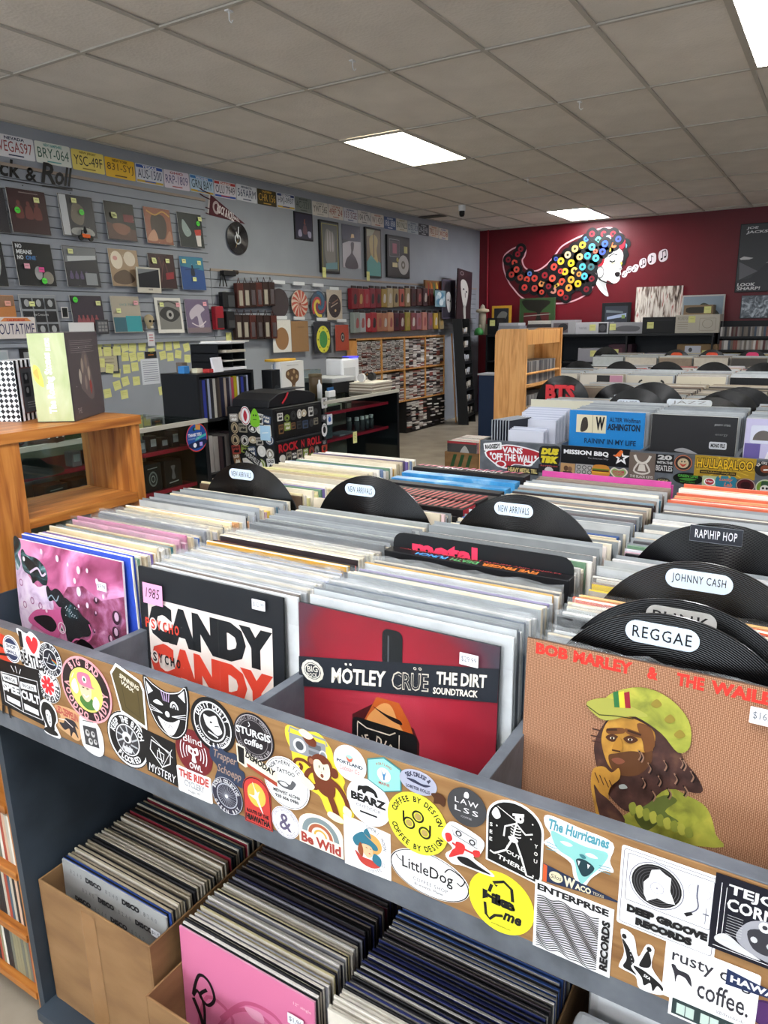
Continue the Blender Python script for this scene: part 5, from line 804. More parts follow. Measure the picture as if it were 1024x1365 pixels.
# goods inside the cases
def tg(name, label, cat, loc, rz=0, grp=None): return thing(name, label, cat, loc, rz, grp)
r = random.Random(9)
for i in range(9):
    y = 2.35+.085*i; h = r.uniform(.06, .1); o = MB().box(-.03, .03, -.028, .028, 0, h, r.choice(['5a4a54', '2c3040', '8a7a80', '3a2c30', '6a6e78'])).box(-.02, .031, -.02, .02, h*.3, h*.8, 'b8b4b8')
    o.build('boxed_figure', None, (FX-.16, y, .8125), (0, 0, 0), 'small boxed figure on the upper shelf of the case with the THANK YOU sticker', 'box', 'boxed figures on the upper shelf of the left case', bevel=.002)
o = MB(); o.lathe([(0, .07), (.06, .065), (.1, .03), (.16, .012), (.17, .0)], m='141416'); o.build('felt_hat', None, (FX-.2, 2.12, .8125), label='low black hat on the upper shelf of the case near the oak shelf', cat='hat')
for i in range(6):
    t = tg('picture_mug' if i % 2 else 'boxed_belt', ('dark mug box' if i % 2 else 'black figure box') + ' %s from the far end of the left case lower shelf' % ('first', 'second', 'third', 'fourth', 'fifth', 'sixth')[i], 'box', (FX-.17, 2.98-.155*i, .5825))
    MB().box(-.05, .05, -.065, .065, 0, .16, '1e1c20').build('box', t, bevel=.002); d = D(.12, .15)
    if i % 2: d.E(0, -.05, .26, .3, '8a8c88', 20); d.E(0, -.05, .2, .23, '34353a', 20); d.ring(0, -.05, .12, .14, .3, 'b0b0aa'); d.S([(-.3, .36), (.3, .38)], .04, 'a0a0a0')
    else: d.P(sm([(-.14, .3), (.14, .3), (.06, .1), (.12, -.2), (-.12, -.2), (-.06, .1)]), '7c7478'); d.S([(-.3, -.36), (.3, -.32)], .05, 'c0c0bc')
    d.build('print', t, (.0505, 0, .08), (0, 0, PI/2))
# studded belts / cuffs seen through the oak bay
t = tg('studded_cuff', 'tall brown studded leather cuff on the left glass case, seen through the oak bay', 'cuff', (FX+.12-.2, 2.16, .972)); b = MB(); b.lathe([(.085, 0), (.09, .06), (.085, .13), (.08, .13), (.08, 0)], m='3c2c24', n=24); b.build('leather_band', t)
for k in range(14):
    a = k*2*PI/14; 
    for z in (.025, .1): MB().cyl((math.cos(a)*.088, math.sin(a)*.088, z), .005, .006, 'z', 6, 'c8c4bc').build('stud', t)
t = tg('folded_clothes', 'pile of folded black and grey clothes on the left glass case', 'clothes', (FX-.22, 1.88, .972)); 
for k, c_ in enumerate(('22262c', '3a4148', '1b1d20', '5c6c7c')): MB().box(-.16+.01*k, .16-.015*k, -.18, .16-.01*k, .001+.034*k, .034+.034*k, c_).build('garment', t, bevel=.014)
t = tg('folded_flag', 'folded green and red cloth on the left glass case, seen through the oak bay', 'cloth', (FX-.3, 2.42, .972)); MB().box(-.12, .12, -.13, .1, 0, .05, '5a7048').build('green_cloth', t, bevel=.015); MB().box(-.1, .14, -.1, .12, .051, .085, 'a02838').build('red_cloth', t, bevel=.012)
# goods in the right case
for i, (y, c_) in enumerate(((5.02, 'd8d8d8'), (5.1, 'd0d0d4'), (5.17, 'd8d8d8'), (5.24, 'c8c8cc'), (4.98, 'b8b8bc'))):
    t = tg('polish_bottle', 'small clear bottle with a white cap on a red shelf of the right case', 'bottle', (FX-.16-.05*(i == 4), y, .6425), 0, 'white-capped bottles in the right glass case'); MB().lathe([(0, 0), (.022, 0), (.022, .08), (.01, .09), (0, .09)], m='4a4c50').build('bottle_body', t); MB().cyl((0, 0, .09), .018, .028, 'z', 14, c_).build('cap', t)
t = tg('record_cleaner_tub', 'round grey blue stack of plates on the lower shelf of the right glass case', 'container', (FX-.27, 4.62, .6425)); b = MB()
for k in range(10): b.cyl((0, 0, .016*k), .12, .0145, 'z', 28, '56636a')
b.build('disc_stack', t); MB().cyl((0, 0, .16), .115, .008, 'z', 24, '8a2c34').build('red_lid', t)
for i, (y, z, w_, l, c_, c3_) in enumerate(((4.62, .8525, .3, 'pale box with a black band', 'c8c4b4', '2a2a2c'), (4.86, .8525, .09, 'small dark figurine box', '5a5048', 'a89c90'), (4.85, .6425, .24, 'flat grey booklet', '8a8e98', '5a5e68'))):
    t = tg('boxed_accessory', l + ' on a red shelf of the right glass case', 'box', (FX-.2, y, z)); MB().box(-.07, .07, -w_/2, w_/2, 0, .05 if i < 2 else .012, c_).build('box', t, bevel=.002); MB().box(.0702, .0712, -w_*.2, w_*.42, .002, .04 if i < 2 else .01, c3_).build('label_panel', t)
t = tg('record_bag', 'clear bag with a grey print leaning on the floor of the right glass case', 'bag', (FX-.12, 5.12, .1405), 0); b = MB(); b.box(-.004, .004, -.17, .17, 0, .3, '8c8c8c'); b.build('printed_sheet', t, rot=(0, -.5, .0)); d = D(.33, .28); d.P(sm([(-.3, -.3), (-.1, .2), (.1, 0), (.3, .3), (.3, -.3)]), 'c8c8c8'); d.E(.1, -.1, .12, .14, '3a3a3c', 14); d.build('print', t, (.075, 0, .14), (0, -.5, PI/2) if 0 else (-.0, 0, PI/2))
for i, (y, c_) in enumerate(((4.8, '5a3c34'), (4.66, '7a2c28'))): t = tg('trinket_box', ('brown' if i == 0 else 'red') + ' trinket box on the floor of the right glass case', 'box', (FX-.2, y, .1205)); MB().box(-.08, .08, -.06, .06, 0, .1, c_).build('box', t, bevel=.01); MB().box(-.083, .083, -.063, .063, .1, .115, '2a2422').build('lid', t, bevel=.003)
# amplifier cabinets covered in stickers
t = tg('amplifier_cabinet', 'black cabinet covered in band stickers with red ROCK N ROLL lettering', 'cabinet', (-3.2, 3.77, 0))
MB().box(-.41, 0, 0, .55, .0, .965, m_black).build('body', t, bevel=.006); MB().box(-.001, .008, .02, .53, .735, .745, '34363a').build('front_trim', t)
for z0, z1 in ((.76, .95), (.1, .72)): MB().box(0, .004, .03, .52, z0, z1, '101113').build('front_panel', t, bevel=.002)
d = D(1, 1, .0002); d.T('ROCK', -.235, -.02, -.03, .03, 'b82430', .04); d.T('N', .015, .05, -.028, .028, 'b82430', .04); d.T('ROLL', .085, .25, -.03, .03, 'b82430', .04); d.build('lettering', t, (.0045, .275, .69), (0, 0, PI/2))
r = random.Random(31); SC_ = ['c8c8c4', 'a8a49c', '3c3c3e', '8c8878', 'd8d8d4', 'a04038', '6a6a66', 'b8a888', '40506a', '7c5c3c', '889c48', 'c0b8a8']
def band_sticker(par, loc, rot, w, h, k):
    d = D(w, h, .0003); c_ = r.choice(SC_); c3_ = r.choice(['1a1a1c', 'e4e4e0', '2c2c30', 'd8d4c8']); sh = r.random()
    d.base(ell(0, 0, .5, .5, 20) if sh < .5 else rrect(-.5, .5, -.5, .5, .08), c_, .0004)
    if sh < .5: d.ring(0, 0, .42, .42, .14, c3_, 18); d.P(sm([(-.2, -.1), (0, .24), (.2, -.1), (.1, -.2), (-.1, -.22)]), c3_)
    else: d.T(r.choice(['ROCK', 'PUNK', 'BAND', 'LOUD', 'VINYL', 'SKA']), -.4, .4, .12, .38, c3_, .05); d.P(sm([(-.3, -.3), (-.1, .0), (.1, -.1), (.3, .02), (.3, -.34)]), c3_)
    return d.build('sticker', par, loc, rot)
gl = [(-.37+.074*i, .90-.078*j) for j in range(11) for i in range(5)]
for k, (x, z) in enumerate(gl):
    x += r.uniform(-.01, .01); z += r.uniform(-.012, .012); band_sticker(t, (x+.03, -.0006-.0003*(k % 6), z), (0, r.uniform(-.3, .3), 0), r.uniform(.06, .085), r.uniform(.05, .085), k)
for k in range(52):
    i, j = k % 7, k//7; y = .07+.068*i+r.uniform(-.01, .01); z = (.90-.075*j if j < 2 else .62-.078*(j-2)+.03)+r.uniform(-.01, .01)
    if j >= 2 and z > .64: z = .62
    band_sticker(t, (.005+.0003*(k % 6), y, z), (0, 0, PI/2), r.uniform(.05, .07), r.uniform(.045, .07), k)
d = D(.15, .2, .0003); d.base(OV(), '1a1614'); d.ring(0, 0, .49, .49, .09, 'a05c38'); d.ring(0, 0, .36, .36, .06, 'a05c38')
for k in range(8): a = k*PI/4; d.E(math.cos(a)*.2, math.sin(a)*.2, .07, .06, ['c8c0a0', 'b84838'][k % 2], 12)
d.build('sticker', t, (.0085, .36, .49), (0, 0, PI/2), label='large round orange-rimmed sticker with a ring of spots')
d = D(.08, .12, .0003); d.base(sm([(-.4, -.5), (.4, -.5), (.5, 0), (0, .5), (-.5, 0)]), '7ac030'); d.E(-.12, .1, .08, .06, BK, 10); d.E(.14, .1, .08, .06, BK, 10); d.S([(-.2, -.15), (.2, -.15)], .05, BK); d.build('sticker', t, (-.155, -.003, .905), label='lime green face sticker')
d = D(.09, .13, .0003); d.base(OV(), WH); d.ring(0, 0, .46, .46, .1, 'b03040'); d.P(sm([(-.2, 0), (0, .3), (.2, 0), (0, -.3)]), 'b03040'); d.build('sticker', t, (-.24, -.003, .91), label='white oval sticker with a red figure')
d = D(.09, .1, .0003); d.base(rrect(-.5, .5, -.5, .5, .05), 'a8cfe8'); d.S([(-.3, 0), (.3, .05)], .05, WH); d.build('sticker', t, (-.07, -.003, .80), label='pale blue rectangular sticker')
d = D(.15, .06, .0003); d.base(rrect(-.5, .5, -.5, .5, .05), BK); d.T('NASHVILLE', -.44, .44, -.3, .3, 'c8c8c4', .03); d.build('sticker', t, (-.2, -.003, .62), (0, .5, 0), label='black NASHVILLE sticker')
t = tg('laser_printer', 'low black machine with a curved lid on top of the sticker-covered cabinet', 'printer', (-3.4, 4.04, .966)); b = MB(); b.prism([(-.26, 0), (.26, 0), (.27, .05), (.2, .08), (.05, .1), (-.15, .09), (-.25, .05)], -.16, .17, '1a1b1e'); b.build('casing', t, (0, 0, 0), (0, 0, PI/2), bevel=.006); MB().box(.0, .12, .02, .2, .101, .106, '33363c').build('control_panel', t); MB().tube([(.165, -.12, .02), (.17, -.08, .06), (.17, -.06, .09)], .006, 8, 'b02030').build('red_cable', t)
# things standing on the right case
p = atX(384, 508, -3.55)
t = tg('boxed_record_set', 'white-framed picture of a brown tree-like figure standing behind the printer', 'picture', (-3.62, 4.47, .959)); w_, h_ = .28, .28
MB().box(0, .05, -w_/2, w_/2, 0, h_, 'd8d8d4').build('box', t, bevel=.002)
d = D(w_, h_, .0003); d.R(-.48, .48, -.48, .48, 'e6e5df')
d.P(sm([(-.04, -.42), (-.1, -.28), (-.06, -.1), (-.16, .0), (-.3, .1), (-.28, .24), (-.1, .3), (.1, .3), (.26, .2), (.24, .0), (.1, -.1), (.08, -.3), (.06, -.44)]), '6a5038')
for x, z in ((-.2, .18), (.05, .22), (.16, .08), (-.05, .05), (.02, -.2)): d.P(sm([(x-.05, z), (x, z+.06), (x+.05, z), (x, z-.05)]), 'b89c74')
d.S([(-.25, .4), (.25, .4)], .012, 'a8a49c'); d.build('cover_art', t, (.0505, 0, h_/2), (0, 0, PI/2))
for k in range(3): MB().box(-.012-.014*k, -.002-.014*k, -w_/2-.0, w_/2-.02, 0, h_-.01*k, ['b8c0cc', '8a94a4', 'd0d0cc'][k]).build('record_sleeve', None, (-3.62, 4.47, .959), label='record sleeve standing behind the white tree picture, ' + ('nearest it', 'in the middle', 'farthest from it')[k], cat='record')
t = tg('black_speaker', 'small black speaker box left of the white tree picture on the counter', 'speaker', (-3.63, 4.285, .967)); MB().box(-.05, .05, -.05, .05, 0, .22, m_black).build('casing', t, bevel=.004); MB().cyl((.05, 0, .07), .035, .003, 'x', 18, '2c2e32').build('driver', t)
t = tg('yellow_envelope', 'yellow padded envelope lying on the standing sleeves behind the white picture', 'envelope', (-3.66, 4.44, 1.241)); MB().box(-.05, .05, -.13, .13, 0, .018, 'd8a838').build('paper', t, bevel=.006)
t = tg('candle_jar', 'brown glass candle jar right of the white tree picture', 'jar', (-3.5, 4.66, .959)); MB().lathe([(0, 0), (.05, 0), (.052, .15), (.046, .155), (.046, .02), (0, .02)], m='4a3c28').build('jar', t); MB().cyl((0, 0, .155), .053, .02, 'z', 18, '5c5038').build('lid', t)
t = tg('card_holder', 'small white card holder on the right glass case', 'holder', (-3.36, 4.66, .959)); MB().box(-.02, .02, -.045, .045, 0, .05, 'e8e8e8').build('base', t, bevel=.006); MB().box(-.004, .004, -.04, .04, .05, .075, '2c5c8c').build('card', t)
t = tg('glue_bottle', 'slim white bottle beside the card holder on the right glass case', 'bottle', (-3.38, 4.55, .959)); MB().lathe([(0, 0), (.018, 0), (.018, .1), (.008, .115), (.006, .14), (0, .14)], m='d8dadc').build('bottle', t)
t = tg('acrylic_stand', 'clear acrylic box behind the candle jar on the glass case', 'box', (-3.62, 4.76, .959)); MB().box(-.05, .05, -.07, .07, 0, .2, m_glass).build('case', t)
t = tg('receipt_tray', 'grey plastic tray stacked on a black tray on the right glass case', 'tray', (-3.6, 5.0, .959)); MB().box(-.14, .14, -.17, .15, .001, .09, '17181a').build('lower_tray', t, bevel=.006); MB().box(-.15, .15, -.18, .16, .091, .13, 'a8aaac').build('upper_tray', t, bevel=.008)
t = tg('white_speaker', 'white box-shaped purifier with a glowing blue strip on the counter', 'appliance', (-3.66, 5.27, .959)); MB().box(-.09, .09, -.13, .13, 0, .27, m_white).build('casing', t, bevel=.02); MB().box(.088, .0925, -.11, .06, .03, .19, 'c0c2c4').build('grille', t); MB().box(.0, .088, .0, .12, .2705, .277, emit('blue_indicator', '3030ff', 2.5)).build('blue_light', t); MB().box(-.08, .08, -.12, 0, .2705, .276, '18181c').build('top_panel', t)
for k in range(7): MB().box(-.13, .13, -.155, .155, 0, .0105, ['c8bfae', '9c8f80', 'd8d2c4', '847868'][k % 4]).build('record_sleeve', None, (-3.36+r.uniform(-.008, .008), 5.22+r.uniform(-.01, .01), .9592+.0112*k), (0, 0, r.uniform(-.04, .04)), 'record sleeve lying flat in the pile on the far end of the right glass case', 'record', 'records lying in a pile on the right glass case')
t = tg('headphones', 'grey headphones resting on the flat pile of records', 'headphones', (-3.38, 5.22, 1.0385)); MB().tube([(0, -.07, .02), (0, -.06, .05), (0, 0, .075), (0, .06, .05), (0, .07, .02)], .008, 8, '2a2a2c').build('headband', t); MB().cyl((0, -.095, .035), .035, .03, 'y', 18, 'c8c8c8').build('ear_cup', t); MB().cyl((0, .065, .035), .035, .03, 'y', 18, '2c2c2e').build('ear_cup', t)
# ---------------------------------------------------------------- black record shelf by the till
before_shelf = set(COL.objects)
t = tg('record_shelf', 'black open shelf unit full of upright records with paper trays on top', 'shelf', (-3.5, 3.395, 0)); dp, L = .34, .56
MB().box(-dp, 0, 0, .02, 0, 1.205, m_black).build('side_panel', t); MB().box(-dp, 0, L-.02, L, 0, 1.205, m_black).build('side_panel', t); MB().box(-dp, -dp+.01, .02, L-.02, 0, 1.205, m_black).build('back_panel', t)
for z in (.06, .50, .94-.0, 1.185): MB().box(-dp, .001, .02, L-.02, z-.06 if z == .94 else z, z-.04 if z == .94 else z+.02, m_black).build('shelf', t)
r = random.Random(12); y = 3.43; pal = ['2a2c34', '303a90', '22242a', '9aa0b8', '26262a', 'b4b0a8', '3a3430', '4c4238', '1e2036', '26283c', 'a89888', '2a2430', '8c8c94', 'b04858', 'b0a020', 'd8dce0']; k = 0
MB().box(-.33, 0, .021, .539, .895, .9, m_black).build('liner', t)
while y < 3.91:
    tt = r.uniform(.018, .034); c_ = pal[k % len(pal)]; MB().box(-3.81, -3.515, y, y+tt-.002, .9005, .9005+.27*r.uniform(.96, 1), c_).build('record_sleeve', None, label='record folder %s on the upper shelf of the black unit' % ('with a %s spine standing' % ['blackish', 'royal blue', 'black', 'lilac grey', 'dark grey', 'light grey', 'brown black', 'dark brown', 'midnight blue', 'slate blue', 'beige', 'aubergine', 'mid grey', 'rose red', 'mustard yellow', 'whitish'][k % 16]), cat='record', group='records on the upper shelf of the black unit'); y += tt; k += 1
y = 3.43
while y < 3.9: tt = r.uniform(.02, .05); MB().box(-3.81, -3.52-r.uniform(0, .03), y, y+tt-.002, .5205, .5205+.27*r.uniform(.85, 1), r.choice(['3a3438', '8a8480', 'c8c4c0', '23232a', '5c4c50', 'b0a8a4'])).build('record_sleeve', None, label='record folder standing on the lower shelf of the black unit', cat='record', group='records on the lower shelf of the black unit'); y += tt
MB().lathe([(0, 0), (.016, 0), (.016, .08), (.007, .09), (0, .11)], m='2c5cb0').build('glue_bottle', None, (-3.47+.0, 3.375, .972) if 0 else (-3.515, 3.402+.515, .5205), label='small blue bottle on the lower shelf of the black unit', cat='bottle')
t = tg('paper_tray', 'black stacked letter tray full of papers on the black shelf unit', 'tray', (-3.68, 3.80, 1.2055)); 
for z in (0, .06, .12, .18): MB().box(-.13, .13, -.14, .13, z, z+.006, m_black).build('tray_shelf', t)
for a in (-.14, 0, .125): MB().box(-.13, .13, a, a+.005, 0, .186, m_black).build('tray_side', t)
for i, (z, c_) in enumerate(((.007, 'e4e4e6'), (.067, 'd0ccc4'), (.127, 'c0b8a8'), (.187, 'd8d8d8'), (.196, 'eceae4'))): MB().box(-.11, .15, -.13+.02*i, .12+.01*(i > 3)*5, z, z+.008+.01*(i in (0, 2)), c_).build('paper_stack', t, rot=(0, 0, .03*i))
t = tg('note_block', 'white note block standing in front of the paper tray on the black unit', 'note block', (-3.53, 3.63, 1.2055)); MB().box(-.01, .01, -.045, .045, 0, .1, 'e0e0e4').build('paper', t, (0, 0, 0), (0, -.15, 0))
for i, (y, x, w_, h_, c_, l) in enumerate(((3.44, -3.66, .05, .05, '3a80c0', 'blue tape box'), (3.52, -3.62, .06, .03, 'e0dcc0', 'cream pad of notes'), (3.58, -3.56, .07, .025, 'b83838', 'red stapler'), (3.5, -3.74, .05, .07, '6a6058', 'brown pen pot'))):
    t = tg('desk_item', l + ' at the left end of the black unit top', 'stationery', (x, y, 1.2055)); MB().box(-.03, .03, -w_/2, w_/2, 0, h_, c_).build('body', t, bevel=.004)
for o in COL.objects:
    if o not in before_shelf and o.parent is None: o.location = o.location + Vector((-.118, .122, -.004))
# ---------------------------------------------------------------- left wall: slatted display panels
WX = XL
def slats(label_, y0, y1, z0, n, parent):
    t = link('slat_panel', None, None, (WX, y0, z0)); t['kind'] = 'structure'; L = y1-y0; h = .0775
    MB().box(0, .008, 0, L, 0, n*h, '54575c').build('backing', t)
    for k in range(n): MB().box(.008, .02, 0, L, k*h+.003, (k+1)*h-.003, m_wall).build('slat', t, bevel=.0015)
    MB().box(0, .026, 0, L, n*h, n*h+.022, '94877c').build('top_trim', t); MB().box(0, .03, 0, L, -.03, 0, m_wall).build('bottom_trim', t); return t
slats('', 2.2, 5.42, 1.41, 16, wl); slats('', 5.425, 11.55, 1.41, 8, wl)
R90 = (0, 0, PI/2); SX = WX+.021
def W(px, py, x=SX): return atX(px, py, x)
# licence plates
PL = [('NEVADA', 'VEGAS97', 'dcdce0', '8c3030', '2a3050'), ('NEW HAMPSHIRE', 'BRY-064', 'd8dcd4', '3a6050', '5a9c98'), ('NEW JERSEY', 'YSC-49F', 'e0cc68', '2a2a2a', '8c7830'), ('NEW YORK', '831-SYJ', 'e2b424', '5a4410', '5a4410'), ('TEXAS', 'AUS-1500', 'c8ccd8', '2c3458', '2c50a0'), ('OHIO', 'RRP-1809', 'd4ccd8', '4c4878', 'a04850'),
      ('WISCONSIN', 'GRN BAY', 'b0c8dc', '20303c', '3c78b8'), ('IDAHO', 'OLU 7949', 'd0ccd4', '2c2c44', 'b03c3c'), ('MINNESOTA', '569ARM', 'c8ccd4', '2c3858', '2c3858'), ('CALIFORNIA', 'CHR 156', '3c3420', 'c8a048', 'c8a048'), ('OREGON', 'HXJ-0937', 'c4c8d0', '2a3044', '2c3c70'), ('MAINE', '4C-3211', '6c7470', '404844', '404844'), ('OHIO', 'YWT 565', 'c8c4bc', '2a2a2c', '8a8a84'),
      ('UTAH', '49F 24', 'c8c0b8', '8c4030', 'a06050'), ('IOWA', '153 SGE', 'bfc0c8', '6c3c50', '2c3c70'), ('KANSAS', '104 KTN', 'c4c0bc', '2a2a30', '6a6a6a'), ('ARIZONA', 'W1 4201', 'c8c0b8', '4a3c3c', 'a05040'), ('GEORGIA', '1R8 888', '2c4878', 'c8d0e0', 'c8d0e0'), ('VERMONT', 'B01NL2', 'bfbcb0', '3c4c40', '8a8060'), ('VIRGINIA', 'DSL-33', 'a4acb4', '4c5870', '4c5870'), ('ALABAMA', '24-EHK', '3c4048', 'b0b4bc', 'b0b4bc'), ('TENNESSEE', '7B2 LU', 'c8bcb0', '8c5440', 'b07050'), ('FLORIDA', 'XO8', 'ccc4b8', 'a04838', '2c50a0')]
for k, (st_, no, bg, fg, tp) in enumerate(PL):
    t = thing('licence_plate', 'licence plate reading %s on the wall under the ceiling, %s from the left' % (no, ['first', 'second', 'third', 'fourth', 'fifth', 'sixth', 'seventh', 'eighth', 'ninth', 'tenth', 'eleventh', 'twelfth', 'thirteenth', 'fourteenth', 'fifteenth', 'sixteenth', 'seventeenth', 'eighteenth', 'nineteenth', 'twentieth', 'twenty-first', 'twenty-second', 'twenty-third'][k]), 'licence plate', (WX+.004, 3.55+.3105*k, 2.795+random.uniform(-.006, .006)), PI/2, 'licence plates along the top of the left wall'); t.rotation_euler = (0, random.uniform(-.015, .015), PI/2)
    d = D(.3, .15, .0004); d.base(rrect(-.5, .5, -.5, .5, .05), bg, .0012); d.build('plate', t)
    d = D(.3, .15, .0004)
    if k in (6, 7, 10, 4): d.P([(-.48, .3), (.48, .3), (.48, .46), (-.48, .46)], tp); d.P([(-.48, -.46), (.48, -.46), (.48, -.34), (-.48, -.34)], ['c0a040', '2c50a0'][k % 2])
    d.T(no, -.44, .44, -.24, .24, fg, .0); d.T(st_, -.26, .26, .3, .44, tp if k not in (6, 7, 10, 4) else 'e8e8e8', .03); d.S([(-.2, -.38), (.2, -.38)], .03, tp)
    d.build('lettering', t, (0, -.0005, 0))
# rock & roll sign
p = W(42, 231, WX); t = thing('word_sign', 'black metal script sign reading Rock & Roll above the record display', 'sign', (WX+.003, p.y, p.z), PI/2)
d = D(.88, .82, .001); d.T('R', -.56, -.42, -.07, .1, '101012', .02, .2); d.T('ock', -.41, -.12, -.07, .08, '101012', .02, .2); d.T('&', -.08, .02, -.075, .04, '101012', .02, .1); d.T('R', .06, .2, -.07, .11, '101012', .02, .25); d.T('oll', .2, .38, -.07, .1, '101012', .02, .35); d.S([(-.56, -.1), (.36, -.1)], .008, '101012'); d.S([(.06, -.1), (.36, -.085)], .012, '101012')
d.build('lettering', t, (0, -.02, 0)); b = MB()
for x in (-.5, -.1, .3): b.cyl((x, -.02, -.1), .004, .02, 'y', 6, '101012')
b.build('stand_off', t)
# records on the slats
def wallrec(px, py, w, label, drawf, base='303034', film=True, h=None, tilt=.08, name='record_sleeve', cat='record', y_=None, pr=None):
    p = W(px, py, SX+.03); h = h or w; o = link(name, sleeve_mesh(.004, w, h), None, (SX+.035, p.y+w/2, p.z-h+.005), (-tilt, 0, PI/2), label, cat)
    setmat(o, 0, card(base)); setmat(o, 1, card('d8d4cc'))
    d = D(w, h, .0004); drawf(d); d.build('cover_art', o, (0, -.0006, h/2))
    MB().box(-w*.3, w*.3, -.02, .03, -.006, 0, m_filmc).box(-w*.3, w*.3, -.022, -.02, -.006, .012, m_filmc).build('clear_ledge', o)
    if film:
        f = MB(); r_ = random.Random(int(px)); n = 10; V = [(-w/2-.004+(w+.008)*i/n, -.008+r_.uniform(-.004, .004), -.004+(h+.012)*j/6) for j in range(7) for i in range(n+1)]
        f.add(V, [(j*(n+1)+i, j*(n+1)+i+1, (j+1)*(n+1)+i+1, (j+1)*(n+1)+i) for j in range(6) for i in range(n)], m_filmw, True); f.build('plastic_sleeve', o)
    if pr:
        for (x, z, c_, rd) in pr:
            e = D(.045, .045, .0004); (e.base(ell(0, 0, .5, .5, 18), c_, .0004) if rd else e.base([(-.5, -.4), (.5, -.4), (.5, .4), (-.5, .4)], c_, .0004)); e.S([(-.3, .05), (.3, .05)], .08, '4a5a3a'); e.build('price_sticker' if rd else 'price_note', o, (x*w, -.0135, h/2+z*h))
    return o
m_filmw = film_mat('crinkled_wrap', .0, 'c8ccd0', .09, .08)
GN, YL2 = '50d040', 'd8dc98'
def fig(d, xs, z, c_, s=.1):
    for x in xs: d.E(x, z+s*1.3, s*.5, s*.6, c_, 10); d.P(sm([(x-s, z-s*2), (x-s*.8, z+s*.4), (x, z+s*.8), (x+s*.8, z+s*.4), (x+s, z-s*2)]), c_)
wallrec(-52, 242, .31, 'dark record sleeve cut off at the left edge, top row of the wall display', lambda d: (d.R(-.48, .48, -.48, .48, '2c2a30'), fig(d, (0,), 0, '5a5058')), '28282c')
wallrec(9, 249, .31, 'dark red record sleeve with standing figures, top row of the wall display', lambda d: (d.R(-.48, .48, -.48, .48, '3c2426'), fig(d, (-.25, 0, .22), .05, '6c3c38'), d.S([(-.2, .42), (.3, .42)], .02, '8a7a78')), '2c2022', pr=[(-.32, .0, GN, 1), (.22, .28, YL2, 0)])
wallrec(78, 257, .31, 'dark record sleeve with a white strip down its left side, second in the top row', lambda d: (d.R(-.48, .48, -.48, .48, '34343a'), d.R(-.48, -.28, -.48, .48, 'b8bcc0'), d.P(sm([(-.1, .3), (.2, .2), (.1, -.2), (-.2, -.1)]), '70685c'), d.P(sm([(-.2, -.3), (.3, -.28), (.4, -.45), (-.2, -.45)]), '9a9c98')), pr=[(.1, .1, GN, 1), (-.08, .36, YL2, 0)])
wallrec(139, 267, .30, 'black record sleeve with a brown hand-like print, third in the top row', lambda d: (d.R(-.48, .48, -.48, .48, '1e1c1c'), d.P([(-.48, -.05), (.48, -.2), (.48, -.48), (-.48, -.48)], '4c2c24'), d.P(sm([(-.3, -.1), (.0, -.05), (.3, -.15), (.1, -.35), (-.2, -.3)]), '7a4c3a'), d.R(.1, .45, .0, .2, '6c2028')), pr=[(-.25, .15, YL2, 0), (-.22, .12, YL2, 0)])
wallrec(192, 275, .30, 'dull orange patterned record sleeve with a dark oval, fourth in the top row', lambda d: (d.R(-.48, .48, -.48, .48, '8c5844'), d.P(sm([(-.2, .3), (.2, .3), (.3, 0), (.15, -.35), (-.2, -.3), (-.3, 0)]), '40342e'), d.P(sm([(-.48, -.4), (-.2, -.1), (-.1, -.4)]), 'b88a70'), d.P(sm([(.2, -.4), (.4, -.1), (.46, -.4)]), 'a87860'), d.S(sm([(-.4, .4), (-.1, .3), (.2, .42), (.45, .3)], 4, False), .04, 'c09048')), '8c5844')
wallrec(237, 282, .30, 'dark record sleeve with a white cup figure, last in the top row', lambda d: (d.R(-.48, .48, -.48, .48, '2e3434'), d.P(sm([(-.3, .3), (-.1, .1), (.0, -.1), (-.2, -.2), (-.35, 0)]), '8c9c98'), d.P([(.15, .0), (.4, .05), (.36, -.45), (.2, -.45)], 'd0ccc8'), d.P([(.14, .02), (.42, .06), (.4, -.12), (.17, -.14)], 'b84438')), pr=[(.3, .22, GN, 1), (.4, .36, YL2, 0)])
wallrec(-54, 318, .31, 'dark shiny record sleeve cut off at the left edge, middle row', lambda d: (d.R(-.48, .48, -.48, .48, '202224'), d.P(sm([(.1, .3), (.4, .2), (.3, -.3), (0, -.2)]), '9a9c9c')), '202224')
wallrec(18, 322, .31, 'black record sleeve reading NO MEANS NO ONE, middle row of the wall display', lambda d: (d.R(-.48, .48, -.48, .48, '16171a'), d.T('NO', -.44, -.28, .36, .46, 'c8ccd0', .04), d.T('MEANS', -.44, -.04, .23, .33, 'c8ccd0', .04), d.T('NO', -.44, -.28, .1, .2, 'c8ccd0', .04), d.T('ONE', -.22, .04, .1, .2, '3c70a8', .04), d.E(.3, -.3, .14, .15, '8a8478', 16), d.E(.05, -.2, .1, .16, 'a0a0a0', 14)), '16171a', pr=[(-.25, -.05, 'e0a0b0', 0), (.12, -.12, 'd84890', 0), (.15, -.38, GN, 1)])
wallrec(84, 327, .31, 'grey record sleeve with a pale band and small figures, second in the middle row', lambda d: (d.R(-.48, .48, -.48, .48, '2a2a30'), d.P([(-.48, .48), (.48, .48), (.48, .2), (-.48, .1)], '6c7074'), d.P([(-.4, .25), (.45, .3), (.45, .2), (-.4, .12)], 'b0b4b6'), [fig(d, (x,), -.2, '584c6c', .05) for x in (-.35, -.2, -.05, .1)], d.R(.05, .4, -.45, -.15, '8c9094')), pr=[(-.3, .36, YL2, 0)])
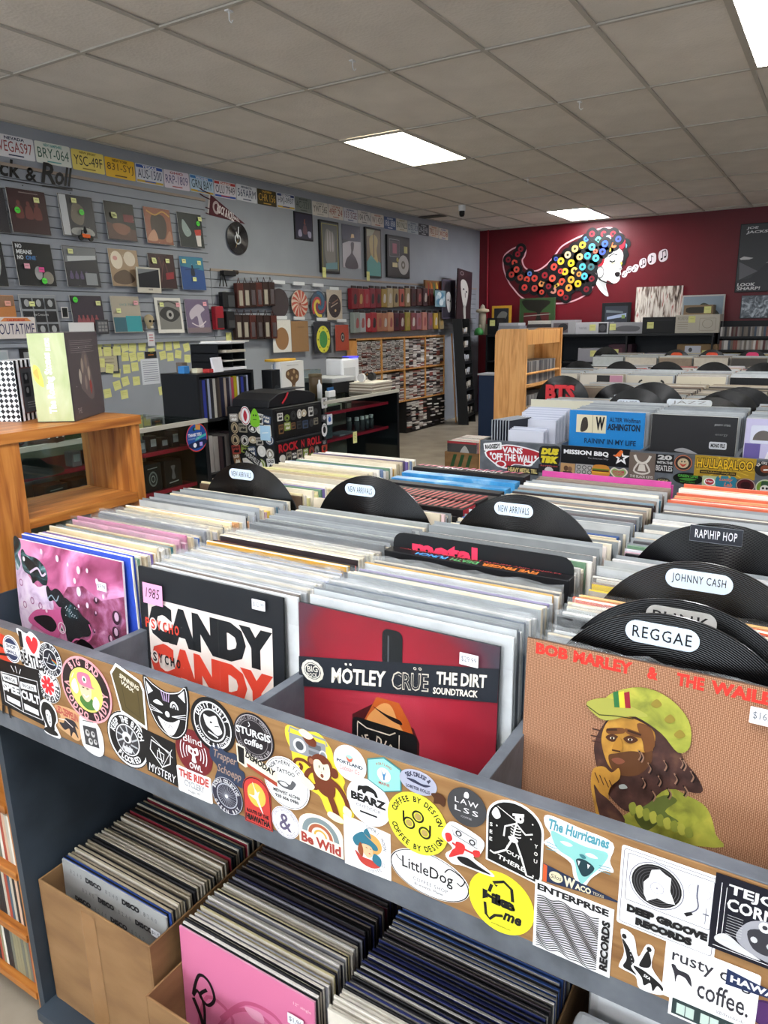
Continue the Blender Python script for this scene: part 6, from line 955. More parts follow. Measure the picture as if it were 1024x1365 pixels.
wallrec(145, 331, .30, 'cream and gold record sleeve with two pale rounded shapes, middle row', lambda d: (d.R(-.48, .48, -.48, .48, '9c8468'), d.E(-.25, .2, .2, .24, 'd8ccb8'), d.E(.2, .25, .2, .2, 'd0c4b0'), d.P(sm([(-.4, -.2), (0, -.05), (.3, -.3), (0, -.45), (-.4, -.4)]), '5a4838'), d.E(-.3, .25, .08, .06, 'c89088', 12)), '9c8468')
wallrec(198, 337, .30, 'dark red record sleeve with a bare tree print behind the small white frame, middle row', lambda d: (d.R(-.48, .48, -.48, .48, '34181c'), d.P([(.1, -.05), (.42, .0), (.4, -.2), (.1, -.24)], '8c2830'), d.S(sm([(-.1, .4), (0, .1), (.1, .3), (.2, -.1)], 4, False), .02, '6c3c3c'), d.S([(0, .1), (-.1, -.3)], .02, '6c3c3c')), pr=[(-.32, .3, YL2, 0), (-.3, .26, YL2, 0), (.2, .3, YL2, 0)])
wallrec(240, 341, .30, 'blue record sleeve with a dark standing figure under water, last in the middle row', lambda d: (d.R(-.48, .48, -.48, .48, '2c4c84'), d.P([(-.48, .48), (.48, .48), (.48, .1), (-.48, .2)], '387890'), fig(d, (0,), .1, '1e2838', .08), d.S([(-.3, .1), (.3, .16)], .02, '22304c')), '2c4c84', pr=[(-.35, .34, YL2, 0), (.28, .32, YL2, 0), (.0, -.18, YL2, 0)])
p = W(181, 354, SX+.06); t = thing('framed_picture', 'small white-edged picture of dark water leaning between two middle row sleeves', 'picture', (SX+.07, p.y+.12, p.z-.22), PI/2); MB().prism(rrect(-.13, .13, 0, .21, .004), 0, .006, 'c4c0b4').build('frame', t); d = D(.24, .16, .0004); d.R(-.48, .48, -.48, .48, '26282c'); d.P([(-.48, .2), (.48, .48), (-.48, .48)], '74787c'); d.T('WATER', -.06, .14, -.62, -.54, '3a3a3a', .02); d.build('photo', t, (0, -.0012, .12))
wallrec(-34, 393, .30, 'orange and pink record sleeve cut off at the left edge, bottom row', lambda d: (d.R(-.48, .48, -.48, .48, 'b87840'), d.P([(-.48, .48), (.48, .48), (.48, .25), (-.48, .15)], '8a6a50')), 'b87840', pr=[(.3, .3, 'e0a090', 0)])
def grid9(d):
    d.R(-.48, .48, -.48, .48, '8c9094')
    for i in range(3):
        for j in range(3): d.R(-.46+.31*i, -.18+.31*i, -.46+.31*j, -.2+.31*j, '26282a' if j != 1 else '1c1c20'); d.E(-.32+.31*i, -.32+.31*j, .07, .09, 'a4a6a8' if j != 1 else '1c1c20', 10)
    d.T('the Creatures', -.2, .2, .0, .06, 'c8c8c8', 0)
wallrec(26, 393, .31, 'black and white record sleeve of repeated portraits, first whole one in the bottom row', grid9, '8c9094', pr=[(-.2, .28, YL2, 0)])
wallrec(94, 394, .30, 'dark record sleeve with a row of red figures and a green dot, bottom row', lambda d: (d.R(-.48, .48, -.48, .48, '38303a'), [fig(d, (x,), -.12, '8c4c50', .06) for x in (-.3, -.17, -.04, .1, .24)], d.P([(-.48, -.3), (.48, -.2), (.48, -.48), (-.48, -.48)], '5c3438')), pr=[(-.36, .38, GN, 1), (.34, .3, YL2, 0)])
wallrec(148, 395, .30, 'beige and teal record sleeve, bottom row', lambda d: (d.R(-.48, .48, -.48, .48, 'a8a090'), d.R(-.48, -.06, -.48, -.08, '3c6470'), d.R(-.06, .48, -.48, -.04, '3c98a0'), d.T('DICE TRIBE', -.2, .35, .24, .3, '5c8c90', .0)), 'a8a090', pr=[(-.3, .1, YL2, 0), (.34, .32, 'e0a0a8', 0)])
wallrec(207, 397, .31, 'white-edged record sleeve with a large grey eye, bottom row', lambda d: (d.R(-.48, .48, -.48, .48, 'd4d2cc'), d.R(-.4, .42, -.4, .42, '7c7c78'), d.P(sm([(-.38, .05), (-.1, .25), (.3, .15), (.4, 0), (.1, -.18), (-.2, -.12)]), '3a3a3a'), d.E(.02, .02, .14, .13, '9c9c98', 16), d.E(.02, .02, .06, .06, '16161a', 12), d.S(sm([(-.4, .3), (0, .4), (.4, .28)], 4, False), .05, '4a4a48')), 'd4d2cc', pr=[(-.28, .3, YL2, 0), (.34, .3, 'e0a0a8', 0)])
wallrec(247, 399, .31, 'lilac record sleeve with a pale sketched dancer, last in the bottom row', lambda d: (d.R(-.48, .48, -.48, .48, '6c6078'), d.P(sm([(-.1, .3), (.1, .35), (.3, .2), (.1, .05), (.2, -.3), (0, -.35), (-.05, 0), (-.3, -.1), (-.35, .1)]), 'b4acb8'), d.S(sm([(-.3, -.2), (0, -.3), (.3, -.15)], 4, False), .03, 'd0c8cc'), d.R(-.48, .48, -.48, -.34, '7a6c70')), '6c6078', pr=[(.3, .36, 'e0a0a8', 0)])
def flat(name, label, cat, px0, py0, px1, py1, x=None, fr='d8d8d4', pic='2a2a2c', border=.1, depth=.012, draw=None, grp=None, tilt=0, dz=0):
    x = x or WX+.001; a = W(px0, py0, x+depth); b_ = W(px1, py1, x+depth); w = b_.y-a.y; h = a.z-b_.z if dz == 0 else dz
    t = thing(name, label, cat, (x+depth, (a.y+b_.y)/2, (a.z+b_.z)/2), PI/2, grp); t.rotation_euler = (0, tilt, PI/2)
    MB().prism([(-w/2, -h/2), (w/2, -h/2), (w/2, h/2), (-w/2, h/2)], 0, depth, fr).build('frame' if border else 'sheet', t, bevel=min(.002, depth*.3))
    d = D(w*(1-border), h*(1-border*w/max(h, .01)), .0005); d.R(-.5, .5, -.5, .5, pic)
    if draw: draw(d)
    d.build('picture', t, (0, -.0006, 0)); return t
flat('instant_photo', 'small polaroid with a black picture between the first two bottom row sleeves', 'photo', 81, 409, 92, 424, SX+.01, 'd0d0cc', '141416', .25, .002)
flat('white_card', 'blank white card below the red figures sleeve', 'card', 91, 430, 127, 447, SX+.05, 'e0e0e0', 'dcdcdc', .02, .002)
flat('compact_disc', 'small dark photo card right of the blank white card', 'photo', 127, 426, 146, 445, SX+.055, '3c3c40', '5a5c60', .2, .006, lambda d: [d.R(-.4+.3*i, -.15+.3*i, -.4+.3*j, -.18+.3*j, '8c8c8c') for i in range(3) for j in range(3)])
flat('paper_tag', 'narrow white and red paper tag under the little skull', 'tag', 196, 443, 207, 461, SX+.01, 'd4d4d8', 'd0d0d4', .02, .001, lambda d: [d.S([(-.3, .3-.2*k), (.3, .3-.2*k)], .1, 'b05860') for k in range(3)])
p = W(199, 430, SX+.05); t = thing('skull_ornament', 'small bone-coloured skull hanging between two bottom row sleeves', 'ornament', (SX+.05, p.y, p.z)); MB().lathe([(0, -.055), (.022, -.05), (.026, -.02), (.035, -.005), (.042, .025), (.034, .055), (.012, .068), (0, .07)], m='a89878', n=16).build('cranium', t)
for s in (-1, 1): MB().lathe([(0, -.012), (.012, -.006), (.012, .006), (0, .012)], m='1c1814', n=8).build('eye_socket', t, (.034, s*.017, .012))
MB().box(.026, .034, -.014, .014, -.045, -.03, 'd8d0b8').build('teeth', t)
p = W(113, 312, SX+.05); t = thing('toy_motorcycle', 'little black and orange motorcycle toy on the ledge of a top row sleeve', 'toy', (SX+.06, p.y, p.z-.03)); b = MB(); 
for s in (-.045, .045): b.cyl((-.006, s, 0), .022, .012, 'x', 14, '141414')
b.build('wheels', t); MB().box(-.008, .008, -.035, .04, .0, .03, 'd86020').build('body', t, bevel=.006); MB().tube([(0, -.04, .02), (0, -.03, .055), (0, -.01, .05)], .004, 6, '141414').build('handlebar', t); MB().lathe([(0, 0), (.014, .01), (.012, .03), (.008, .05), (0, .06)], m='18181a').build('rider', t, (0, .0, .03))
# number plate, frames low on the left, sticky notes
p = W(22, 437, SX+.06); t = thing('licence_plate', 'OUTATIME licence plate with an orange top standing at the left edge of the display', 'licence plate', (SX+.05, p.y+.01, p.z), PI/2); d = D(.305, .155, .0004); d.base(rrect(-.5, .5, -.5, .5, .05), 'd8d0cc', .0012); d.build('plate', t); d = D(.305, .155, .0005); d.P([(-.4, .3), (.4, .3), (.3, .46), (-.3, .46)], 'd88850'); d.T('CALIFORNIA', -.24, .24, .3, .42, 'b03030', .03); d.T('OUTATIME', -.46, .46, -.3, .2, '2c3058', .0); d.build('lettering', t, (0, -.0006, 0))
flat('framed_picture', 'silver picture frame cut off at the left edge below the OUTATIME plate', 'picture', -30, 468, 18, 520, None, 'a8acb0', '9aa4a8', .12, .015)
flat('framed_picture', 'black picture frame half hidden behind the pale yellow box set', 'picture', 26, 465, 60, 510, None, '17181a', '8a8e90', .3, .015)
flat('framed_certificate', 'grey-framed certificate half covered by yellow sticky notes', 'picture', 123, 463, 160, 497, None, '3c4044', 'b0a890', .14, .012, lambda d: [d.S([(-.35, .2-.15*k), (.35, .2-.15*k)], .02, '7a7460') for k in range(4)])
flat('paper_list', 'white printed list taped to the wall right of the sticky notes', 'paper', 187, 479, 214, 511, None, 'c8ccd4', 'ccd0d8', .02, .0015, lambda d: [d.S([(-.42, .4-.085*k), (.42, .4-.085*k)], .025, '7c808c') for k in range(10)])
flat('orange_card', 'small black and orange card above the printed list', 'card', 193, 469, 209, 477, None, '1c1c1e', 'b86c20', .5, .0015)
NOTES = [(448,267),(488,257),(530,257),(566,282),(603,284),(648,260),(645,280),(440,305),(483,303),(526,300),(568,326),(604,326),(640,326),(690,307),(453,354),(493,380),(531,400),(576,382),(613,372),(436,447),(533,457),(570,438),(620,436),(488,493),(566,498),(727,275),(765,247),(766,280),(803,270),(848,283),(880,288),(740,320),(775,327),(810,315),(852,335),(736,480),(595+430,1000)]
r = random.Random(2); nm = noisy('sticky_note_paper', [(.3, 'c8c87c'), (.6, 'd0d08a')], (1, 1, 1), 12, 2, .7); nsh = None
for k, (x, y) in enumerate(NOTES[:36]):
    p = W(x/3.413, 380+y/3.413, WX); d = D(.076, .076, .0005); d.base([(-.5, -.5), (.5, -.46), (.5, .5), (-.5, .5)], nm, .0008); d.S([(-.3, .2), (.3, .22)], .03, 'a8a868'); d.S([(-.3, .0), (.2, .0)], .03, 'a8a868')
    d.build('sticky_note', None, (WX+.0015+.0009*(k % 4)+(.0145 if 412 < x < 550 and 280 < y < 400 else 0), p.y, p.z), (0, r.uniform(-.2, .2), PI/2), label='pale yellow sticky note in the cluster on the grey wall beyond the box sets', cat='note', group='sticky notes on the left wall')
p = W(304, 450, SX); d = D(.08, .1, .0005); d.base([(-.5, -.5), (.5, -.5), (.5, .5), (-.5, .5)], nm, .0008); d.S([(-.3, .2), (.3, .22)], .03, 'a8a868'); d.build('sticky_note', None, (SX+.012, p.y, p.z), R90, label='single yellow note below the hanging black bag on the slat panel', cat='note')
# ---------------------------------------------------------------- pennant, clock, posters
a = W(279, 258, WX); b_ = W(277, 286, WX); c_ = W(327, 299, WX); t = thing('pennant', 'maroon felt pennant with white lettering and tassels above the vinyl clock', 'pennant', (WX+.004, a.y, a.z), PI/2)
tri = [(0, 0), (c_.y-a.y, c_.z-a.z), (b_.y-a.y, b_.z-a.z)]; MB().prism(tri[::-1] if 0 else [tri[2], tri[1], tri[0]], 0, .002, '481420').build('felt', t)
d = D(1, 1, .0006); d.S([tri[0], tri[2]], .02, 'b8b0b0'); L = math.hypot(tri[1][0], tri[1][1]); an = math.degrees(math.atan2(tri[1][1]-tri[2][1]/2, tri[1][0])); 
cx, cz = tri[1][0]*.3, tri[2][1]*.5+tri[1][1]*.3-.0; P_ = lambda q: (tri[1][0]*q, tri[2][1]/2*(1-q)+tri[1][1]*q); x_, z_ = P_(.16); d.E(x_, z_, .05, .06, 'a89898', 16); d.E(x_, z_, .03, .035, '481420', 12); x_, z_ = P_(.42); d.T('ROCK & ROLL', x_-.12, x_+.12, z_-.04, z_+.04, 'd8d0d0', .03, 0, an); x_, z_ = P_(.72); d.T('HALL', x_-.05, x_+.05, z_-.015, z_+.015, 'd8d0d0', .03, 0, an); d.build('lettering', t, (0, -.0006, 0)); b = MB()
for z in (-.0, -.05, tri[2][1]+.05, tri[2][1]): b.tube([(0, -.002, z), (-.07, -.006, z+.01), (-.13, -.004, z+(.03 if z > -.1 else -.01))], .005, 5, '481420')
b.build('tassels', t)
p = W(315, 318, WX); t = thing('vinyl_clock', 'round wall clock made of a black vinyl disc with white hands', 'clock', (WX+.02, p.y, p.z), PI/2); MB().cyl((0, 0, 0), .155, .003, 'y', 48, m_vinyl, smooth=False).build('vinyl_disc', t); MB().box(-.03, .03, .003, .02, -.03, .03, m_black).build('movement', t)
d = D(1, 1, .0008); d.ring(0, -.01, .045, .05, .3, 'b8bcc0'); d.S([(0, 0), (.02, .11)], .01, 'd8dce0'); d.S([(0, 0), (-.02, .06)], .012, 'd8dce0'); d.S([(0, -.01), (-.04, -.09)], .006, '8c7848'); d.build('clock_hands', t, (0, -.001, 0))
flat('small_poster', 'small dark framed poster with a pale figure, leftmost above the slat panel', 'poster', 392, 281, 418, 322, None, '101014', '262438', .1, .014, lambda d: (fig(d, (.05,), -.05, '5c4048', .12), d.P(sm([(-.35, -.2), (-.2, -.15), (-.15, -.4), (-.35, -.42)]), '9c98b0'), d.P(sm([(.2, -.2), (.4, -.2), (.4, -.42), (.25, -.42)]), '9c98b0'), d.S([(.05, .3), (.0, .1)], .04, '8c5038')))
flat('framed_poster', 'black-framed poster of grey hands with a yellow inner line, second above the slat panel', 'poster', 426, 292, 453.5, 365, None, '0e0e10', '4c504c', .12, .03, lambda d: (d.S([(-.47, -.47), (-.47, .47), (.47, .47), (.47, -.47)], .04, '8c8440'), d.P(sm([(-.3, .2), (-.2, .36), (0, .34), (.25, .25), (.3, -.1), (.25, -.35), (-.2, -.35), (-.35, -.05)]), '74706c'), [d.P(sm([(x-.05, .0), (x, .34), (x+.05, .0), (x, -.1)]), 'a09c9c') for x in (-.15, 0, .15)], d.P([(-.3, -.35), (.4, -.3), (.4, -.45), (-.3, -.47)], '5c8088')))
flat('unframed_poster', 'poster of a purple dusk road winding across white ground, without a frame', 'poster', 455.5, 298, 481.5, 358.5, None, '2a2840', '26263c', .0, .003, lambda d: (d.P([(-.5, .12), (.5, .14), (.5, -.5), (-.5, -.5)], 'a8a4ac'), d.P(sm([(-.05, .08), (.12, .1), (.1, -.05), (.05, -.15), (.25, -.3), (.3, -.5), (-.35, -.5), (-.3, -.3), (-.05, -.15)]), '3a3038'), d.P([(-.05, .2), (.15, .22), (.12, .3), (.0, .3)], 'c8a878'), d.P([(-.5, .16), (-.1, .14), (-.5, .05)], '1c1c28')))
flat('framed_poster', 'black-framed poster in gold and teal, right of the road poster', 'poster', 487, 302, 509, 371, None, '141414', '6c5c40', .12, .03, lambda d: (d.P([(-.5, -.5), (.5, -.5), (.5, -.2), (.2, -.15), (-.2, -.05), (-.5, -.2)], '4c8c88'), d.P(sm([(-.3, .3), (.0, .4), (.3, .3), (.2, .05), (.3, -.2), (0, -.12), (-.25, .0)]), 'a08c50'), d.S([(.0, .4), (.0, -.1)], .06, '4c3c30'), d.P([(-.5, .5), (.1, .5), (-.1, .38), (-.5, .34)], '8c8c74')))
flat('framed_record', 'black-framed display with a silver disc and small pictures, rightmost above the slat panel', 'poster', 516, 312, 546.5, 371.5, None, '0c0c0e', '1c1c20', .08, .03, lambda d: (d.R(-.42, .0, .02, .4, '3c3438'), d.S([(-.44, .0), (.02, .0), (.02, .44), (-.44, .44)], .012, '8c8c90', True), d.P([(-.3, .08), (-.1, .08), (-.1, .34), (-.3, .34)], '8c4858'), d.R(.25, .42, .12, .3, 'a8a46c'), d.E(.22, -.2, .26, .26, '9c9a98', 28), d.E(.2, -.2, .1, .11, '5c5850', 16), d.E(.2, -.2, .05, .05, '9c9a98', 12), d.R(-.32, -.08, -.28, -.16, 'c0b48c'), d.E(-.08, -.08, .06, .06, '8c8440', 12)))
for (a_, b__, l) in ((432.5, 363, 'second'), (491, 368, 'gold and teal')): p = W(a_, b__, WX+.035); d = D(.07, .11, .0006); d.base([(-.5, -.5), (.5, -.5), (.5, .5), (-.5, .5)], nm, .0008); d.S([(-.25, .1), (.25, .1)], .05, 'a8a868'); d.build('sticky_note', None, (WX+.0345, p.y, p.z), R90, label='yellow price note on the lower left corner of the %s poster frame' % l, cat='note')
# ---------------------------------------------------------------- hanging goods on the second slat panel
def hook(par, y, z, L=.1): MB().cyl((-L+.0, y, z), .003, L, 'x', 6, 'b0b0b0').build('hook', par)
p = W(297, 371, SX); t = thing('mini_tripod', 'small black folding tripod on the top slat of the second panel', 'tripod', (SX+.05, p.y, p.z)); b = MB()
for s in (-.09, 0, .08): b.tube([(0, -.05, .07), (0, -.05+s*.6, -.08)], .006, 6, '141416')
b.build('legs', t); MB().box(-.03, .03, -.06, .11, .02, .07, '1a1a1c').build('head', t, bevel=.006); MB().cyl((0, .11, .06), .02, .05, 'y', 12, '3a3028').build('grip', t); hook(t, 0, .05, .05)
for px, py, w_, h_, c_, c3_, n_, l in ((301, 400, .17, .15, '16171a', '3c3e42', 'camera_pouch', 'black camera-like pouch with a grey panel and loop straps on the second slat panel'), (289, 424, .11, .22, '8c1c28', '2c2628', 'red_pack', 'hanging pack with a bright red top half and dark lower half'), (304, 427, .11, .17, '1c1c1e', '3a3a3c', 'phone_pouch', 'small black hanging pouch right of the red pack')):
    p = W(px, py, SX+.04); t = thing(n_, l, 'bag', (SX+.055, p.y, p.z)); MB().box(-.03, .03, -w_/2, w_/2, -h_/2, h_/2, c_).build('pouch', t, bevel=.008); MB().box(.0302, .034, -w_*.1 if px == 301 else -w_*.35, w_*.42, -h_*.42, h_*.3 if px == 301 else 0, c3_).build('panel', t); hook(t, 0, h_/2+.01, .07)
    MB().tube([(0, -w_*.5, h_*.3), (0, -w_*.62, 0), (0, -w_*.5, -h_*.3)], .004, 6, c_).build('strap', t)
r = random.Random(8)
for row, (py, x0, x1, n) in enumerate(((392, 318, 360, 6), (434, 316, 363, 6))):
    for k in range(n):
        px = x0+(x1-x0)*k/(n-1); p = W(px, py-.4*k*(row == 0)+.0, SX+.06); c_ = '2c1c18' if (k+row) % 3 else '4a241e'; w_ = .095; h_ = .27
        t = thing('leather_wallet', 'brown leather case with a painted highlight, hanging %s from left in the %s row' % (('first', 'second', 'third', 'fourth', 'fifth', 'sixth')[k], ('upper', 'lower')[row]), 'wallet', (SX+.07, p.y, p.z), 0, 'leather cases hanging in the %s row' % ('upper', 'lower')[row])
        MB().box(-.03, .02, -w_/2, w_/2, -h_/2, h_/2-.03, c_).build('leather', t, bevel=.006); MB().box(.0205, .024, -w_*.3, w_*.25, -h_*.42, h_*.12, m_steel if k in (2, 3, 5) else '9a9488').build('highlight_panel', t); MB().tube([(0, -.02, h_/2-.03), (0, 0, h_/2+.02), (0, .02, h_/2-.03)], .004, 6, c_).build('strap', t); hook(t, 0, h_/2+.015, .085)  # steel or pale panel stands in for the mirrored highlight on the case
def mat_(px, py, rr_, label, draw, bagw=.33, square=False, hh_=None):
    p = W(px, py, SX+.05); t = thing('slipmat', label, 'slipmat', (SX+.05, p.y, p.z), PI/2); hh_ = hh_ or bagw*1.08
    if not square: MB().cyl((0, 0, 0), rr_, .003, 'y', 40, '2a2426').build('mat', t)
    d = D(2*rr_, 2*rr_, .0005); draw(d); d.build('print', t, (0, -.0006, 0))
    b = MB(); b.box(-bagw/2, bagw/2, -.006, -.005, -hh_/2, hh_/2+.04, m_filmw); b.build('clear_bag', t); MB().box(-bagw*.3, bagw*.3, -.007, .004, hh_/2+.02, hh_/2+.055, 'c8ccd0').build('header_card', t); MB().cyl((0, 0, hh_/2+.035), .004, .05, 'y', 6, 'a8a8a8').build('hook', t); return t
def pepper(d):
    d.E(0, 0, .49, .49, 'c8b4a4', 36)
    for k in range(12): a = k*PI/6; d.P([(0, 0)]+[(math.cos(a+.05*j+.12*(j > 0))*.1*j, math.sin(a+.1*j)*.1*j) for j in (2, 3.4, 4.8)]+[(math.cos(a+.1*j+.26)*.1*j, math.sin(a+.1*j+.26)*.1*j) for j in (4.8, 3.4, 2)], 'a84c3c')
    d.E(0, 0, .04, .04, '8c3c30', 10)
def tie(d):
    d.E(0, 0, .49, .49, '34485c', 36)
    for k, (c_, o_) in enumerate((('a83c3c', 0), ('c8b440', 1.1), ('8c3440', 2.6), ('2c5c7c', 4.1))):
        pts = [(math.cos(o_+j*.5)*(.05+.05*j), math.sin(o_+j*.5)*(.05+.05*j)) for j in range(9)]; d.S(sm(pts, 3, False), .11, c_)
mat_(373, 404, .152, 'plain dark brown round slipmat, leftmost of the hanging slipmats', lambda d: d.E(0, 0, .49, .49, '342a2c', 36))
mat_(399.5, 405, .152, 'red and cream peppermint swirl slipmat, second in the upper row', pepper)
mat_(425, 406, .152, 'tie-dye spiral slipmat, third in the upper row', tie)
mat_(446, 408, .13, 'dark brown round slipmat with pale streaks on a beige card, fourth in the upper row', lambda d: (d.R(-.6, .6, -.62, .72, 'b0a494'), d.E(0, 0, .5, .52, '2c1c1c', 32), d.S([(-.2, .1), (.3, .3)], .06, '7c5c4c'), d.S([(-.3, -.05), (.25, .15)], .05, 'a09080'), d.E(.05, -.2, .07, .06, 'c0a070', 10)), .3)
mat_(376, 450, .15, 'white card with a round cork mat, leftmost in the lower row', lambda d: (d.R(-.52, .52, -.52, .62, 'd0cfca'), d.E(.0, -.04, .38, .4, '8c6640', 30)), .32, True)
mat_(400, 450, .15, 'square brown cardboard sleeve of a mat in the lower row', lambda d: (d.R(-.52, .52, -.52, .6, '8c6a44'), d.S([(-.15, .38), (.25, .38)], .02, '5c4428')), .32, True)
mat_(430, 451, .155, 'black square with a yellow and green dial in the lower row', lambda d: (d.R(-.55, .55, -.55, .6, '1c1e28'), d.E(.05, -.04, .43, .5, 'd0cc38', 32), d.E(.05, -.04, .26, .32, '3c8440', 26), [d.E(.05+.35*math.cos(k*PI/4), -.04+.41*math.sin(k*PI/4), .03, .035, '3a3a20', 8) for k in range(8)]), .33, True)
mat_(456, 451, .145, 'orange red square sleeve with a black round emblem in the lower row', lambda d: (d.R(-.48, .5, -.5, .55, 'a03c28'), d.E(.05, .04, .15, .2, '1c1a1a', 18), d.ring(.05, .04, .1, .13, .3, 'a8a098', 14)), .32, True)
PKC = [['6c1c24', '7c2c2c', '8c2430', '742430', '681c24', '8c7438', 'a09074', '8c7c5c', '9c5044', '847054', '3c2024', '4c2c2c', '3c2428', '58302c', '34242c', '6c4448'], ['7c8480', '94989c', '8c2028', '902830', '98644c', '9c6850', 'b08468', '4c2430', '54242c', '8c8038', '7c4448', '8c6068', 'a87468', '6c5058', 'a08430', '8c7c5c']]
for row, py in enumerate(((398, 428))):
    n = 16
    for k in range(n):
        px = (470+(588-470)*k/(n-1)) if row == 0 else (473+(586-473)*k/(n-1)); p = W(px, py-(2 if row == 0 else 0)+(px-530)*(-.02), SX+.06); w_ = .135; h_ = .27-.01*(k % 3); c_ = PKC[row][k]
        t = thing('shirt_pack', 'folded %s item in a clear pack hanging on the far slat panel, %s row' % ({0: 'dark red', 1: 'reddish', 2: 'pale'}[0 if c_ < '80' else (1 if c_ < '98' else 2)], ('upper', 'lower')[row]), 'pack', (SX+.08, p.y, p.z), 0, 'packs hanging in the %s row of the far slat panel' % ('upper', 'lower')[row])
        MB().box(-.05, .02, -w_/2, w_/2, -h_/2, h_/2-.02, c_).build('folded_cloth', t, bevel=.01); d = D(w_*.8, h_*.7, .0006); c4 = r.choice(['b0a8a0', '2a2426', 'a08450', '8c4c4c', 'c0b8b0']); d.P(sm([(-.3, -.3), (-.2, .2), (.1, .3), (.3, .1), (.2, -.3)]), c4); d.build('print', t, (.0215, 0, -.01), R90); MB().box(-.004, .004, -w_*.4, w_*.4, h_/2-.02, h_/2+.01, '241c1c').build('header', t); hook(t, 0, h_/2, .1)
# ---------------------------------------------------------------- cassette rack
CX = -5.13; t = thing('cassette_rack', 'tall pine rack filled with stacks of tapes along the left wall', 'rack', (CX, 7.70, 0)); Y0, Y1 = 7.70, 10.10; cw = (Y1-Y0)/4
MB().box(-.15, -.14, 0, Y1-Y0, .45, 1.33, 'a08054').build('back_panel', t)
for k in range(5): MB().box(-.14, .0, max(0, cw*k-.014), min(Y1-Y0, cw*k+.014), .45 if k != 1 else .02, 1.33, m_lightoak).build('divider', t)
for z in (1.312, .885, .45): MB().box(-.14, .004, 0, Y1-Y0, z, z+.02, m_lightoak).build('shelf', t)
MB().box(-.14, .0, 1.22, Y1-Y0, .0, .45, '1a1816').build('base_cabinet', t)
pal = ['d0ccc8', 'b8b0a8', '2a2628', 'e0dcd8', '8c8078', 'a8a09c', '3c3438', 'c4bcb4', '6c5c58', '8a4a40']
CM = {}; cnt = 0; st = MB()
def cas(y, z, c_):
    global cnt
    if cnt < 300:
        if c_ not in CM: b = MB(); b.box(-.07, 0, 0, .104, 0, .0155, c_); b.box(0, .0006, .012, .092, .004, .012, '2a2a2c' if c_ > '8' else 'c8c4c0'); o = b.build('cassette_tape'); CM[c_] = o.data
        else: o = link('cassette_tape', CM[c_])
        o.location = (CX-.002-r.uniform(0, .012), y, z); o['label'] = 'cassette tape lying flat in a stack in the near half of the pine rack'; o['category'] = 'tape'; o['group'] = 'cassette tapes stacked in the pine rack'; cnt += 1
    else: q = r.uniform(0, .012); st.box(CX-.07-q, CX-.002-q, y, y+.104, z, z+.0155, c_)
for k in range(4):
    for zi, (z0, z1) in enumerate(((.906, 1.30), (.471, .875))):
        for s in range(5):
            y = Y0+cw*k+.022+s*.1115; z = z0
            if k == 0 and zi == 1 and s == 0: continue
            while z < z1-.02:
                if r.random() > .04: cas(y, z, r.choice(pal))
                z += .0168
for k in (2, 3):
    for s in range(5):
        y = Y0+cw*k+.03+s*.11
        for z in [.03+.0225*q for q in range(18)]:
            if r.random() > (.35 if k == 2 else .75): st.box(CX+.002, CX+.03, y, y+.1, z, z+.016, r.choice(pal))
for s in range(2):
    for q in range(24): st.box(CX-.07, CX-.002, Y0+cw+.03+s*.11, Y0+cw+.134+s*.11, .03+.0168*q, .0455+.0168*q, r.choice(pal[:5]+['8a6a48']))
st.build('cassette_tapes', None, label='the rest of the small tapes stacked in the far half of the pine rack', cat='tapes', kind='stuff')
MB().box(0, .012, 0, .03, 0, 1.35, m_lightoak).build('wooden_stick', None, (-5.0, 10.22, .0), (0, -.06, .1), 'wooden batten leaning between the tape rack and the black card rack', 'stick')
# ---------------------------------------------------------------- black card rack
t = thing('card_rack', 'tall black leaning rack with rows of small white packs, in the far left corner', 'rack', (-4.95, 10.0, 0), .18)
def slab(par, name, x0, x1, y0, y1, z0, z1, m, **k): return MB().box(x0, x1, y0, y1, z0, z1, m).build(name, par, **k)
b = MB(); pr = [(.10, 0), (.26, 0), (.14, 1.56), (.0, 1.56)]
b2 = MB(); b2.prism(pr, -.0, .015, m_black); b2.build('side_panel', t, (0, 0, 0)); b2 = MB(); b2.prism(pr, .425, .44, m_black); b2.build('side_panel', t)
MB().prism([(.10, 0), (.112, 0), (.012, 1.56), (.0, 1.56)], .015, .425, m_black).build('back_panel', t)
zs = [1.30, 1.10, .90, .70, .50, .30, .12]
for z in zs:
    xf = .26-.12*z/1.56-.005; MB().box(xf-.13, xf, .015, .425, z, z+.012, m_black).build('shelf', t); MB().box(xf-.02, xf-.008, .015, .425, z+.012, z+.045, m_black).build('lip', t)
    for y_ in (.03, .12, .24, .33):
        if r.random() < .92:
            v = t.matrix_basis if 0 else Matrix.Translation((-4.95, 10.0, 0)) @ Matrix.Rotation(.18, 4, 'Z'); q = v @ Vector((xf-.045, y_+.03, z+.0125))
            MB().box(-.012, .008, -.035, .04, 0, .13*r.uniform(.8, 1), r.choice(['b0a8a0', 'c8c4bc', '94887c', 'b8bcc4'])).box(.0085, .009, -.025, .03, .02, .06, '4a3c38').build('card_pack', None, q, (0, 0, .18), 'small pale pack standing on a shelf of the tall black card rack', 'pack', 'small packs on the black card rack')
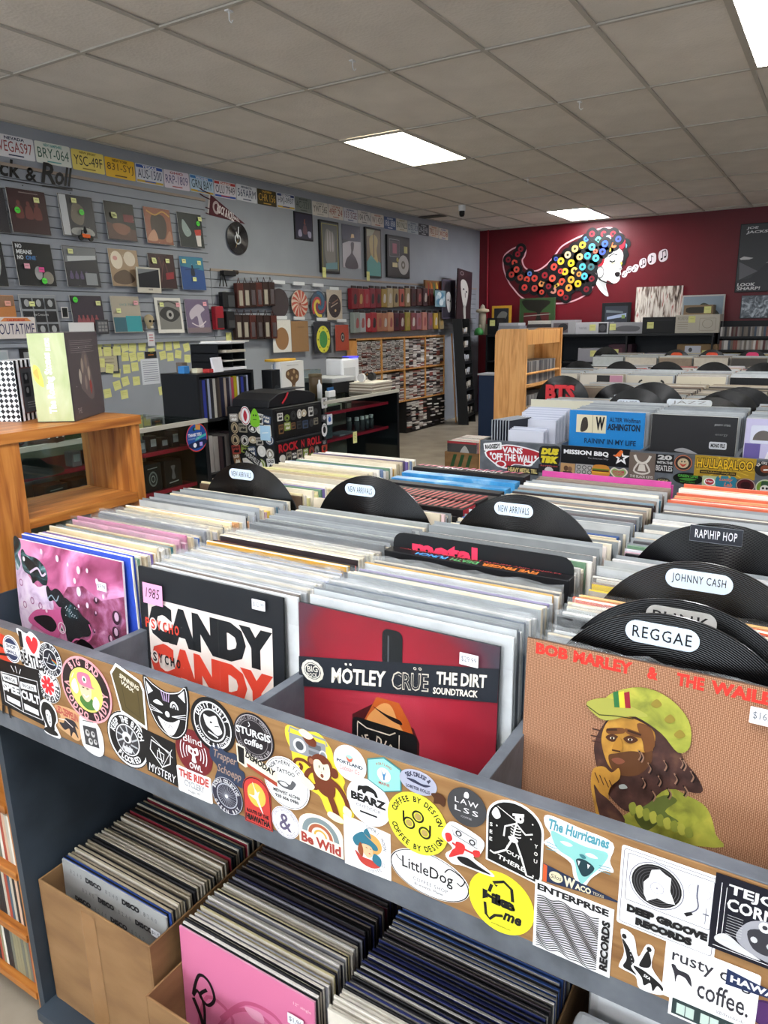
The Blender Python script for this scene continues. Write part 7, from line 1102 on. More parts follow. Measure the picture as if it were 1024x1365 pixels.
# pictures standing above
p = W(578, 388, -5.2); flat('canvas_painting', 'colourful flame-like canvas standing above the far packs', 'painting', 567, 373, 590, 396, -5.22, '6c4a30', '7c5430', .02, .03, lambda d: [d.P(sm([(x-.08, -.4), (x, .0), (x-.04, .42), (x+.06, .2), (x+.08, -.4)]), c_) for x, c_ in ((-.35, '8c2c2c'), (-.18, 'c87c30'), (-.02, '3c6c44'), (.14, 'd0a038'), (.3, 'a83838'))])
flat('flower_print', 'pale blue flower-shaped print below the flame canvas', 'print', 580, 387, 594, 409, -5.1, '3c4440', '6c8c98', .0, .006, lambda d: [d.E(.25*math.cos(k), .25*math.sin(k), .2, .2, ['9cb4c0', '4c7c98', 'c0ccd0'][k % 3], 10) for k in range(6)])
flat('portrait_print', 'dark portrait print of a white face standing above the card rack', 'print', 589.5, 372, 607, 425, -5.15, '4c4858', '2c2a34', .1, .01, lambda d: (d.P(sm([(-.2, .15), (.05, .2), (.2, .0), (.15, -.3), (-.05, -.35), (-.2, -.1)]), 'b8b8b8'), d.E(-.08, -.02, .05, .03, BK, 8), d.E(.1, -.05, .05, .03, BK, 8), d.P(sm([(-.3, .4), (.2, .45), (.4, .1), (.25, .05), (.0, .25), (-.3, .2)]), '18161c')))
t = flat('portrait_board', 'tall dark board with a long white face leaning above the card rack', 'board', 610, 359, 628, 427, -5.05, '2c1c20', '2c1c22', .0, .02, lambda d: (d.P(sm([(-.3, .25), (0, .3), (.25, .15), (.2, -.1), (.05, -.25), (-.15, -.1)]), 'b4b4b0'), d.P(sm([(-.05, -.25), (.1, -.2), (.15, -.5), (.05, -.5)]), '9c9c98'), d.E(-.08, .12, .06, .02, BK, 8), d.E(.12, .08, .06, .02, BK, 8), d.S([(.03, .05), (.05, -.04)], .05, '5a5458'), d.ring(-.25, .42, .12, .04, .3, '8c8488')))
t.rotation_euler = (0, .08, PI/2)
# ---------------------------------------------------------------- second bin unit
Y2 = 2.94
U2, FB2 = bin_unit('record_bin', 'second record bin with a dark sticker-covered board, beyond the front bin', Y2, 4.75, 4, 1.0, m_grayp, zfloor=.82)
MB().box(-.003, 0, .0, .03, 0, 1.0, m_lightoak).build('edge_strip', U2, label='light wooden edge of the second bin')
s2 = lambda px, py, w, a=1., wm=None: stk(px, py, w, a, FB2, Y2, BX0, wm)
d = s2(683, 609, 76, .42); vn = sm([(-.5, .1), (-.2, .44), (.1, .46), (.5, .26), (.44, 0), (.3, -.3), (.05, -.3), (-.1, -.5), (-.3, -.36)], 3); d.base(vn, WH); d.P([(x*.94, z*.9) for x, z in vn], 'a82430'); d.T('VANS', -.18, .18, .14, .38, WH, .04); d.T('"OFF THE WALL"', -.4, .42, -.18, .12, WH, .04); d.ring(-.2, -.32, .1, .14, .3, WH); d.ring(.28, -.22, .08, .1, .3, WH); put(d, 'red VANS OFF THE WALL skateboard-shaped sticker')
d = s2(657, 595, 24, .4); d.base(rrect(-.5, .5, -.5, .5, .1), WH); d.T('RAGGEDY', -.42, .42, -.3, .3, BK, .05); put(d, 'small black and white lettered sticker at the left end', rot=8)
d = s2(697, 627, 42, .22); d.base([(-.5, -.5), (.5, -.5), (.5, .5), (-.5, .5)], '1a1a1a'); d.T('HEAVY METAL TILL', -.46, .46, -.3, .3, 'c8b878', .05); put(d, 'black strip sticker reading HEAVY METAL TILL')
d = s2(733, 608, 27, .95); d.base(sm([(-.5, .4), (0, .5), (.5, .45), (.45, -.4), (.1, -.5), (-.45, -.35)]), '16161a'); d.T('DUS', -.44, .44, .06, .4, 'd8c830', .1, .2); d.T('TBK', -.44, .44, -.36, .0, 'd8c830', .1, .2); put(d, 'black sticker with yellow graffiti letters')
d = s2(732, 625, 28, .4); d.base([(-.5, -.5), (.5, -.5), (.5, .5), (-.5, .5)], '1c1c20'); d.P(sm([(-.2, -.2), (-.1, .2), (.1, .2), (.2, -.2)]), 'c0c0c0'); d.T('RHYTHM', -.4, .4, .26, .42, 'a04040', .04); put(d, 'black sticker with a small grey drum drawing')
d = s2(793, 608, 92, .26); d.base([(-.5, -.5), (.5, -.5), (.5, .5), (-.5, .5)], '101014'); d.T('MISSION BBQ', -.46, .2, -.02, .28, WH, .04); d.T('The American Way', -.1, .2, -.2, -.08, 'a0a0a4', .0)
d.P([(.38+.12*math.cos(math.radians(a))*k_, .02+.44*math.sin(math.radians(a))*k_) for a, k_ in [(90+36*i, (1, .42)[i % 2]) for i in range(10)]], WH); d.P([(.38, .1), (.4, .4), (.36, .44), (.3, .16), (.26, .12), (.3, .06)], 'e07030'); d.P([(.38+.12*math.cos(math.radians(a))*k_*.45, .02+.44*math.sin(math.radians(a))*k_*.45) for a, k_ in [(90+36*i, (1, .42)[i % 2]) for i in range(10)]], '101014'); put(d, 'long black MISSION BBQ sticker with a star')
d = s2(757, 625, 19, .8); d.base([(-.5, -.5), (.5, -.5), (.5, .5), (-.5, .5)], 'b08c60'); d.E(-.12, .05, .16, .24, '5c4030', 12); d.E(.16, 0, .16, .24, '7c5c48', 12); d.P([(-.4, -.5), (.4, -.5), (.3, -.2), (-.3, -.2)], '3c2c28'); put(d, 'brown sticker with two faces')
d = s2(779, 626, 23, .62); d.base([(-.5, -.5), (.5, -.5), (.5, .5), (-.5, .5)], 'a8a8a8'); [d.ring(x, z, .13, .2, .3, '3a3a3c', 10) for x in (-.32, 0, .32) for z in (-.22, .22)]; put(d, 'grey sticker crowded with drawn skulls')
d = s2(801, 627, 23, .66); d.base(sm([(-.5, -.4), (-.5, .2), (-.3, .48), (.3, .48), (.5, .2), (.5, -.4), (0, -.5)]), 'c88838'); d.P([(-.48, .02), (.48, .02), (.48, .14), (-.48, .14)], '58802c'); d.P([(-.48, -.14), (.48, -.14), (.48, .02), (-.48, .02)], '5a3020'); d.P([(-.48, -.2), (.48, -.2), (.48, -.12), (-.48, -.12)], 'e0b030'); put(d, 'hamburger-shaped sticker')
d = s2(825, 631, 24, .66); d.base(sm([(-.5, .1), (-.3, .5), (0, .36), (.3, .5), (.5, .1), (.2, -.4), (0, -.5), (-.2, -.4)]), 'd8d4c8'); d.P(sm([(-.42, .1), (-.26, .4), (0, .28), (.26, .4), (.42, .1), (.16, -.32), (0, -.4), (-.16, -.32)]), '88a868'); d.T('DOOR', -.34, .34, .02, .24, 'c03858', .05); d.T('COUNTY', -.3, .3, -.2, .0, 'c03858', .05); put(d, 'apple-shaped DOOR COUNTY sticker')
d = s2(856, 621, 35, 1.05); d.base([(-.5, -.5), (.5, -.5), (.5, .5), (-.5, .5)], '6c6058'); d.S(sm([(-.3, .4), (-.2, .2), (0, .1), (.2, .2), (.3, .4)], 3, False), .1, 'd0ccc4'); d.S(sm([(-.15, .1), (-.3, -.2), (0, -.3), (.3, -.2), (.15, .1)], 3, False), .07, 'd0ccc4'); d.P([(-.1, .05), (.1, .05), (.16, -.2), (-.16, -.2)], 'd0ccc4'); d.T('THE BLACK KEYS', -.44, .44, -.46, -.36, 'd0ccc4', .02); put(d, 'brown sticker with a white antlered figure')
d = s2(886, 618, 24, 1.1); d.base([(-.5, -.5), (.5, -.5), (.5, .5), (-.5, .5)], '18181a'); d.T('20', -.4, .4, .2, .46, 'c8c8c8', .05); d.T('WITH-THE', -.44, .44, -.02, .12, 'c8c8c8', .04); d.T('BEATLES', -.46, .46, -.4, -.1, 'c8c8c8', .02); put(d, 'black sticker reading BEATLES in grey letters')
d = s2(911, 617, 25, .95); d.base(OV(), '302420'); d.ring(0, 0, .48, .48, .12, 'b06c50'); d.E(0, -.02, .3, .3, 'c0b090', 18); d.P(sm([(-.2, -.02), (0, -.1), (.2, -.02), (0, -.24)]), 'b04030'); d.E(-.08, .08, .04, .05, BK, 8); d.E(.08, .08, .04, .05, BK, 8); put(d, 'round dark sticker with a laughing face')
d = s2(884, 642, 20, .6); d.base(OV(), '3a3a38'); d.T('KISS', -.34, .34, -.2, .26, 'a89868', .03); put(d, 'dark oval sticker with pale letters')
d = s2(917, 638, 40, .44); d.base(OV(), '0e140e'); d.T('GREEN LINE', -.34, .34, .1, .32, '50a040', .03); d.P(sm([(-.3, -.05), (0, .06), (.3, -.02), (0, -.18)]), '3c7c30'); d.T('RECORDS', -.24, .24, -.34, -.22, '50a040', .0); put(d, 'dark oval sticker with green lettering')
d = s2(966, 623, 82, .38); d.base([(-.5, -.5), (.5, -.5), (.5, .5), (-.5, .5)], 'a88828'); [d.P([(0, 0), (.5*math.cos(a), .5*math.sin(a)), (.5*math.cos(a+.07), .5*math.sin(a+.07))], 'c8a838') for a in [k*.35 for k in range(18)]]; d.T('HULLABALOO', -.47, .47, -.12, .4, '282018', .09); d.T('HULLABALOO', -.46, .46, -.09, .37, 'dcb428', .02); d.P([(-.4, -.36), (.2, -.36), (.2, -.2), (-.4, -.2)], '282018'); d.T('www.hullabaloo-vintage.com', -.38, .18, -.33, -.23, 'c8a848', 0); put(d, 'mustard yellow HULLABALOO sticker')
d = s2(946, 642, 20, .85); d.base(rrect(-.5, .5, -.5, .5, .08), 'a8b890'); d.E(0, 0, .38, .34, WH, 18); d.E(0, 0, .3, .27, 'b02c38', 18); d.T('Dr Pepper', -.24, .24, -.08, .1, WH, .03); put(d, 'pale green square sticker with a red Dr Pepper round')
d = s2(968, 643, 26, .72); d.base(sm([(-.5, .4), (0, .5), (.5, .4), (.48, -.4), (0, -.5), (-.5, -.4)]), '2c7890'); d.T('Lucky', -.36, .34, .04, .34, 'c87058', .03, .2); d.T('Lab', -.1, .34, -.32, -.02, 'c87058', .03, .2); put(d, 'teal blue sticker with orange script')
d = s2(994, 647, 27, .8); d.base(OV(), '4a141a'); d.ring(0, 0, .48, .48, .1, 'a89890'); d.E(0, 0, .26, .26, '2a0c10', 14); put(d, 'round dark maroon sticker')
d = s2(1018, 625, 24, .95); d.base(OV(), '1c1a1a'); d.E(.1, 0, .28, .26, '7c4028', 16); d.P([(.0, -.02), (.34, .02), (.34, -.08), (.0, -.12)], WH); d.A('JOE COOL', 0, 0, .4, .16, 160, 60, 'd8d4d0', .03); put(d, 'round black sticker with a brown dog face')
d = s2(1020, 650, 26, .95); d.base(OV(), 'b8c0a8'); d.E(0, 0, .44, .44, '6c8c30', 20); d.P([(-.24, .1), (.24, .1), (.2, .4), (-.2, .4)], '2c4c34'); d.E(0, -.1, .26, .26, 'd0d0cc', 14); d.E(-.1, -.04, .07, .08, BK, 8); d.E(.1, -.04, .07, .08, BK, 8); put(d, 'round green-rimmed sticker of a white face in a hat')
# contents
def run(xc, seq, seed, lab, grp, indiv=False, w=LW, z=.8, h=LW):
    q = random.Random(seed)
    for y, pal, fp, dz, pit in stack_params(seq):
        t_ = min(pit*.8, q.uniform(.004, .008)); zz = z+max(0, dz+q.uniform(-.004, .01))
        if q.random() < fp: rear_box(xc, y-.0005, zz+.006, w+.004, h, .0006, q.choice(['b8bdbf', '9aa0a4', 'aeb3b4']), 0)
        rear_box(xc+q.uniform(-.004, .004), y, zz, w, h, t_, q.choice(pal), 0)
X2 = [BX0+PITCH*k+.178 for k in range(4)]
PALE = ['b8b09c', 'a89c84', 'c4bcae', '9c9484', 'b0aaa0', '6c665c', '4c4844', '8c7c6c']
run(X2[0], [(3.45, 3.96, .012, PALE, .2, 0)], 1, '', '', z=.806, h=.285); run(X2[0], [(4.22, 4.7, .012, PALE, .2, 0)], 1, '', '', z=.806)
run(X2[1], [(3.10, 3.5, .011, ['d8dadc', 'b8bcc0', 'a09a94', 'c8ccd0'], 1, 0), (3.68, 3.94, .012, PALE, .3, 0), (3.95, 4.7, .012, PALE, 0, 0)], 2, '', '', z=.806)
run(X2[2], [(3.08, 3.35, .011, ['e0e4ea', '9aa0a8', '2c2e32', 'b8c4d8'], .9, 0), (3.35, 3.47, .012, PALE+['c8b060'], .2, 0), (3.75, 3.94, .012, PALE, .2, 0), (3.95, 4.7, .012, PALE, 0, 0)], 3, '', '', z=.806)
run(X2[3], [(3.08, 3.3, .011, ['e8ecf2', 'c8d0e0', 'e0e0e0'], 1, 0), (3.3, 3.9, .012, PALE, .4, 0), (3.95, 4.7, .012, PALE, 0, 0)], 4, '', '', z=.806)
def front2(px, py, y, w, label, drawf, base, h=LW, z=.821, film=True, edge='d8d4cc', xc=None, name='record_sleeve'):
    x = xc if xc is not None else atY(px, py, y).x+w/2
    o = lp(x, y, z, .0, 0, 0, .004, base, edge, None, label, None, w, h, name); d = D(w, h, .0003); drawf(d); d.build('cover_art', o, (0, -.0006, h/2))
    if film: cover_film(o, w, h) if w == h == LW else None
    return o
front2(0, 0, 3.07, LW, 'bright blue WALTER WASHINGTON record sleeve in the second bin', lambda d: (d.R(-.49, .49, -.49, .49, '1f84cc'), d.P([(-.4, .2), (.0, .2), (.0, .44), (-.4, .44)], 'e0d8b8'), d.S([(-.18, .2), (-.18, .44)], .006, '8c8468'), d.P(sm([(-.34, .22), (-.32, .38), (-.26, .4), (-.24, .28), (-.28, .22)]), '3a342c'), d.T('W', -.14, -.02, .24, .42, '1c1c1c', .05), d.T('ALTER Wolfman', .04, .44, .36, .42, '14385c', .02), d.T('ASHINGTON', .02, .44, .25, .34, '14283c', .04), d.T("RAININ' IN MY LIFE", -.28, .4, .06, .13, '14385c', .02), d.R(-.2, .2, -.4, -.04, 'b0a888'), d.P(sm([(-.1, -.4), (-.06, -.16), (0, -.1), (.08, -.18), (.12, -.4)]), '5c5448')), '1f84cc', xc=X2[1]-.005)
front2(0, 0, 3.05, LW, 'dark charcoal record sleeve with a faint pale smear in the second bin', lambda d: (d.R(-.49, .49, -.49, .49, '2a2a2c'), d.P(sm([(-.2, .05), (-.1, .09), (.05, .04), (.1, -.01), (.0, -.02), (-.04, .02)]), 'a0a0a2'), d.P(sm([(.2, -.1), (.28, -.02), (.38, -.1), (.3, -.18)]), '6a6a6c'), d.T('JEREMY STEIG', .24, .42, .38, .41, 'b0b0b0', 0), d.T('energy', .26, .4, .26, .29, '7a7a7a', 0), d.P(rrect(.2, .4, .1, .19, .02), 'c8ccd0'), d.T('MONO FILE', .22, .38, .12, .17, '1c1c1c', .04)), '2a2a2c', xc=X2[2]-.002)
front2(0, 0, 3.05, LW, 'white and violet record sleeve with a yellow KISS patch in the second bin', lambda d: (d.R(-.49, .49, -.49, .49, 'c8c4e4'), d.P([(-.49, -.49), (-.32, -.49), (-.32, .2), (-.49, .2)], '6c60a0'), d.P(rrect(-.44, -.16, .2, .42, .03), 'd8dcec'), d.P(ell(-.3, .24, .11, .12, 12, 0, 180), '6a6460'), d.R(-.46, -.2, -.1, .02, 'd8d040'), d.T('KISS', -.44, -.24, -.08, .0, '9c8c20', .06), d.P(sm([(-.2, -.4), (-.24, .1), (.1, .3), (.4, .1), (.4, -.4)]), 'f0eef2')), 'c8c4e4', xc=X2[3])
a = atY(702, 534, 3.40); front2(702, 534, 3.42, LW, 'large cream board sleeve standing behind the white singles in the second bin', lambda d: (d.R(-.49, .49, -.49, .49, 'd2cfb8'), d.T('RECORDS', .3, .44, -.1, -.02, '6a685c', 0)), 'd2cfb8', xc=X2[0]+.03, film=False)
SG = [(696, 549, 3.30, .2, 6), (690, 558, 3.14, .18, 7), (678, 573, 3.0, .16, 4)]
for j, (px, py, y0_, w, n) in enumerate(SG):
    c_ = atY(px, py, y0_)
    for k in range(n): o = MB().box(0, w, 0, .004, 0, w, 'bcc2d2' if k % 2 else 'd2d6e2').build('paper_sleeve', None, (c_.x+.003*k, y0_+.012*k, c_.z-w+.004*k), label='white paper single sleeve in the %s group at the left of the second bin' % ('tallest', 'middle', 'front')[j], cat='record', group='white single sleeves in the %s group' % ('tallest', 'middle', 'front')[j])
    MB().box(0, w, 0, .1, .82, c_.z-w, m_darkin).build('spacer_block', None, (c_.x, y0_, 0), label='dark block under the %s white single sleeves' % ('tallest', 'middle', 'front')[j], cat='block')
for k in range(7): o = lp(BX0+.055+.013*k, 3.10, .822, 0, PI/2-.25, 0, .006, '1e2230', '9aa0a8', None, 'dark record in a clear bag set sideways at the left end of the second bin', 'bagged records set sideways in the second bin', w=.2, h=.26)
def dv2(x, y, label, zt=1.18, tag=None, cat='divider', tilt=0):
    t = thing('record_divider', label, cat, (x, y, .82)); MB().cyl((0, -.0012, 0), .151, .0024, 'y', 40, m_vinyl, smooth=False).build('vinyl_disc', t, (0, 0, zt-.151-.82), (-tilt, 0, 0)); MB().box(-.1, .1, .002, .004, 0, zt-.2-.82+.02, 'd8d8d8').build('divider_card', t)
    if tag:
        txt, px, py, w, h, bg, fg = tag; p = atY(px, py, y); d = D(w, h, .0004); d.base([(a_/w, b_/h) for a_, b_ in rrect(-w/2, w/2, -h/2, h/2, h*.4)], bg, .001)
        if txt: d.T(txt, -.38, .38, -.28, .28, fg, .0)
        d.build('name_tag', t, (p.x-x, -.004, p.z-.82))
    return t
bx_ = atY(750, 526, 4.).x; t = dv2(bx_, 4.0, 'black disc divider carrying red raised BTS letters', 1.21); p = atY(745, 526, 3.99); lt = MB()
v, f, a_, b_, c_, e_ = glyphs('BTS', .05); W_, H_ = .165, .085; vs = [((x-a_)/(b_-a_)*W_, 0, (y-c_)/(e_-c_)*H_) for x, y in v]; lt.add(vs, f, 'd03038'); lt.add([(x, .012, z) for x, _, z in vs], [g[::-1] for g in f], '8c1c24')
lt.build('lettering', t, (-W_/2-.01, -.016, p.z-.82-.03), label='red raised BTS letters')
dv2(X2[0]+.12, 4.12, 'black disc divider just behind and right of the BTS one', 1.165)
dv2(X2[1], 3.56, 'black disc divider with a pale BLUES tag in the second bin', 1.19, ('BLUES', 838, 537, .105, .032, 'd4dce4', '5a5c60'))
dv2(X2[1]+.06, 3.63, 'plain black disc divider behind the BLUES one', 1.215)
dv2(X2[2], 3.52, 'black disc divider with a wide pale tag reading JAZZ in the second bin', 1.165, ('JAZZ', 919, 537, .19, .03, 'd4dce4', '8a8c90'))
for k in range(4): dv2(X2[2]+.05+.018*k, 3.57+.022*k, 'plain black disc in the fan of overlapping discs right of the wide pale tag', 1.19+.004*k).__setitem__('group', 'fan of discs in the second bin')
# ---------------------------------------------------------------- third and fourth bins
X30 = -2.0; 
U3, FB3 = bin_unit('record_bin', 'third record bin with cream front sleeves, beyond the second bin', 5.36, 6.75, 6, .98, m_navyp, x0=X30, zfloor=.80)
U4, FB4 = bin_unit('record_bin', 'farthest record bin, with orange and pink tagged discs', 7.9, 9.2, 7, .98, m_navyp, x0=-2.3, zfloor=.80)
X3 = [X30+PITCH*k+.178 for k in range(6)]; X4 = [-2.3+PITCH*k+.178 for k in range(7)]
for i, x in enumerate(X3): run(x, [(5.50, 6.0, .016, PALE, .3, 0), (6.06, 6.6, .016, PALE+['a04c48', '40506c'], .1, 0)], 20+i, '', '', z=.80)
for i, x in enumerate(X4): run(x, [(8.0, 8.45, .018, PALE, .3, 0), (8.5, 9.1, .018, PALE+['c8b040', '3c5c98'], .1, 0)], 30+i, '', '', z=.80)
stuff.build('record_rows', None, label='the further rows of upright records filling the bins behind the nearest ones', cat='records', kind='stuff')
C3 = [('cream sleeve with a small maroon foot print', lambda d: (d.R(-.49, .49, -.49, .49, 'cfc8b4'), d.R(-.45, .3, -.49, -.1, '6c4440')), 'cfc8b4'), ('cream, black and white portrait and pink sleeve', lambda d: (d.R(-.49, .49, -.49, .49, 'd0cabc'), d.R(-.1, .2, -.49, .49, '2c2c2c'), d.E(.06, .1, .1, .16, 'b8b4b0', 12), d.R(.2, .49, -.49, .49, 'c08ca0'), d.ring(.35, 0, .1, .26, .2, '9c6880')), 'd0cabc'),
      ('cream sleeve with heavy black curved strokes', lambda d: (d.R(-.49, .49, -.49, .49, 'c8c2b0'), [d.S(ell(-.15+.4*q, .1, .12, .3, 8, 90+180*q, 270+180*q), .04, '2a2a28') for q in (0, 1)], [d.S([(-.25+.06*k, -.1), (-.25+.06*k, .3)], .02, '2a2a28') for k in range(9)]), 'c8c2b0'), ('plain cream sleeve with a faint grid', lambda d: (d.R(-.49, .49, -.49, .49, 'ccc4ac'), d.S([(0, -.4), (0, .4)], .008, 'a8a088'), d.S([(-.4, .1), (.4, .1)], .008, 'a8a088')), 'ccc4ac'),
      ('black sleeve with dim red lettering', lambda d: (d.R(-.49, .49, -.49, .49, '17171a'), d.T('HALLOWEEN', -.4, .4, .0, .3, '4c2430', .0)), '17171a'), ('violet sleeve with a pink top edge', lambda d: (d.R(-.49, .49, -.49, .49, '8c7cb0'), d.R(-.49, .49, .4, .49, 'e03c88'), d.P(sm([(.1, -.4), (.15, .2), (.3, .25), (.4, -.4)]), 'd8cce0'), d.E(-.2, .05, .16, .2, '5c4880', 14), d.R(-.47, -.38, .1, .3, '3c3060')), '8c7cb0')]
ORD = [0, 1, 2, 3, 4, 5]
for i, (l, f_, b_) in enumerate(C3): front2(0, 0, 5.44, LW, l + ' at the front of the third bin', f_, b_, xc=X3[i], film=False, z=.801)
for i, x in enumerate(X3): dv2(x, 6.02, 'plain black disc divider in column %s of the third bin' % ('one', 'two', 'three', 'four', 'five', 'six')[i], 1.185)
for i, (px, c_, n_) in enumerate(((902, 'e05830', 'orange tag, left of the pair'), (949, 'e05030', 'torn orange tag, right of the pair'), (1003, 'e03c70', 'bright pink tag'))):
    dv2(atY(px, 474, 8.47).x, 8.47, 'black disc divider with a %s, in the farthest bin' % n_, 1.185, ('', px, 475.5, .12, .09, c_, c_))
dv2(atY(808, 474, 8.47).x, 8.47, 'plain black disc divider at the left of the farthest bin', 1.21)
# ---------------------------------------------------------------- oak disc tower, boxes on the floor
t = thing('compact_disc_tower', 'light oak compact disc tower with dowel rails, left of the second bin', 'rack', (-1.48, 3.9, 0)); oy = 4.49-3.9
sp = [(-.185, 0), (0, 0), (0, 1.462), (-.15, 1.462), (-.175, 1.452), (-.185, 1.43)]
for y in (0, oy): MB().prism(sp, y, y+.02, m_lightoak).build('side_panel', t)
MB().box(-.03, -.01, .02, oy, 1.375, 1.455, m_lightoak).build('top_rail', t, bevel=.001); MB().box(-.18, -.17, .02, oy, .05, 1.40, 'a07c50').build('back_panel', t)
zr = [1.155, .965, .775, .585, .39]
for z in zr: MB().box(-.17, -.012, .02, oy, z-.016, z, m_lightoak).build('shelf', t); MB().cyl((-.012, .02, z+.06), .007, oy-.02, 'y', 10, m_lightoak).build('dowel', t)
r = random.Random(17)
for j, z in enumerate(zr[:2]):
    y = 3.925
    while y < 4.47: MB().box(-1.48-.16, -1.48-.028, y, y+.0125, z+.0005, z+.125, r.choice(['6a6864', '4a4a4c', '8a8884', '5c5856', '7c7874', '3a3a3c'])).build('compact_disc', None, label='compact disc case on the %s row of the light oak tower' % ('top', 'second', 'third')[j], cat='compact disc', group='compact discs on the %s row of the light oak tower' % ('top', 'second', 'third')[j]); y += .0131
bx = carton('cardboard box with dark green diagonal stripes, full of records, on the floor beyond the bins', -3.17, -2.82, 6.25, 6.75, .001, .30)
d = D(.3, .12, .0005); [d.P([(x, -.5), (x+.12, -.5), (x+.24, .5), (x+.12, .5)], '2c5030') for x in (-.45, -.18, .09)]; d.build('stripe_print', bx, (.02, -.0006, .22))
for k in range(22): lp(-2.995+r.uniform(-.005, .005), 6.28+.02*k, .01, 0, 0, 0, .006, r.choice(['c8c4c0', '2c2c30', 'b05058', 'd8d4d0', '3a3a3e']), 'd8d4d0', None, 'record sleeve standing in the green-striped cardboard box', 'records in the green-striped box', z_ if 0 else .314, .39)
o = front2(0, 0, 6.265, .314, 'black and white photograph sleeve leading the green-striped box', lambda d: (d.R(-.49, .49, -.49, .49, '4a4a4c'), d.P(sm([(-.1, .1), (.1, .4), (.3, .1), (.2, -.2)]), 'b0b0b0'), d.R(-.49, .49, .44, .49, 'a83c44')), '4a4a4c', xc=-2.995, h=.40, z=.006, film=False)
a = atY(638, 500, 9.); b_ = atY(657, 500, 9.); t = thing('plastic_crate', 'dark blue plastic crate standing beyond the oak tower', 'crate', (a.x, 9., 0)); MB().box(0, .34, 0, .3, 0, a.z, '1c2c48').build('tub', t, bevel=.01); MB().box(-.01, .35, -.01, .31, a.z, a.z+.02, 'a8acb4').build('rim', t)
# ---------------------------------------------------------------- back counter and its goods
t = thing('long_counter', 'long black counter along the red wall with goods on top', 'counter', (-4.9, 11.1, 0)); CW = 3.37
MB().box(0, CW, 0, .58, 1.275, 1.305, m_black).build('counter_top', t); MB().box(0, CW, .5, .58, 0, 1.275, '1a2028').build('back_panel', t); MB().box(0, CW, 0, .5, .88, .90, m_black).build('lower_shelf', t)
for x in (0, 1.1, 2.2, CW-.02): MB().box(x, x+.02, .0, .5, 0, 1.275, m_black).build('upright', t)
def note(par, x, y, z, s=.09): d = D(s, s, .0006); d.base([(-.5, -.5), (.5, -.5), (.5, .5), (-.5, .5)], nm, .001); d.S([(-.3, .1), (.3, .1)], .06, 'a8a868'); d.build('price_note', par, (x, y, z))
def goods(name, label, cat, px0, px1, py0, py1, y, dep, col, front=None, nt=None, z0=1.3055, mt=None):
    a = atY(px0, py0, y); b_ = atY(px1, py1, y); w = b_.x-a.x; h = a.z-z0
    t = thing(name, label, cat, (a.x, y, z0)); MB().box(0, w, 0, dep, 0, h, mt or col).build('box', t, bevel=.003)
    if front: d = D(w, h, .0006); front(d); d.build('print', t, (w/2, -.0008, h/2))
    if nt: note(t, nt[0]*w, -.003, nt[1]*h)
    return t
goods('turntable_box', 'grey printed box with a black turntable picture, left of the dark case on the counter', 'box', 768, 811, 430, 444, 11.2, .3, 'b0b0b4', lambda d: (d.R(.2, .45, -.4, .4, '2a2a2e'), d.E(.32, 0, .1, .3, '4a4a4e', 16), d.T('TURNTABLE', -.4, -.15, -.1, .1, '7a7a80', 0)), (.52, .55))
goods('stereo_box', 'light grey printed box left of the black case on the counter', 'box', 813, 856, 430, 444, 11.2, .3, '8c8c90', lambda d: (d.P(sm([(-.4, -.2), (-.1, .2), (.4, .1), (.3, -.3)]), '5c5c60'),), (.1, .6))
goods('turntable_case', 'black carrying case with two yellow notes on the counter', 'case', 857, 900, 423, 444, 11.2, .35, '17181a', lambda d: (d.S([(-.4, .3), (.4, .3)], .01, '34363a'),), (.25, .5))
t = goods('record_player_box', 'large cream box with a line drawing of a record player on the counter', 'box', 901, 958, 420, 443, 11.2, .4, 'b4aea0', lambda d: (d.S(rrect(.06, .42, -.36, .3, .03), .008, '8a8478', True), d.ring(.24, 0, .12, .24, .1, '8a8478'), d.T('RECORD PLAYER', -.44, -.14, .22, .4, '7c766a', .0), [d.S([(-.44, .1-.12*k), (-.2, .1-.12*k)], .01, '8a8478') for k in range(4)]), (.38, .75))
z1 = atY(930, 420, 11.2).z+.001; goods('speaker_box', 'small brown box with an oval dark opening on top of the cream box', 'box', 912, 950, 407, 420, 11.25, .25, '7c6850', lambda d: (d.P(rrect(-.42, .3, -.3, .3, .2), '2c2820'),), (.82, .5), z0=z1)
goods('record_box', 'white-edged box with black and white photos on the counter', 'box', 735, 767, 427, 444, 11.22, .3, '9a9a9c', lambda d: (d.R(-.4, .2, -.4, .3, '5c5458'), d.E(.0, 0, .2, .26, '2c2c30', 12)), None)
for k in range(3): goods('media_box', 'flat grey boxed set in the pile at the left of the counter, %s' % ('bottom', 'middle', 'top')[k], 'box', 664+k, 700+k*2, 431-4*k, 436-4*k, 11.2, .3, ['8c8c90', 'a0a0a4', '6c6c70'][k], z0=1.3055+.062*k) if 0 else None
zc = 1.3055
for k in range(4): a = atY(663, 430, 11.2); MB().box(0, .42-.03*k, 0, .3, 0, .044, ['6c6c70', '9a9aa0', '84868c', 'a8a8ac'][k]).build('boxed_set', None, (a.x+.01*k, 11.2, zc+.0455*k), label='flat grey boxed set in the left pile on the counter, ' + ['lowest', 'second from below', 'second from the top', 'topmost'][k], cat='box', bevel=.003)
for k in range(4): a = atY(700, 430, 11.2); MB().box(0, .42-.02*k, 0, .3, 0, .05, ['5c3c3c', '8c8480', '3c3a3c', 'b8b4ac'][k]).build('boxed_set', None, (a.x+.02+.01*k, 11.2, zc+.0515*k), label='flat boxed set in the right pile on the counter, ' + ['lowest', 'second from below', 'second from the top', 'topmost'][k], cat='box', bevel=.003)
t = goods('black_bag', 'black case with a pale note at the left end of the counter', 'case', 650, 663, 424, 445, 11.22, .3, '121316', None, (.5, .7))
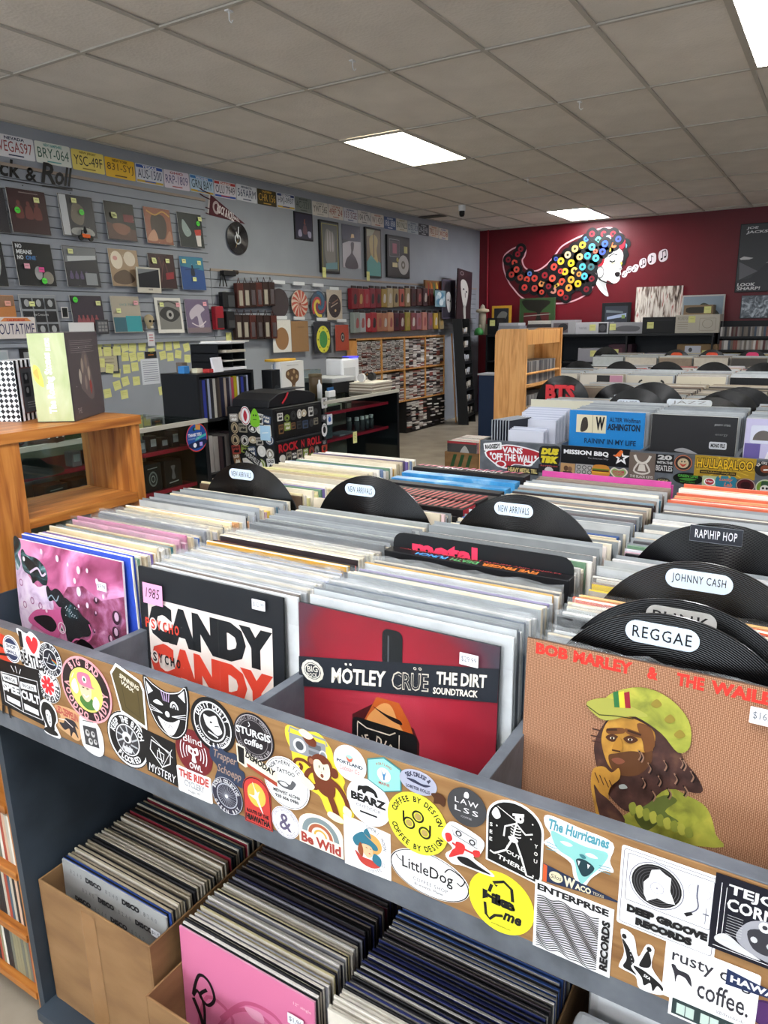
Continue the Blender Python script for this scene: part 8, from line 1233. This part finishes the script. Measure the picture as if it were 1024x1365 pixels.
def canvas(name, label, px0, py0, px1, py1, y, fr, border, draw, dep=.02, tilt=0):
    a = atY(px0, py0, y); b_ = atY(px1, py1, y); w = b_.x-a.x; h = a.z-b_.z; t = thing(name, label, 'picture', ((a.x+b_.x)/2, y, b_.z)); MB().prism([(-w/2, 0), (w/2, 0), (w/2, h), (-w/2, h)], 0, dep, fr).build('frame', t, bevel=.002); d = D(w-border*2, h-border*2, .0006); draw(d); d.build('picture', t, (0, -.0008, h/2)); t.rotation_euler = (-tilt, 0, 0); return t
m_birch = noisy('birch_trunk_print', [(.36, '3a2c28'), (.45, '8c7c70'), (.52, 'd0c8bc'), (.62, 'dcd6cc'), (.7, 'a05a50')], (9, 1, 1.3), 3, 4, .6, dist=.6)
canvas('birch_painting', 'tall-trunk birch forest canvas standing on the counter against the red wall', 849, 383, 907, 432, 11.5, 'c8c0b4', .0, lambda d: d.R(-.5, .5, -.5, .5, m_birch), tilt=0)
canvas('landscape_painting', 'landscape canvas of a dark tree under a grey-blue sky behind the cream box', 910, 394, 963, 440, 11.5, 'b0b0ac', .02, lambda d: (d.R(-.5, .5, -.5, .5, '7c8c98'), d.P([(-.5, -.2), (.5, -.1), (.5, -.5), (-.5, -.5)], '6c6c54'), d.P(sm([(-.1, -.2), (-.15, .1), (.0, .3), (.2, .2), (.4, .0), (.45, -.2)]), '34382c')))
canvas('framed_photo', 'black-framed photo of a pale town standing on the counter', 803, 404, 840, 436, 11.55, '0f1012', .05, lambda d: (d.R(-.5, .5, -.5, .5, '2c3038'), d.P([(-.4, -.1), (.0, .0), (.45, .1), (.45, -.1), (-.4, -.25)], '8c98b0'), d.P([(-.45, .3), (.3, .2), (.3, .1), (-.45, .15)], '5c6468'), d.R(.25, .4, -.2, .0, '6c8048')))
canvas('framed_photo', 'yellow-framed dark picture at the left end of the counter', 656, 408, 681, 436, 11.55, 'b88c28', .04, lambda d: (d.R(-.5, .5, -.5, .5, '26282c'), d.P(sm([(-.3, -.1), (0, .3), (.4, .2), (.2, -.2)]), '6c6c68')))
canvas('framed_poster', 'green and black poster board standing on the counter under the mural hair', 693, 398, 739, 444.5, 11.6, '34482c', .02, lambda d: (d.R(-.5, .5, -.5, .5, '2c4424'), d.R(-.4, .36, -.4, .1, '4c1c1c'), d.P(sm([(-.46, .46), (-.1, .48), (.4, .42), (.1, .1), (.15, -.2), (-.05, -.2), (.0, .1), (-.3, .2)]), '1c1a14'), d.S([(-.4, .0), (.4, .05)], .02, '8c8c84')))
canvas('square_print', 'square silver crinkled print hung on the red wall below the tall poster', 989, 394, 1024, 424, YB-.02, '3a3c40', .01, lambda d: d.R(-.5, .5, -.5, .5, noisy('crinkled_silver', [(.35, '3c4248'), (.5, '6c747c'), (.65, 'b8c0c8')], (1, 1, 1), 9, 6, .4, dist=2)))
a = atY(988, 299, YB-.02); b_ = atY(979, 390, YB-.02); t = thing('tall_poster', 'large dark grey framed poster reading JOE JACKSON and LOOK SHARP! on the red wall', 'poster', ((a.x+b_.x)/2, YB-.022, b_.z)); w = .88; h = a.z-b_.z
MB().prism([(0, 0), (w, 0), (w, h), (0, h)], 0, .02, '101012').build('frame', t, bevel=.002); d = D(w-.02, h-.02, .0008); d.R(-.5, .5, -.5, .5, '3a3b3d'); d.P([(-.5, -.5), (.5, -.5), (.5, -.1), (.1, -.06), (-.1, -.1), (-.3, -.3), (-.5, -.33)], '323236'); d.P([(-.48, -.0), (-.42, .03), (-.28, .0), (-.34, -.02), (-.46, -.02)], 'b8b8b8'); d.P([(-.1, -.08), (.1, .0), (.26, .12), (.32, .02), (.5, .04), (.5, -.1), (.1, -.09)], '8c8c8a'); d.P([(-.48, -.05), (-.2, -.2), (-.46, -.32)], '5c5c60')
d.T('JOE', -.42, -.25, .42, .465, 'c8c8c8', .03, .1); d.T('JACKSON', -.42, .06, .355, .405, 'c8c8c8', .03, .1); d.T('LOOK', -.48, -.22, -.42, -.37, 'c8c8c8', .03, .1); d.T('SHARP!', -.48, -.14, -.48, -.43, 'c8c8c8', .03, .1); d.build('print', t, (w/2, -.001, h/2))
goods('carton_box', 'brown carton with a white label on the lower shelf of the counter', 'box', 903, 955, 459, 478, 11.15, .3, '7c6444', lambda d: (d.R(-.3, .1, -.42, .42, 'b8bcc8'), d.E(-.16, .2, .05, .12, '4a4a50', 10), d.P(sm([(-.1, -.25), (.0, -.15), (.06, -.25)]), '4a4a50')), (.72, .5), z0=.9005)
goods('purple_box', 'dark maroon box with a yellow note on the lower shelf of the counter', 'box', 812, 841, 459, 480, 11.15, .3, '3c2430', lambda d: (d.R(-.4, .1, -.4, .3, '54303c'),), (.3, .55), z0=.9005)
goods('stereo_box', 'pale grey box with a purple speaker picture on the lower shelf of the counter', 'box', 771, 811, 464, 482, 11.15, .3, '9898a0', lambda d: (d.R(.2, .46, -.4, .4, '4c3c5c'), d.E(.32, 0, .08, .2, '1c1c24', 12)), (.5, .6), z0=.9005)
p = atY(643, 446, 11.25); t = thing('rocket_model', 'tall grey toy rocket standing at the left end of the counter', 'toy', (p.x-.0, 11.25, 1.3055)); hr = atY(643, 398, 11.25).z-1.3055
MB().lathe([(0, hr*.85), (.03, hr*.8), (.055, hr*.6), (.06, hr*.3), (.05, 0), (0, 0)], m='8c8474', n=16).build('fuselage', t); MB().lathe([(.0, hr*.74), (.1, hr*.7), (.11, hr*.64), (.05, hr*.6)], m='a89c84', n=14).build('collar', t); MB().box(-.005, .005, -.12, -.04, 0, hr*.3, '7c7464').box(.04, .11, -.005, .005, 0, hr*.3, '7c7464').build('fins', t); MB().lathe([(0, .12), (.05, .1), (.08, .04), (.07, 0), (0, 0)], m='2c6c34', n=12).build('green_blob', t, (-.0, -.14, 0))
# right hand disc shelves
x0 = -1.50; t = thing('compact_disc_shelf', 'black wall shelves packed with compact discs below the tall poster', 'shelf', (x0, 11.3, 0)); L = 1.9
MB().box(0, .02, 0, .3, 0, 1.46, m_black).build('side_panel', t); MB().box(L, L+.02, 0, .3, 0, 1.46, m_black).build('side_panel', t); MB().box(.02, L, .28, .3, 0, 1.46, '121316').build('back_panel', t)
r = random.Random(77); DM = {}
for k, z in enumerate((1.255, 1.075, .895, .715, .535)):
    MB().box(.02, L, 0, .28, z-.03, z, m_black).build('shelf', t)
    if k > 3: continue
    x = x0+.025
    while x < x0+1.35:
        w = r.choice((.024, .027, .03)); c_ = r.choice(['b8b4b0', '8c8884', '5c3c3c', '3c3c40', 'a89c90', 'd0ccc8', '8c5850', '4c5868', '746c64']); kk = (w, c_)
        if kk not in DM: o = MB().box(0, w-.002, 0, .14, 0, .125, c_).build('compact_disc'); DM[kk] = o.data
        else: o = link('compact_disc', DM[kk])
        o.location = (x, 11.31+r.uniform(0, .01), z+.0005); rw = ('top', 'second', 'third', 'fourth')[k]; o['label'] = 'compact disc case on the %s row of the black shelves below the tall poster' % rw; o['category'] = 'compact disc'; o['group'] = 'compact discs on the %s row of the black shelves' % rw; x += w
# ---------------------------------------------------------------- mural on the red wall
MU = lambda cx, cy: atY(640+cx/3.938, 270+cy/3.938, YB-.001)
o0 = MU(450, 330); t = thing('wall_mural', 'painted mural of a singing woman whose hair is made of vinyl records', 'mural', (o0.x, YB-.001, o0.z)); t['label'] = 'painted mural of a singing woman whose hair is made of vinyl records'
ml = lambda pts: [(MU(*p).x-o0.x, MU(*p).z-o0.z) for p in pts]
hair = sm(ml([(215, 495), (175, 450), (150, 415), (125, 350), (125, 285), (160, 250), (190, 235), (215, 222), (240, 245), (235, 280), (222, 305), (240, 345), (290, 360), (345, 330), (395, 275), (430, 230), (500, 190), (560, 165), (620, 140), (690, 133), (740, 160), (765, 210), (700, 260), (640, 300), (625, 350), (610, 400), (600, 430), (560, 480), (480, 520), (400, 530), (330, 520), (270, 520)]), 4)
d = D(1, 1, .0008); d.P(hair, '4c0c16'); d.S(hair, .022, 'd0a0a8', True); d.build('hair_outline', t)
d = D(1, 1, .0008); d.k = 8
d.P(sm(ml([(640, 300), (670, 262), (700, 245), (735, 245), (752, 268), (750, 300), (740, 320), (748, 345), (738, 358), (742, 375), (733, 385), (735, 400), (722, 418), (700, 424), (668, 408), (662, 440), (675, 492), (640, 472), (606, 415), (614, 350), (612, 330)]), 3), 'dcdedc'); d.P(sm(ml([(615, 390), (640, 405), (665, 412), (660, 440), (668, 470), (640, 440)])), 'a8aaa8')
d.S(ml([(675, 285), (700, 270), (722, 275)]), .014, '1c1c1c'); d.S(sm(ml([(680, 305), (695, 312), (712, 305)]), 3, False), .022, '1c1c1c'); d.S(ml([(690, 320), (710, 318)]), .012, '8c8c50'); d.S(sm(ml([(738, 315), (746, 345), (730, 350)]), 3, False), .012, '3c3c3c'); d.P(sm(ml([(708, 372), (722, 364), (736, 370), (730, 388), (714, 388)])), '1c1416'); d.ring(*ml([(632, 366)])[0], .06, .09, .2, '5c5c5c', 14); d.S(sm(ml([(612, 330), (620, 390), (650, 415), (700, 428)]), 3, False), .016, '1c1c1c')
d.build('face', t)
for j, (c_, pts) in enumerate((('101012', [(760, 190), (785, 195), (792, 225), (775, 245), (782, 275), (768, 300), (762, 325), (745, 330), (755, 290), (752, 255), (765, 235)]), ('101012', [(600, 410), (612, 420), (600, 440), (585, 435)]), ('b01c34', [(745, 180), (765, 200), (755, 240), (735, 240), (730, 200)]), ('8c1424', [(640, 290), (655, 300), (640, 335), (618, 335), (618, 315)]), ('5c9cb0', [(766, 215), (774, 225), (768, 240)]), ('d8c040', [(738, 312), (748, 316), (742, 330)]))):
    d = D(1, 1, .0006); d.k = 16+j; d.P(sm(ml(pts)), c_); d.build('hair_curl', t)
DS = [(558,192,'3c70c0',.8),(622,197,'50b0a0',1),(675,188,'90a8b8',.9),(728,192,'3c50b0',.9),(658,217,'2c50b8',1),(704,220,'d86c38',1),(540,223,'d8b828',1.05),(500,243,'d0b060',1.05),(590,234,'40a0c8',1.05),(645,258,'3048b0',1),(678,248,'c8b030',.7),(462,275,'c8b488',1.05),(525,285,'d0b060',1),(566,280,'3090c8',1.05),(610,292,'40a8c8',1.05),(400,296,'3c50a0',.7),(426,308,'d0ac30',1.1),(480,318,'d8b818',1.1),(540,338,'40a0b8',1.05),(585,338,'305c60',1.05),(183,315,'c04838',1),(150,300,'7c1c28',.9),(200,272,'8c1c28',.9),(216,245,'7c1c28',.9),(194,352,'c04838',1),(390,338,'c84438',1.1),(447,363,'d8a828',1.1),(497,358,'d0a850',1.1),(550,387,'40a0c8',1.05),(168,378,'a83830',1),(213,393,'a04030',1),(248,404,'c04030',1.05),(288,398,'b83c30',1.05),(342,382,'8c2028',1),(382,398,'c8503c',1.1),(325,424,'c88848',1.1),(432,416,'c04830',1.1),(480,405,'c89830',1.1),(516,426,'c8a820',1.1),(236,446,'b83c34',1),(288,450,'b04038',1.05),(386,462,'c08070',1.05),(425,474,'c04030',1.1),(468,448,'c88c38',1.1),(362,440,'7c1c28',.9),(404,436,'b89838',.9),(262,374,'4c70b0',.8),(424,360,'b83438',.8),(608,256,'c8503c',.7),(522,376,'b87838',.8),(325,470,'b04030',.8),(452,498,'6c1420',.9),(560,455,'6c1420',.9),(588,400,'6c1420',.9),(590,165,'7c1424',.9),(650,165,'8c1424',.9),(700,165,'8c1c2c',.9)]
RD = 21/3.938*(MU(500, 330).x-MU(460, 330).x)/(40/3.938)
for k, (x, y, c_, s_) in enumerate(DS):
    q = MU(x, y); b = MB(); R_ = RD*s_; hh_ = .0; b.cyl((0, -.010-.0022*(k % 5), 0), R_*1.6, .008, 'y', 22, '0e0e10'); b.cyl((0, -.0125-.0022*(k % 5), 0), R_*.78, .0115, 'y', 18, c_); b.cyl((0, -.0135-.0022*(k % 5), 0), R_*.3, .002, 'y', 10, '101012'); b.build('record_disc', t, (q.x-o0.x, 0, q.z-o0.z))
for k, (x, y, s_) in enumerate(((760, 375, .7), (783, 352, .7), (815, 345, .8), (855, 318, .95), (903, 295, 1.1), (962, 278, 1.2))):
    q = MU(x, y); u = .075*s_; d = D(u*1.5, u*1.9, .0008); d.k = 2; d.P(sm([(-.4, -.4), (.0, -.5), (.4, -.3), (.5, .3), (.2, .5), (-.3, .4), (-.5, 0)]), 'd8ccd0')
    d.E(-.2, -.25, .13, .09, '1c1014', 10, rot=20); d.S([(-.08, -.22), (-.02, .3)], .06, '1c1014')
    if k in (1, 3, 5): d.E(.18, -.15, .13, .09, '1c1014', 10, rot=20); d.S([(.3, -.12), (.32, .35)], .06, '1c1014'); d.S([(-.04, .3), (.34, .38)], .1, '1c1014')
    else: d.S([(-.02, .3), (.2, .1)], .08, '1c1014')
    d.build('music_note', t, (q.x-o0.x, 0, q.z-o0.z), (0, -.2 if k > 2 else .2, 0))
